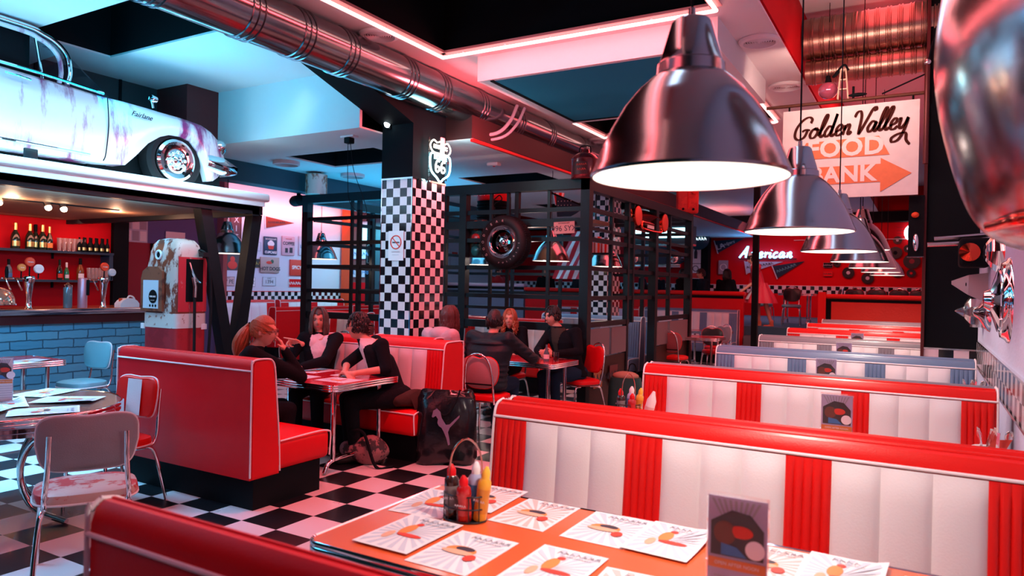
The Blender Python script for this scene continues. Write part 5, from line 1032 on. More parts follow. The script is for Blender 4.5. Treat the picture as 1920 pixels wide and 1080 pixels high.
n2=plate('white and red no smoking notice under the bottle notice','',-6.6,23.58,2.2,'-y',.34,.5,PAPER,INKD,cat='notice',name='wall_notice'); MB().box((-.15,-.23,.007),(.15,-.06,.009)).build('red_panel',INKR,n2,smooth=0); MB().tube([(.09*math.cos(a),.09+.09*math.sin(a),.01) for a in [2*PI*k/20 for k in range(20)]],.012,6,closed=True).build('ring',INKD,n2)
n3=plate('grey photograph with round emblem left of the waitress figure','',-5.78,23.94,2.35,'-y',.32,.46,INKG,INKD,cat='picture',name='wall_picture'); MB().tube([(.1*math.cos(a),.1*math.sin(a),.01) for a in [2*PI*k/20 for k in range(20)]],.012,6,closed=True).build('emblem',PAPER,n3)
plate('small black framed plate on the far wall between pennant and records','~5',-2.6,23.94,2.43,'-y',.26,.15,BLK,INKG); plate('small dark red plate below the black one on the far wall','~4',-2.6,23.94,2.16,'-y',.26,.15,RED,INKD)
ck_=thing('round_bar_sign','dark round sign with pale lettering hung before the black pilaster','sign'); ck_.matrix_world=wallM(-6.45,23.3,3.25,'-y')
MB().lathe([(.001,.02),(.33,.02),(.36,0),(.33,-.03),(.001,-.03)],40).build('disc',mat('dim_teal_disc',(.02,.08,.11,1),.3,coat=.4),ck_); MB().text('~6',.15,M=T(0,0,.025)).text('~7',.07,M=T(0,.14,.025)).build('lettering',mat('sign_glow_white',(.8,.9,.9,1),.5,emit=(.7,.9,1,1),estr=1.2),ck_,smooth=0); MB().cyl((0,.33,0),(0,.7,0),.01,n=6).build('hanger',BLK,ck_)
# poster wall
def tin(label,Y,z,w,h,bgc,lines,cat='tin sign',extra=None):
    t=thing('tin_sign',label,cat); t.matrix_world=wallM(-14.49,Y,z,'+x')
    MB().rbox((-w/2,-h/2,0),(w/2,h/2,.04),.012,seg=2).build('panel',bgc,t,smooth=30); MB().box((-w/2+.015,-h/2+.015,-.002),(w/2-.015,h/2-.015,.001)).build('back',BLK,t,smooth=0)
    for tx,s_,yy,m in lines: MB().text(tx,s_,M=T(0,yy,.043),bold=.003,ext=.001).build('lettering',m,t,smooth=0)
    return t
k1=tin('dark cupcake sign with pink muffin on the poster wall',12.7,2.49,.42,.46,mat('poster_navy',(.02,.05,.10,1),.5),[('~8',.07,.17,PAPER),('CUPCAKE',.085,-.17,PAPER)])
MB().prism([(-.07,-.09),(.07,-.09),(.10,.0),(-.10,.0)],.004,M=T(0,0,.045)@Matrix.Rotation(-PI/2,4,'X')@Matrix.Scale(-1,4,(0,1,0))).build('cup',INKR,k1,smooth=0); MB().ell((0,.05,.045),(.11,.07,.004)).ell((0,.10,.046),(.06,.04,.004)).build('icing',PAPER,k1)
k2=tin('pale coffee sign with pot and cup on the poster wall',13.29,2.52,.42,.50,mat('poster_pink',(.62,.42,.5,1),.5),[('COFFEE',.115,.06,INKD),('~7',.05,.18,INKR)]); MB().box((-.12,-.18,.042),(-.03,-.06,.046)).box((.03,-.18,.042),(.13,-.04,.046)).build('pot_and_cup',INKD,k2,smooth=0)
tin('pale blue free lunch sign beside the lattice post',13.89,2.55,.46,.52,PAPERB,[('FREE',.13,.15,INKB),('LUNCH',.12,-.02,INKB),('~5',.08,-.16,INKD)])
k3=tin('beige hot dogs sign with a red sausage picture',12.69,2.0,.60,.40,mat('poster_beige',(.42,.33,.3,1),.5),[('HOT DOGS',.125,-.10,INKD)]); MB().ell((-.03,.06,.045),(.1,.04,.004)).build('sausage',INKR,k3); MB().ell((.06,.09,.045),(.05,.05,.004)).build('leaf',mat('print_green',(.03,.12,.08,1),.6),k3)
tin('red spicy sign low on the poster wall',13.58,1.96,.44,.42,INKR,[('SPICY',.13,0,PAPER)])
def lp_(l,tx,Y,z,b_=PAPERB,ink=INKD,sub='',w=.42,h=.22): return plate(l,tx,-14.49,Y,z,'+x',w,h,b_,ink,sub)
lp_('pale licence plate 1394 under the hot dogs sign','1394',12.7,1.58,PAPERB,INKD,'~5'); lp_('red white and green licence plate right of plate 1394','~6',13.57,1.55,RED,PAPER)
lp_('white licence plate JK-812 between leg and lattice','JK-812',12.05,1.56,PAPER,INKD,'~6'); lp_('pinkish licence plate 977 between the slanted legs','977 PE',11.43,1.57,mat('plate_pink',(.6,.45,.45,1),.6),INKD,'~6')
lp_('white plate 1369 above the dark plate beside the leg','1369',12.2,2.45,PAPERB,INKD); lp_('dark licence plate beside the beige hot dogs sign','~5',12.22,2.03,mat('plate_dark',(.03,.035,.03,1),.5),GOLD)
ex=thing('exit_sign','dark red vertical EXIT sign with rounded ends behind the slanted legs','exit sign'); ex.matrix_world=wallM(-14.49,11.62,2.95,'+x')
MB().rbox((-.16,-.46,0),(.16,.46,.06),.05).build('panel',mat('exit_maroon',(.12,.02,.025,1),.5),ex)
for k,ch in enumerate('EXIT'): MB().text(ch,.2,M=T(0,.31-.21*k,.063),ext=.002).build('letter',PAPERB,ex,smooth=0)
pc1=plate('framed picture of a figure in red below the pendant between the legs','',-14.49,11.52,2.05,'+x',.5,.42,mat('photo_dark',(.07,.06,.06,1),.5),INKD,cat='picture',name='wall_picture'); MB().ell((.05,.05,.01),(.07,.07,.004)).ell((.05,-.09,.01),(.14,.10,.004)).build('red_figure',INKR,pc1)
bd1=plate('white framed board of small cards on the purple wall','',-12.49,7.86,2.48,'+x',.46,.46,PAPERB,INKG,cat='notice board',name='notice_board')
for i in range(3):
    for j in range(2): MB().box((-.21+.145*i,-.2+.21*j,.007),(-.085+.145*i,-.02+.21*j,.01)).build('card',(PAPER,INKG)[(i+j)%2],bd1,smooth=0)
plate('small white framed picture above the petrol pump','',-12.49,8.66,2.4,'+x',.42,.2,PAPER,INKB,cat='picture',name='wall_picture'); 
dk=thing('dark_door_panel','tall dark panel in the crimson passage wall left of the pump','panel',(-12.47,8.3,1.2)); MB().box((0,-.16,0),(.03,.16,1.05)).build('panel',BLK,dk,smooth=0); MB().box((.03,-.12,.5),(.04,-.1,.6)).build('handle',CHR2,dk,smooth=0)
# far left wall pictures & others on the back white wall seen through lattice
for Y,z,w,l,m in ((17.2,2.6,.6,'white framed picture with red stripe seen left of the tyre',PAPER),(19.0,2.5,.7,'pale framed picture farther along the white wall',PAPERB),(21.0,2.5,.6,'pale blue picture with a small portrait behind the tyre',PAPERB)):
    q=plate(l,'',-14.49,Y,z,'+x',w,.7,m,INKG,cat='picture',name='wall_picture'); MB().box((-.2,.1,.007),(.15,.25,.01)).build('printed_band',INKR,q,smooth=0)
scn=thing('spot_speaker','small black speaker clamped near the rusty can','speaker',(-8.95,8.4,2.92)); MB().lathe([(.07,-.16),(.09,-.1),(.09,.12),(.05,.16),(.001,.17)],24,M=Matrix.Rotation(PI/2,4,'Y')@Matrix.Rotation(.3,4,'X')).build('housing',BLK,scn); MB().box((.0,-.02,.05),(.05,.02,.4)).build('bracket',BLK,scn,smooth=0)
# right wall car parts
W0=XR
hc=thing('wheel_trim','largest chrome wheel trim with red reflections on the right wall','hubcap',(W0,5.46,1.57)); MYX=Matrix.Rotation(-PI/2,4,'Y')
MB().lathe([(.001,.14),(.05,.135),(.07,.10),(.075,.085)],40,M=MYX).build('centre_cap',CHR,hc); MB().lathe([(.19,.06),(.205,.05),(.235,.045),(.25,.02),(.265,.012),(.27,0)],64,M=MYX).build('outer_ring',CHR,hc)
MB().lathe([(.075,.06),(.19,.035)],48,M=MYX).build('dark_web',BLK,hc)
for k in range(8):
    a=2*PI*k/8; M_=MYX@Matrix.Rotation(a,4,'Z'); MB().loft([[(.068,-.02,.10),(.068,.02,.10),(.068,.02,.06),(.068,-.02,.06)],[(.20,-.034,.06),(.20,.034,.06),(.20,.034,.02),(.20,-.034,.02)]],M=M_).build('spoke',CHR,hc,smooth=30)
h2=thing('hubcap','pointed cone hubcap nearest the black pier','hubcap',(W0,7.75,1.45)); MB().lathe([(.001,.22),(.02,.20),(.05,.15),(.08,.14),(.14,.10),(.145,.05),(.14,0)],10,M=MYX).build('cone',CHR2,h2,smooth=20); MB().lathe([(.145,.01),(.15,0)],24,M=MYX).build('rim',CHR,h2)
h3=thing('hubcap','shallow chrome hubcap between the pointed one and the big wheel trim','hubcap',(W0,6.95,1.46)); MB().lathe([(.001,.12),(.03,.11),(.06,.075),(.12,.045),(.15,.015),(.155,0)],32,M=MYX).build('dish',CHR,h3); MB().lathe([(.15,.012),(.158,.0)],24,M=MYX).build('rim',CHR2,h3)
h4=thing('hubcap','half hidden chrome hubcap just under the large chrome body','hubcap',(W0,5.95,1.90)); MB().lathe([(.001,.11),(.06,.10),(.12,.06),(.15,.02),(.16,0)],8,M=MYX).build('dish',CHR,h4,smooth=20); MB().lathe([(.03,.115),(.05,.105)],16,M=MYX).build('dark_ring',BLK,h4)
h5=thing('tail_lamp_pod','grey pointed tail lamp housing with a dark emblem on the right wall','car part',(W0,7.35,1.66)); MB().loft([[(0,-.14,-.13),(0,.14,-.10),(0,.14,.12),(0,-.14,.13)],[(-.14,-.12,-.06),(-.16,.10,-.04),(-.16,.10,.10),(-.14,-.12,.11)],[(-.26,-.02,.03),(-.26,.02,.03),(-.26,.02,.06),(-.26,-.02,.06)]]).build('housing',mat('grey_enamel',(.45,.42,.44,1),.35,.3),h5,smooth=20); MB().ell((-.15,-.10,.03),(.012,.01,.03)).build('emblem',BLK,h5)
h6=thing('mirror_bracket','dark red and black lamp box above the tail lamp housing','car part',(W0,7.1,1.95)); MB().rbox((-.22,-.16,-.12),(0,.16,.12),.03).build('box',BLK,h6); MB().lathe([(.06,.0),(.075,.02),(.001,.03)],20,M=T(-.15,-.165,0,0,PI/2)).build('amber_lens',RCH,h6); MB().tube([(-.4,.1,.13),(0,.1,.16)],.02,8).tube([(-.45,.1,.08),(0,.1,.10)],.02,8).build('tube_bracket',CHR2,h6)
cb=thing('chrome_fuselage','huge curved polished chrome body mounted high on the right wall','chrome body',(.50,2.55,2.60))
def fz(p):
    k=max(-1,min(1,p.z/.88)); q=(1-min(.9999,abs(k))**4)**.25/max(1e-3,(1-min(.99999,k*k))**.5); p.x*=q; p.y*=q; p.x=min(p.x,-.042); p.x*=1-.10*k; p.y*=1-.06*k+.25*max(0,-k-.2)*0; p.x+=.03*math.sin(p.z*7)*(.4+.6*abs(k)); return p
MB().ell((0,0,0),(.46,.62,.88),None,64,64,fn=fz).build('polished_shell',mat('rippled_chrome',(.46,.44,.44,1),.19,1,bump=.35,bscale=3),cb,smooth=80)
MB().tube(crom([(-.34,-.1,-.80),(-.28,-.32,-.80),(-.16,-.45,-.80),(-.06,-.5,-.80)],6),.02,10).build('lower_lip',RCH,cb); MB().box((-.02,-.1,-.4),(.0,.1,.4)).build('wall_bracket',BLK,cb,smooth=0)
# ================================================================== table things
def placemat(label,x,y,z,rot,w=.225,h=.32,kind=0,group=None,curl=0):
    t=thing('placemat',label,'placemat',(x,y,z),rot,group)
    def zz(px,py): return .0015+curl*max(0,px/(w/2))**3*max(0,(py/(h/2)+.4))*.02
    mb=MB(); xs=[-w/2+w*k/6 for k in range(7)]; ys=[-h/2+h*k/6 for k in range(7)]
    mb.loft([[(a,b_,zz(a,b_)) for a in xs] for b_ in ys],cap=False,closed=False); mb.loft([[(a,b_,zz(a,b_)-.0012) for a in xs] for b_ in ys],cap=False,closed=False); mb.build('sheet',PAPER,t)
    r_=MB(); n=22; a_,b2=w/2-.012,h/2-.012
    for k in range(n):
        an=[2*PI*(k+e)/n for e in (0,.5)]; pts=[(0,0)]
        for q in an:
            c,s_=math.cos(q),math.sin(q); f=min(a_/max(abs(c),1e-6),b2/max(abs(s_),1e-6)); pts.append((c*f,s_*f))
        r_.add([(p[0],p[1],zz(*p)+.0006) for p in pts],[(0,1,2)])
    r_.build('sunburst_print',PAPERB if kind!=1 else mat('paper_pink',(.72,.52,.5,1),.6),t,smooth=0)
    f=MB()
    if kind in (0,1):   # burger
        f.ell((-.01,.0,.003),(.055,.035,.0012),INKO); f.ell((.0,.012,.0042),(.035,.018,.001),INKD); f.ell((-.01,-.02,.0045),(.06,.018,.001),mat('print_peach',(.75,.42,.28,1),.6)); f.ell((.05,-.045,.0045),(.02,.025,.001),INKR)
        f.build('burger_picture',None,t)
    else:
        f.ell((-.02,.02,.003),(.022,.05,.001),INKO); f.ell((-.01,.075,.003),(.014,.014,.001),INKR); f.ell((.02,-.03,.0035),(.05,.015,.001),INKR); f.ell((-.05,-.05,.003),(.015,.035,.001),mat('print_peach',(.75,.42,.28,1),.6)); f.build('printed_figure',None,t)
    MB().text('~7',.034,M=T(.03,h/2-.04,.003),shear=.3,ext=.0003).text('~12',.014,M=T(.03,h/2-.065,.003),ext=.0003).build('printed_title',INKG,t,smooth=0); return t
Z1=.7505; gm='placemats on the nearest table'
for l,x,y,dz,rot,k,c in (('pale placemat at the near left corner of the nearest table',-1.495,1.93,.006,0,2,0),('burger placemat beside the near left corner one',-1.255,1.90,.0,0,0,0),('bluish placemat left of the condiment caddy',-1.63,2.26,0,.12,2,0),('pink tinted burger placemat just right of the caddy',-1.24,2.36,0,0,1,0),('placemat half hidden behind the caddy at the far left corner',-1.50,2.42,.003,.05,1,0),('burger placemat at the far edge in the middle of the table',-.95,2.355,0,0,0,0),('slightly curled placemat overlapping the middle far one',-.725,2.35,.006,-.05,2,.6),('placemat at the near middle edge with an orange figure',-.95,1.93,.003,0,2,0),('pinkish placemat right of the near middle one',-.70,1.88,0,.05,1,0),('orange lit burger placemat behind the menu stand',-.42,2.33,0,0,1,0),('curled placemat on top right of the one behind the menu',-.20,2.34,.006,-.06,2,.5),('placemat at the far right of the nearest table',.08,2.30,0,.02,0,0)):
    placemat(l,x,y,Z1+dz,rot,kind=k,curl=c,group=gm)
g3='placemats on the women\'s table'
for l,x,y,rot,k in (('placemat at the far left of the womens table',-5.38,5.0,.1,2),('placemat before the gesturing woman',-5.0,4.98,0,0),('placemat at the near edge of the womens table',-4.78,4.52,PI,2),('placemat near the folded arms of the woman in glasses',-4.55,4.98,0,0),('placemat at the near right corner of the womens table',-4.38,4.62,PI/2,2)): placemat(l,x,y,Z1,rot,kind=k,group=g3,w=.25,h=.34)
g4='placemats on the round table'
for l,x,y,rot,k,c in (('white placemat at the far side of the round table',-5.5,2.80,.4,2,0),('long white placemat in the middle of the round table',-5.05,2.72,-.9,2,.5),('white placemat at the right of the round table',-4.76,2.42,-.5,0,0),('white placemat at the near side of the round table',-4.98,2.12,.5,2,.4),('crumpled placemat under the card stand of the round table',-5.2,2.38,1.2,0,.8)): placemat(l,x,y,.7565+(.004 if c else 0),rot,kind=k,curl=c,group=g4,w=.27,h=.38)
placemat('white placemats at the corner of the red table by the brick bar',-7.72,3.75,Z1,.2,w=.28,h=.4,kind=2,curl=.5); placemat('second white placemat on the red table by the brick bar',-7.95,3.35,Z1,-.1,w=.28,h=.4,kind=2)
placemat('pink lit placemat on the table inside the lattice',-4.5,10.5,Z1,0,kind=1,w=.3,h=.36)
def menu(label,x,y,z,rz=0,h=.33,w=.155,blue=True,group='menu stands on the booth tables',card=None):
    t=thing('menu_stand',label,'menu stand',(x,y,z),rz,group)
    MB().rbox((-w/2,-.035,0),(w/2,.035,.006),.002).build('acrylic_base',GLS,t); MB().box((-w/2,-.004,.006),(w/2,-.0015,h)).box((-w/2,.0015,.006),(w/2,.004,h)).build('acrylic_sleeve',mat('clear_acrylic',(.9,.93,.96,1),.04,trans=1,alpha=.35),t,smooth=0)
    MB().box((-w/2+.004,-.0012,.008),(w/2-.004,.0012,h-.008)).build('menu_card',card or mat('lilac_card',(.50,.46,.66,1),.5),t,smooth=0)
    p=MB(); a=w/2-.012
    for k in range(9): p.add([(-a+2*a*k/9,-.002,h-.015),(-a+2*a*(k+.5)/9,-.002,h-.015),(0,-.002,h*.62)],[(0,1,2)],INKG)
    p.prism([(-a,h*.52),(a,h*.52),(a,h*.75),(a*.5,h*.86),(-a*.2,h*.88),(-a,h*.78)],.0004,mat('card_dark_photo',(.05,.045,.05,1),.5),M=T(0,-.0034,0)); p.ell((.01,-.0042,h*.72),(.03,.0006,.016),INKR); p.ell((-.03,-.0042,h*.70),(.028,.0006,.03),mat('card_brown',(.15,.06,.04,1),.5)); p.ell((.045,-.0042,h*.60),(.024,.0006,.024),PAPER); p.prism([(-a*.6,h*.53),(a*.4,h*.53),(0,h*.60),(-a*.6,h*.62)],.0004,INKB,M=T(0,-.0045,0))
    p.build('photo_print',None,t,smooth=0)
    MB().prism([(-w/2+.006,h*.42),(w/2-.006,h*.42),(w/2-.006,h*.5),(-w/2+.006,h*.5)],.0006,INKO,M=T(0,-.0035,0)).build('orange_banner',INKR if not blue else mat('banner_coral',(.75,.2,.15,1),.5),t,smooth=0)
    MB().text('OPEN AFTER NOON',.012,M=T(0,-.0042,h*.46,0,PI/2),ext=.0002).build('banner_text',PAPER,t,smooth=0)
    m=MB()
    for k in range(6): m.text('~20',.009,M=T(0,-.003,h*(.36-.05*k),0,PI/2),ext=.0002)
    m.build('small_print',INKG,t,smooth=0); return t
m0=menu('menu stand with lilac card on the nearest table',-.40,1.86,Z1,0)
for x,y,l in ((-.38,4.02,'menu stand on the second booth table before a red stripe'),(-.66,6.1,'menu stand top peeping over the second bench'),(-.72,8.2,'menu stand on the fourth booth table'),(-.75,10.3,'menu stand on the fifth booth table')): dup(m0,(x,y,Z1),0,l)
menu('narrow white card stand with a burger picture on the round table',-5.28,2.42,.757,1.13,.30,.12,group=None,card=PAPER)
menu('white card stand at the left edge on the red table by the bar',-8.05,3.25,Z1,1.18,.3,.14,group=None,card=PAPER)
for x,l in (('-4.28','lit menu cards standing on the table inside the lattice'),): menu(l,-4.28,10.3,Z1,.2,.25,.14,group=None)
def caddy(label,x,y,z,rz=0,group='condiment caddies'):
    t=thing('condiment_caddy',label,'caddy',(x,y,z),rz,group); a,b_=.082,.06
    def ov(zz,s_=1): return [(a*s_*math.cos(q),b_*s_*math.sin(q),zz) for q in [2*PI*k/32 for k in range(32)]]
    MB().loft([ov(0),ov(.004)]).build('base_plate',STEEL,t); r_=MB()
    for zz in (.004,.05,.095): r_.tube(ov(zz),.003,6,closed=True)
    for k in range(12):
        q=2*PI*k/12; r_.cyl((a*math.cos(q),b_*math.sin(q),0),(a*math.cos(q),b_*math.sin(q),.095),.002,n=6)
    r_.build('wire_basket',mat('dark_wire',(.05,.05,.055,1),.3,.8),t)
    MB().tube(crom([(-.0,-.058,.02),(-.0,-.058,.19),(.0,-.04,.26),(.0,0,.29),(.0,.04,.26),(0,.058,.19),(0,.058,.02)],6),.0035,8,M=Matrix.Rotation(-PI/3,4,'Z')).build('handle',mat('copper_wire',(.55,.3,.24,1),.2,1),t)
    def sq_(nm,px,py,c,capc,h,r,tilt,lab):
        M_=T(px,py,.006)@Euler((tilt[0],tilt[1],0)).to_matrix().to_4x4()
        j=MB().lathe([(.001,0),(r*.95,0),(r,.006),(r,h*.3),(r*.9,h*.45),(r,h*.6),(r*.95,h*.72),(r*.5,h*.8)],24,M=M_).build(nm,c,t); MB().lathe([(r*.6,h*.78),(r*.62,h*.88),(r*.5,h*.93),(r*.2,h),(.001,h)],18,M=M_).build('bottle_cap',capc,j); MB().lathe([(r*1.02,h*.15),(r*1.02,h*.28),(r*.93,h*.44),(r*1.02,h*.6)],24,M=M_).build('bottle_label',lab,j); MB().text('~5',.015,M=M_@T(0,-r*1.03,h*.38,0,PI/2),ext=.0005).build('label_text',PAPER,j,smooth=0)
    sq_('sauce_bottle',-.045,-.012,mat('brown_sauce',(.03,.012,.01,1),.2,coat=.5),RED,.19,.027,(0,-.05),mat('sauce_label_grey',(.2,.19,.19,1),.5))
    sq_('ketchup_bottle',.012,-.028,mat('ketchup_red',(.45,.01,.012,1),.15,coat=.6),RED,.165,.027,(.12,.02),mat('label_red',(.5,.03,.03,1),.4))
    sq_('mayonnaise_bottle',.018,.026,mat('mayo_plastic',(.35,.4,.6,1),.3),WHT,.20,.027,(0,.06),INKB)
    sq_('mustard_bottle',.058,.0,mat('mustard_yellow',(.7,.35,.03,1),.3),mat('yellow_cap',(.85,.5,.05,1),.35),.195,.025,(.0,.14),mat('mustard_label',(.6,.25,.03,1),.4)); return t
caddy('wire caddy of sauce bottles with looped handle on the nearest table',-1.43,2.17,Z1,.1)
caddy('wire caddy with yellow and white bottles seen over the nearest bench',-1.66,4.42,Z1,.6)
wb=thing('white_bottle','white squeeze bottle leaning beside the second caddy','bottle',(-1.53,4.40,Z1)); MB().lathe([(.001,0),(.03,0),(.03,.14),(.018,.17),(.008,.2),(.001,.2)],20,M=Matrix.Rotation(.25,4,'Y')).build('bottle_body',WHT,wb); MB().lathe([(.031,.04),(.031,.1)],20,M=Matrix.Rotation(.25,4,'Y')).build('bottle_label',mat('paper_pink',(.72,.52,.5,1),.6),wb)
def bucket(label,x,y):
    t=thing('cutlery_bucket',label,'cutlery bucket',(x,y,Z1),group='cutlery buckets by the right wall'); MB().lathe([(.001,0),(.05,0),(.065,.14),(.068,.145),(.06,.14),(.046,.01)],28).build('bucket',WHT,t)
    for k in range(9):
        a=2*PI*k/9; c,s_=math.cos(a),math.sin(a); M_=T(c*.03,s_*.03,.02)@Euler((s_*-.25,c*.25,a)).to_matrix().to_4x4(); f=MB().box((-.004,-.0015,0),(.004,.0015,.17),M=M_)
        if k%3==0: f.ell((0,0,.19),(.017,.003,.026),M=M_)
        elif k%3==1:
            for e in (-.009,-.003,.003,.009): f.box((e-.0012,-.001,.17),(e+.0012,.001,.215),M=M_)
        else: f.box((-.007,-.001,.13),(.007,.001,.215),M=M_)
        f.build(('spoon','fork','knife')[k%3],CHR2,t)
    MB().prism([(-.03,0),(.03,0),(.045,.09),(0,.07),(-.04,.1)],.003,M=T(.02,-.02,.12,0,-.2,.3)).build('red_napkin',INKR,t,smooth=0); return t
bk1=bucket('white bucket of forks and knives at the wall end of the second table',.27,3.98); bk2=bucket('small cutlery bucket farther along the wall on the third table',.30,6.2)
# glasses on the men's table
gl=thing('glass_bottle','small clear bottle with pale label on the mens table','bottle',(-3.70,7.22,Z1)); MB().lathe([(.001,0),(.03,0),(.032,.09),(.012,.14),(.011,.19),(.001,.19)],20).build('bottle_glass',mat('smoky_glass',(.12,.2,.24,1),.1,.2),gl); MB().lathe([(.033,.03),(.033,.08)],20).build('bottle_label',PAPER,gl)
gl2=thing('drinking_glass','glass tumbler beside the clear bottle','glass',(-3.60,7.27,Z1)); MB().lathe([(.001,.0),(.028,0),(.035,.11),(.032,.11),(.026,.01)],20).build('glass_wall',GLS,gl2); MB().lathe([(.001,.012),(.026,.012),(.029,.06),(.001,.06)],18).build('drink',mat('cola',(.05,.015,.01,1),.1),gl2)
# bags
bg1=thing('shopping_bag','large glossy black shopping bag with a grey leaping cat emblem beside the bench','bag',(-3.70,5.28,0),.55)
mb=MB(); n=28
rings=[]
for z,a,b_ in ((0,.25,.13),(.05,.27,.15),(.25,.275,.15),(.45,.265,.12),(.58,.25,.08),(.64,.22,.05)):
    rings.append([(math.copysign(abs(math.cos(q))**.6,math.cos(q))*a*(1+.05*math.sin(q*7+z*20)),math.copysign(abs(math.sin(q))**.8,math.sin(q))*b_*(1+.12*math.sin(q*5+z*13)),z+.02*math.sin(q*3)) for q in [2*PI*k/n for k in range(n)]])
mb.loft(rings).build('bag_body',mat('black_plastic',(.006,.010,.013,1),.18,bump=.5,bscale=9),bg1,smooth=70)
cat=[(-.16,.26),(-.13,.30),(-.10,.31),(-.09,.28),(-.06,.24),(-.01,.20),(.05,.19),(.10,.22),(.13,.27),(.17,.30),(.16,.26),(.12,.19),(.07,.15),(.04,.10),(.05,.03),(.03,-.06),(.01,-.06),(.01,.03),(-.02,.09),(-.05,.14),(-.09,.19),(-.12,.22),(-.16,.22),(-.18,.23)]
cat=[((x-185)*.00125,(490-y)*.00135+.36) for x,y in ((90,432),(100,392),(125,378),(150,400),(160,440),(190,483),(215,480),(250,448),(285,418),(282,434),(248,470),(218,500),(205,530),(215,570),(221,610),(208,616),(195,570),(175,527),(160,503),(140,490),(130,470),(134,446),(118,425),(100,436))]
MB().prism(cat,.004,M=T(0,-.170,0)).build('cat_emblem',mat('grey_print',(.22,.19,.30,1),.5),bg1,smooth=0)
MB().tube(crom([(-.12,-.06,.6),(-.08,-.1,.5),(.0,-.16,.45),(.08,-.1,.55),(.12,-.05,.66)],6),.008,6).build('bag_handle',CLB,bg1)
bg2=thing('patterned_bag','dark camouflage bag lying on the floor under the womens table','bag',(-4.30,4.86,0),.3)
MB().ell((0,0,.11),(.23,.13,.12),None,24,16,fn=lambda p:V((p.x*(1+.1*math.sin(p.y*20)),p.y,max(-.11,p.z*(1+.25*math.sin(p.x*15)))))).build('bag_body',patchmat('camouflage',[(.03,.03,.035,1),(.28,.14,.15,1),(.012,.012,.014,1)],.8,0,9,(1,1,1),.4,(.46,.5)),bg2,smooth=70); MB().tube(crom([(-.1,-.05,.22),(-.05,-.12,.3),(.06,-.12,.28),(.2,-.18,.02),(.32,-.1,.01)],5),.014,8).build('strap',CLB,bg2)
bg3=thing('green_bag','dark green shopping bag with beige top on the floor by the lattice post','bag',(-3.28,8.62,0),.2); MB().loft([[(math.copysign(abs(math.cos(q))**.5,math.cos(q))*a,math.copysign(abs(math.sin(q))**.6,math.sin(q))*.12,z) for q in [2*PI*k/20 for k in range(20)]] for z,a in ((0,.2),(.1,.22),(.36,.21),(.46,.19))]).build('bag_body',mat('dark_green_cloth',(.01,.07,.065,1),.7,bump=.5,bscale=12),bg3,smooth=60); MB().ell((0,0,.48),(.17,.1,.06)).build('beige_contents',mat('beige_cloth',(.45,.25,.18,1),.8,bump=.6,bscale=14),bg3)
MB().tube(crom([(.02,0,.45),(.05,0,.62),(.12,0,.62),(.15,0,.45)],5),.008,6).build('bag_handle',BLK,bg3)
ct=thing('draped_coat','dark brown coat draped over the right end of the womens bench seat','coat',(-4.12,5.25,.47)); MB().ell((0,0,.06),(.14,.22,.08),None,28,18,fn=lambda p:V((p.x*(1+.12*math.sin(p.z*30+p.y*9)),p.y*(1+.1*math.sin(p.x*25)),max(-.09,p.z+.02*math.sin(p.x*30))))).build('coat_body',mat('brown_coat',(.035,.018,.014,1),.9,bump=.6,bscale=20),ct,smooth=70)
MB().loft([[(.10,-.1,.12),(.16,-.1,.0),(.20,-.12,-.2)],[(.12,.0,.16),(.21,.0,.0),(.24,-.02,-.28)],[(.10,.12,.12),(.19,.12,.0),(.23,.12,-.18)]],cap=False,closed=False).build('hanging_sleeve',mat('brown_coat',(.035,.018,.014,1),.9),ct,smooth=70)
for o_,k in ((-.0,0),(.34,1)):
    plate(('worn orange licence plate on the dark wood under the lattice panels','second dull plate on the dark wood beside the green bag')[k],('~7','~6')[k],-3.665,8.62+o_*1.6,.42,'+x',.3,.26,mat('plate_rust_%d'%k,((.4,.14,.06,1),(.14,.03,.03,1))[k],.6),INKD)
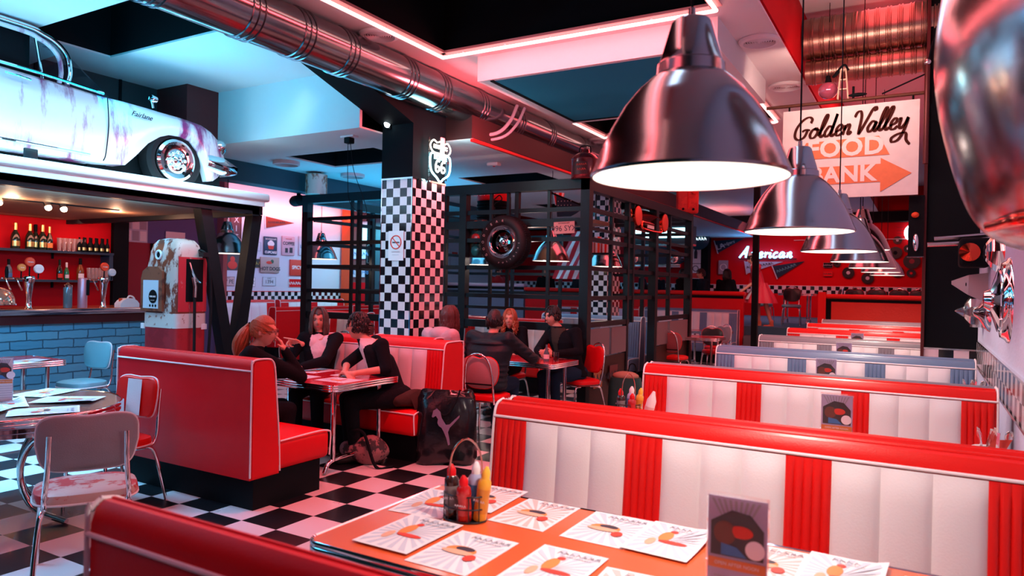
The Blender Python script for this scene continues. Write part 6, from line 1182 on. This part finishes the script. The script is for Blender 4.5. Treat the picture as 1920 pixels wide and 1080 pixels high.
# ================================================================== people
DG_=bpy.context.evaluated_depsgraph_get
def remesh(mb,voxel,smooth=2,fac=.5):
    me=mb.mesh('tmp',None,0); me.materials.clear(); o=bpy.data.objects.new('tmp',me); COL.objects.link(o)
    m=o.modifiers.new('r','REMESH'); m.mode='VOXEL'; m.voxel_size=voxel; m.use_smooth_shade=True
    if smooth: s=o.modifiers.new('s','SMOOTH'); s.factor=fac; s.iterations=smooth
    dg=bpy.context.evaluated_depsgraph_get(); dg.update(); e=o.evaluated_get(dg); r=bpy.data.meshes.new_from_object(e,depsgraph=dg)
    bpy.data.objects.remove(o); bpy.data.meshes.remove(me); r.shade_smooth(); return r
def link(name,me,m,parent,label=None):
    me.materials.clear(); me.materials.append(m); me.name=name; o=bpy.data.objects.new(name,me); COL.objects.link(o); o.parent=parent
    if label: o['label']=label
    return o
def headmesh(mb,M,scale=1,fem=True):
    def f(p):
        x,y,z=p; g=lambda a,b,c: math.exp(-((x-a[0])/b[0])**2-((z-a[1])/b[1])**2)*(1 if y<0 else 0)
        if z<0:
            t=min(1,-z/.11); x*=1-(.34 if fem else .26)*t**1.6; y*=1-.12*t
            if y>0: y*=1-.35*t
        if y<0:
            y+=.010*g((.030,.012),(.016,.011),0)+.010*g((-.030,.012),(.016,.011),0)
            y-=.006*math.exp(-((z-.032)/.010)**2)*math.exp(-(x/.05)**2)
            y-=.026*math.exp(-(x/.011)**2)*math.exp(-((z+.016)/.017)**2)+.010*math.exp(-(x/.009)**2)*math.exp(-((z-.008)/.016)**2)
            y-=.007*g((0,-.052),(.024,.008),0); y+=.004*g((0,-.045),(.02,.004),0); y-=.010*g((0,-.092),(.02,.016),0)
            y-=.005*g((.038,-.022),(.018,.018),0)+.005*g((-.038,-.022),(.018,.018),0)
        return V((x,y,z))*scale
    mb.ell((0,0,0),(.074,.094,.118),None,48,40,M=M,fn=f)
    for s in (-1,1): mb.ell((s*.074*scale,.012*scale,-.002*scale),(.010*scale,.018*scale,.030*scale),None,12,8,M=M)
def hand(mb,w,f,n,side,curl=(.5,.5,.5,.5),k=1.0):
    w=V(w); f=V(f).normalized(); n=V(n); n=(n-f*n.dot(f)).normalized(); s=f.cross(n)*side
    mb.cap(w-f*.02*k,w+f*.02*k,.026*k,.024*k,10)
    for i,(o,L) in enumerate(((.030,.95),(.010,1.05),(-.010,1.0),(-.029,.8))):
        a=w+s*o*.6*k; b=w+f*.080*k*(1-.04*abs(i-1.2))+s*o*k; mb.cap(a,b,.014*k,.0115*k,8)
        ang=0; p=b; c=curl[i]
        for q,l in enumerate((.040,.026,.020)):
            ang+=c*(1.0,1.15,.8)[q]; d=f*math.cos(ang)+n*math.sin(ang); e=p+d*l*L*k; mb.cap(p,e,(.0105,.0095,.0085)[q]*k,(.0095,.0088,.0075)[q]*k,8); p=e
    a=w+f*.018*k+s*.026*k; b=a+(f*.55+s*.75+n*.3).normalized()*.038*k; c=b+(f*.85+s*.25+n*.4).normalized()*.030*k; mb.cap(w+s*.012*k,a,.014*k,.014*k,8); mb.cap(a,b,.014*k,.0115*k,8); mb.cap(b,c,.011*k,.009*k,8)
def lock(mb,pts,r0,r1,n=5,m=None):
    P=crom(pts,3); L=len(P); mb.tube(P,[r0+(r1-r0)*(i/(L-1))**1.5 if i<L-1 else .001 for i in range(L)],n,m)
def hair(M,style,m,parent,L=.2,seed=1):
    rnd=random.Random(seed); H=MB(); E_=(.082,.103,.126); C_=V((0,.008,.010))
    def capfn(p):
        hl=.052+.12*abs(p.x) if style!='receding' else .085
        if p.y<.0 and p.z<hl-.35*p.y*0:
            k=min(1,(-p.y)/.03); p=p*(1-.16*k)
        if p.z<-.055: p=V((p.x*.8,p.y*.86,p.z*.8))
        return p
    H.ell(C_,E_,None,40,28,M=M,fn=capfn)
    def surf(az,po,sc=1.0):  # az: 0 front(-y), pi back ; po: polar from top
        return C_+V((math.sin(az)*math.sin(po)*E_[0],-math.cos(az)*math.sin(po)*E_[1],math.cos(po)*E_[2]))*sc
    if style in('long','wavy','curly'):
        N=130 if style!='curly' else 150
        for i in range(N):
            az=R(40)+R(280)*i/(N-1)+rnd.uniform(-.05,.05); lay=rnd.uniform(1.0,1.09)
            fx=-.03+.02*rnd.random(); top=V((math.copysign(.006,math.sin(az))*rnd.random(),fx+rnd.uniform(-.01,.05),.137))
            pts=[top]+[surf(az,po,lay) for po in (.5,.95,1.35,1.7)]; p=pts[-1]; n=6; ln=L*rnd.uniform(.75,1.08)
            ph=rnd.uniform(0,6); am=.004 if style=='long' else (.012 if style=='wavy' else .02)
            for q in range(1,n+1):
                t=q/n; o=V((math.sin(az),-math.cos(az),0)); pts.append(p+V((0,0,-ln*t))+o*(.010*t+am*math.sin(ph+q*(1.4 if style!='curly' else 2.4)))-o*.02*max(0,t-.6)*(1 if style=='long' else 0))
            lock(H,pts,.0085,.004) if False else H.tube([M@q for q in crom(pts,2)],[.0095]*(2*(len(pts)-1)-2)+[.007,.005,.002],5)
    elif style=='ponytail':
        tie=V((0,.125,.035))
        for i in range(110):
            az=R(30)+R(300)*i/109; po=rnd.uniform(1.25,1.75) if abs(az-PI)>.9 else rnd.uniform(1.5,2.0)
            a=surf(az,po,1.02); pts=[a,(a+tie)/2+ (surf((az+PI)/2,1.0,1.05)-(a+tie)/2)*.7,tie]
            pts[1]=surf(az+(PI-az)*.45,po-.35,1.04); H.tube([M@q for q in crom(pts,5)],.0065,5)
        for i in range(60):
            a=rnd.uniform(0,6.28); r_=rnd.uniform(0,.025); ph=rnd.uniform(0,6); pts=[tie+V((r_*math.cos(a),0,r_*math.sin(a)))]; 
            for q in range(1,8):
                t=q/7; sp=.028+.058*math.sin(PI*min(1,t*1.1)); pts.append(tie+V((sp*math.cos(a)*(1)+.005*math.sin(ph+q*1.6),.055*math.sin(t*PI*.6)+sp*.6*math.sin(a),-L*t+.01)))
            H.tube([M@q for q in crom(pts,2)],[.009]*12+[.006,.004,.001],5)
        MB().tube([M@(tie+V((.022*math.cos(a),0,.022*math.sin(a)))) for a in [2*PI*k/14 for k in range(14)]],.006,6,closed=True).build('hair_tie',BLK,parent)
    else:
        N=240 if style!='receding' else 150
        for i in range(N):
            az=rnd.uniform(R(25),R(335)); po=rnd.uniform(.1,1.75)
            if style=='receding' and (po<1.15): continue
            if po>1.25 and (az<R(62) or az>R(298)): continue
            a=surf(az,po,.99); b=surf(az+rnd.uniform(-.2,.2),po+.22,1.03+rnd.uniform(0,.03)*(2 if style=='bun' else 1)); c=surf(az+rnd.uniform(-.25,.25),po+.42,1.01); H.tube([M@q for q in crom([a,b,c],2)],[.009,.011,.009,.006,.002],5)
        if style=='bun':
            for i in range(60):
                a=rnd.uniform(0,6.28); e=rnd.uniform(-1.2,1.2); c0=V((0,.11,-.02)); pts=[c0+V((math.cos(a+t)*math.cos(e)*.05,math.sin(a+t)*math.cos(e)*.04,math.sin(e)*.055)) for t in (0,.5,1,1.5)]; H.tube([M@q for q in crom(pts,2)],.009,5)
    H.build('hair',m,parent,smooth=60)
def facial(M,parent,fem=True,glasses=False,brow=HBR):
    e=MB()
    for s in (-1,1): e.ell((s*.030,-.0795,.012),(.0125,.009,.0075),EYEW,14,8,M=M); e.ell((s*.030,-.0865,.012),(.0056,.003,.0056),IRIS,12,8,M=M)
    e.build('eyes',None,parent)
    b=MB()
    for s in (-1,1): b.tube([M@V(p) for p in crom([(s*.014,-.0985,.031),(s*.030,-.0955,.036),(s*.048,-.083,.030)],4)],[.003]*4+[.0035]*3+[.002]*2,6)
    for s in (-1,1): b.tube([M@V(p) for p in crom([(s*.017,-.086,.014),(s*.030,-.0895,.0195),(s*.043,-.081,.014)],4)],.0016,5)
    b.build('eyebrows',brow,parent)
    MB().ell((0,-.0985,-.0485),(.021,.006,.0042),None,18,8,M=M).ell((0,-.098,-.056),(.018,.0065,.005),None,18,8,M=M).build('lips',LIPS if fem else mat('pale_lips',(.45,.18,.15,1),.5),parent)
    if glasses:
        g=MB()
        for s in (-1,1):
            g.tube([M@V((s*.031+.024*math.cos(a)*(1 if abs(math.cos(a))<.8 else 1),-.102,.010+.017*math.sin(a))) for a in [2*PI*k/20 for k in range(20)]],.0022,6,closed=True); g.tube([M@V((s*.055,-.101,.014)),M@V((s*.072,-.07,.014)),M@V((s*.078,.02,.008))],.0022,6)
        g.tube([M@V((-.008,-.104,.012)),M@V((.008,-.104,.012))],.0022,6); g.build('glasses',BLACKV,parent)
def figure(name,label,hip,ang,C,cat='person',group=None):
    """ang: direction faced (radians, 0=+x). C: options; limb targets in world coordinates"""
    hip=V(hip); d=V((math.cos(ang),math.sin(ang),0)); r=V((d.y,-d.x,0)); u=V((0,0,1)); L=lambda a,b,c:hip+r*a+d*b+u*c
    base=V((hip.x,hip.y,C.get('floor',0))); t=thing(name,label,cat,base,0,group); O=-base
    stand=C.get('stand',False); lean=C.get('lean',.06); w=C.get('w',1.0)
    chest=C.get('chest') and V(C['chest']) or L(0,lean,.34); neck=C.get('neck') and V(C['neck']) or chest+(chest-hip).normalized()*.17+d*.01
    head=V(C['head']) if 'head' in C else neck+u*.15+d*.03
    head=head-u*.018; neck=neck+u*.008
    ha=C.get('hang',ang); Mh=Matrix.Translation(head)@Matrix.Rotation(ha+PI/2,4,'Z')@Matrix.Rotation(C.get('pitch',0),4,'X')@Matrix.Rotation(C.get('roll',0),4,'Y')@Matrix.Scale(C.get('hs',1.0),4)
    cr=V(C['cr']) if 'cr' in C else r; sw=.175*w
    sh={s:chest+u*.122+cr*sw*s*(1) for s in (-1,1)}
    el={1:V(C['elR']) if 'elR' in C else sh[1]+r*.06-u*.26+d*.05,-1:V(C['elL']) if 'elL' in C else sh[-1]-r*.06-u*.26+d*.05}
    wr={1:V(C['wrR']) if 'wrR' in C else el[1]+d*.22-r*.05-u*.02,-1:V(C['wrL']) if 'wrL' in C else el[-1]+d*.22+r*.05-u*.02}
    hp={s:hip+r*.085*s for s in (-1,1)}
    if stand: kn={1:L(.085,.04,-.44),-1:L(-.09,-.10,-.43)}; an={1:L(.085,.0,-.86),-1:L(-.09,-.22,-.84)}
    else: kn={s:L(.10*s,.42,-.02) for s in (-1,1)}; an={s:V((kn[s].x,kn[s].y,C.get('floor',0)+.09))-d*.04 for s in (-1,1)}
    hi=C.get('detail',1)
    B=MB(); B.cap(hip,chest,.095,.10,12); B.cap(chest,neck,.08,.055,12); B.cap(neck-u*.02,head-u*.06+Mh.to_3x3()@V((0,.015,0)),.052 if C.get('fem',1) else .06,.048,14)
    for s in (-1,1):
        B.cap(chest+u*.08,sh[s],.07,.052,12); B.cap(sh[s],el[s],.048,.038,12); B.cap(el[s],wr[s],.037,.025,12); B.cap(hp[s],kn[s],.075,.052,12); B.cap(kn[s],an[s],.05,.035,12); B.cap(an[s]-u*.03,an[s]-u*.05+d*.12,.035,.03,10)
        fw_=(wr[s]-el[s]).normalized(); hf=V(C['hd'+('R' if s>0 else 'L')]) if 'hd'+('R' if s>0 else 'L') in C else fw_
        hand(B,wr[s]+fw_*.015,hf,V(C.get('hn'+('R' if s>0 else 'L'),(0,0,-1))),s*(1),C.get('cu'+('R' if s>0 else 'L'),(.35,.38,.42,.45)))
    headmesh(B,Mh,1,C.get('fem',1))
    B.v=[tuple(V(v)+O) for v in B.v]
    link('body',remesh(B,.0065 if hi else .012,2,.4),C.get('skin',SKIN),t)
    Ml=Matrix.Translation(O)@Mh
    if hi or C.get("face"): facial(Ml,t,C.get('fem',1),C.get('glasses',0),C.get('hm',HBR))
    hair(Ml,C.get('hair','short'),C.get('hm',HBR),t,C.get('hl',.2),C.get('seed',1))
    # upper garment
    T_=MB(); ax=(chest-hip); pr_=[(-.10,.165,.125),(0,.17,.13),(.35,.150,.115),(.7,.165,.125),(1.0,.185,.125),(1.22,.185,.105),(1.36,.135,.09),(1.46,.088,.078),(1.56,.070,.068)]
    bulk=C.get('bulk',1.0); rings=[]
    for f,a,b_ in pr_:
        c=hip+ax*f if f<=1 else chest+(neck-chest)*((f-1)/.5); rv=(r*(1-min(1,max(0,f)))+cr*min(1,max(0,f))).normalized(); dv=u.cross(rv)*1.0
        rings.append([c+rv*a*w*bulk*math.cos(q)+dv*b_*bulk*math.sin(q)*w for q in [2*PI*k/28 for k in range(28)]])
    T_.loft(rings); sl=C.get('sleeve',1.0)
    for s in (-1,1):
        T_.cap(chest+u*.07*1+cr*.08*s,sh[s],.085*bulk,.070*bulk,12); T_.cap(sh[s],el[s],.066*bulk,.054*bulk,12)
        if sl>.01:
            e=el[s]+(wr[s]-el[s])*sl; T_.cap(el[s],e,.054*bulk,.040*bulk,12)
    if C.get('puff'):
        for k in range(9):
            f=.0+k*.15; c=hip+ax*f; T_.ell(c,(.20*w,.175,.045),None,24,8,M=Matrix.Translation(c)@Matrix.Rotation(math.atan2(r.y,r.x),4,'Z')@Matrix.Translation(-c))
        for s in (-1,1):
            for k in range(5): T_.ell(sh[s]+(el[s]-sh[s])*(k/4.5),(.085,.085,.035),None,16,8)
    if C.get('hood'):
        hc_=neck-d*.06-u*.035; T_.ell(hc_,(.165,.125,.085),None,20,12,M=Matrix.Translation(hc_)@Matrix.Rotation(math.atan2(r.y,r.x),4,'Z')@Matrix.Translation(-hc_))
    T_.v=[tuple(V(v)+O) for v in T_.v]; tm=remesh(T_,.010 if hi else .016,3 if not C.get('puff') else 1,.5)
    if C.get('vneck'):
        vn=C['vneck']; hgt=V(chest)+O; bm=bmesh.new(); bm.from_mesh(tm); bm.normal_update(); dv=u.cross(cr)*-1
        if dv.dot(d)<0: dv=-dv
        keep=[f for f in bm.faces if (lambda q:(q.dot(dv)>.02 and q.dot(dv)<.17 and q.z<.17 and abs(q.dot(cr)+0)<min(.085,max(.012,(q.z+vn[1])*vn[0])) and q.z>-vn[1]))(f.calc_center_median()-hgt)]
        for v in {v for f in keep for v in f.verts}: v.co+=v.normal*.006
        ks=set(keep); bmesh.ops.delete(bm,geom=[f for f in bm.faces if f not in ks],context='FACES'); v2=bpy.data.meshes.new('v'); [bmesh.ops.smooth_vert(bm,verts=[v for v in bm.verts if v.is_boundary],factor=.5) for _ in range(14)]; bm.to_mesh(v2); bm.free(); v2.shade_smooth(); link(C.get('vname','inner_top'),v2,C.get('vmat',CLW),t)
    link(C.get('tname','jacket'),tm,C['top'],t)
    if stand and C.get('skirt'):
        sk=MB(); rg=[]
        for f,a in ((0.10,.13),(.0,.17),(-.12,.25),(-.26,.32),(-.36,.36)):
            c=hip+u*f; rg.append([c+r*math.cos(q)*a*(1+.06*math.cos(q*9))+d*math.sin(q)*a*(1+.06*math.cos(q*9))+O for q in [2*PI*k/72 for k in range(72)]])
        sk.loft(rg,cap=False).build('skirt',C['top'],t,smooth=70)
        ap=MB(); ap.loft([[hip+O+u*f+r*a*k+d*(b_+.012)*math.sqrt(max(0,1-(a*k/(b_+.01))**2)) for k in (-1,-.6,-.2,.2,.6,1)] for f,a,b_ in ((.08,.10,.15),(-.05,.14,.20),(-.18,.16,.28),(-.28,.13,.33))],cap=False,closed=False); ap.build('apron',CLW,t,smooth=70)
    elif not C.get('noleg'):
        Q=MB(); Q.ell(hip+O,(.16*w,.16*w,.12),None,20,14)
        for s in (-1,1): Q.cap(hp[s]+O,kn[s]+O,.092*w,.070,12); Q.cap(kn[s]+O,an[s]+O,.068,.052,12)
        link('trousers',remesh(Q,.012,2),C.get('bot',CLB),t)
    S_=MB()
    for s in (-1,1):
        a=an[s]+O; S_.cap(a-u*.045-d*.02,a-u*.055+d*.15,.042,.036,12)
        if stand: S_.cap(a-u*.03,a+u*.06,.048,.05,12)
    link('shoes',remesh(S_,.008,1),C.get('shoe',SHOE),t); return t,Ml,O
A_=lambda x,y: math.atan2(y,x)
p1,Ml,O=figure('person','woman with copper ponytail in black top, seated with a hand to her face',(-4.80,3.86,.56),A_(.45,.9),dict(chest=(-4.72,3.92,.90),neck=(-4.66,3.96,1.05),head=(-4.61,4.0,1.205),hang=A_(.80,.55),pitch=.12,hair='ponytail',hm=HRD,hl=.30,top=CLB,w=.92,
  elR=(-4.50,4.30,.80),wrR=(-4.56,4.18,1.02),hdR=(-.25,-.3,.9),hnR=(-.5,-.5,.0),cuR=(.3,.35,.6,.7),elL=(-4.95,4.20,.80),wrL=(-4.75,4.36,.80),tname='black_top',glasses=1,seed=3))
p2,_,_=figure('person','woman in dark jacket facing the camera, pointing with her right hand',(-5.22,5.22,.56),A_(.5,-.86),dict(lean=.05,chest=(-5.22,5.24,.91),neck=(-5.26,5.27,1.07),head=(-5.28,5.27,1.222),hang=A_(.62,-.78),hair='long',hm=HGR,hl=.14,top=CLB,w=.92,
  elR=(-5.50,5.08,.82),wrR=(-5.24,4.98,.99),hdR=(-.75,-.55,.25),hnR=(.2,-.6,-.6),cuR=(.05,.7,1.1,1.2),elL=(-4.98,5.06,.84),wrL=(-5.06,4.86,.80),vneck=(.42,.14),tname='dark_jacket',seed=5))
p3,_,_=figure('person','woman in glasses, white top and black cardigan leaning over the table in profile',(-4.22,5.18,.56),A_(-.55,-.8),dict(chest=(-4.42,5.18,.91),neck=(-4.54,5.14,1.05),head=(-4.60,5.09,1.20),hang=A_(-.78,-.62),pitch=.05,hair='bun',hm=HBK,top=CLB,w=1.12,cr=(-.75,.66,0),
  elR=(-4.70,5.06,.83),wrR=(-4.50,4.82,.79),elL=(-4.17,5.00,.83),wrL=(-4.38,4.80,.79),hdR=(.8,-.3,0),hdL=(-.8,.0,.1),sleeve=.15,vneck=(.60,.26),glasses=1,tname='black_cardigan',seed=7))
p4,_,_=figure('person','woman in pale pink hooded jacket with long dark hair, seen from behind',(-4.58,6.22,.56),A_(.15,.99),dict(chest=(-4.56,6.36,.92),neck=(-4.55,6.44,1.08),head=(-4.54,6.52,1.245),hang=A_(.45,.9),hair='long',hm=mat('dark_red_brown_hair',(.07,.014,.012,1),.42,bump=.7,bscale=18,stretch=(6,6,.6)),hl=.15,top=PINKJ,bulk=1.22,hood=1,w=1.0,seed=9))
p5,_,_=figure('person','balding man in dark quilted puffer jacket, seen from behind',(-3.97,6.36,.56),A_(.0,1),dict(chest=(-3.97,6.44,.92),neck=(-3.98,6.50,1.07),head=(-3.99,6.56,1.225),hang=A_(-.15,.99),hair='receding',hm=HBK,top=PUF,bulk=1.16,puff=1,w=1.25,fem=0,bot=JEAN,elR=(-3.60,6.70,.83),wrR=(-3.72,7.00,.80),seed=11,hs=1.03))
p6,_,_=figure('person','woman with curly copper hair looking over the balding man\'s shoulder',(-4.62,7.97,.56),A_(.15,-.99),dict(chest=(-4.60,7.93,.90),neck=(-4.58,7.90,1.04),head=(-4.56,7.86,1.185),hang=A_(.35,-.93),hair='curly',hm=HRD,hl=.17,top=CLB,seed=13))
p7,_,_=figure('person','dark haired man in open black jacket leaning on the red table with a glass',(-3.70,7.93,.56),A_(-.3,-.95),dict(chest=(-3.80,7.86,.93),neck=(-3.87,7.84,1.09),head=(-3.93,7.81,1.245),hang=A_(-.38,-.92),pitch=.08,hair='short',hm=HBK,top=CLB,w=1.18,fem=0,bot=JEAN,elR=(-4.02,7.62,.83),wrR=(-3.86,7.42,.80),elL=(-3.50,7.66,.84),wrL=(-3.70,7.40,.82),hdL=(-.5,-.6,.1),hdR=(.5,-.6,.1),hnL=(-.7,.2,0),hnR=(.7,.2,0),vneck=(.22,.22),vmat=OLIVE,vname='olive_shirt',tname='open_jacket',seed=15))
chair('chair under the curly haired woman, back towards the lattice',(-4.62,7.92,0),0,RED,RED,'arch')
wt,Ml,O=figure('waitress_figure','life size waitress figure in red dress, white apron and cap on the raised platform',(-3.24,16.98,1.68),A_(-.9,-.45),dict(stand=1,skirt=1,floor=.8,lean=.12,hang=A_(-.9,-.4),pitch=.35,hair='bun',hm=HBK,top=mat('red_dress',(.55,.02,.05,1),.6,bump=.3),sleeve=0,noleg=1,w=.95,shoe=mat('tan_boots',(.6,.2,.1,1),.6),elR=(-3.48,17.08,1.75),wrR=(-3.66,16.98,1.60),elL=(-3.36,16.72,1.78),wrL=(-3.60,16.66,1.58),tname='dress_top',vneck=(.3,.02),vname='collar'),cat='mannequin')
MB().loft([[(math.cos(q)*.07*s_,-.01+math.sin(q)*.06*s_,z) for q in [2*PI*k/16 for k in range(16)]] for z,s_ in ((.10,1.05),(.14,.9),(.19,.3))],M=Ml).build('white_cap',CLW,wt)
wt.location.z=.8
# diners on the raised floor
bd_=[]
sp_list=[(-10.5,17.3,A_(.8,-.5),'short',HBK,mat('red_shirt',(.4,.02,.03,1),.8),'diner in red shirt behind the blue half wall, seen left of the tyre'),
(-8.95,17.35,A_(.3,-.9),'long',HBK,CLB,'dark haired diner behind the half wall just under the tyre'),
(-7.95,17.4,A_(-.6,-.8),'short',HBR,CLN,'diner in navy looking left, behind the red half wall right of the tyre')]
for x,y,a,h_,hm_,tp_,lb in sp_list:
    bd_.append(figure('person',lb,(x,y,1.33),a,dict(floor=.8,hair=h_,hm=hm_,top=tp_,detail=0,face=1,noleg=1,hl=.12,seed=int(-x*3)),group='diners on the raised floor'))
for src,x,y,rz,l in ((1,-7.15,17.5,.5,'long haired diner raising a hand, fourth from the left on the raised floor'),(2,-6.1,17.3,-.6,'diner beside the lattice post, in profile on the raised floor'),(1,-5.35,17.6,1.2,'brown haired diner behind the red half wall under the black pilaster'),(2,-4.62,17.4,-.2,'short haired diner behind the half wall below the two notices'),(1,-4.15,17.35,2.6,'long dark haired diner seen from behind, left of the waitress figure'),(2,-6.5,19.6,.3,'diner farther back on the raised floor under the striped flag')):
    d_=dup(bd_[src][0],(x,y,.8),rz,l)
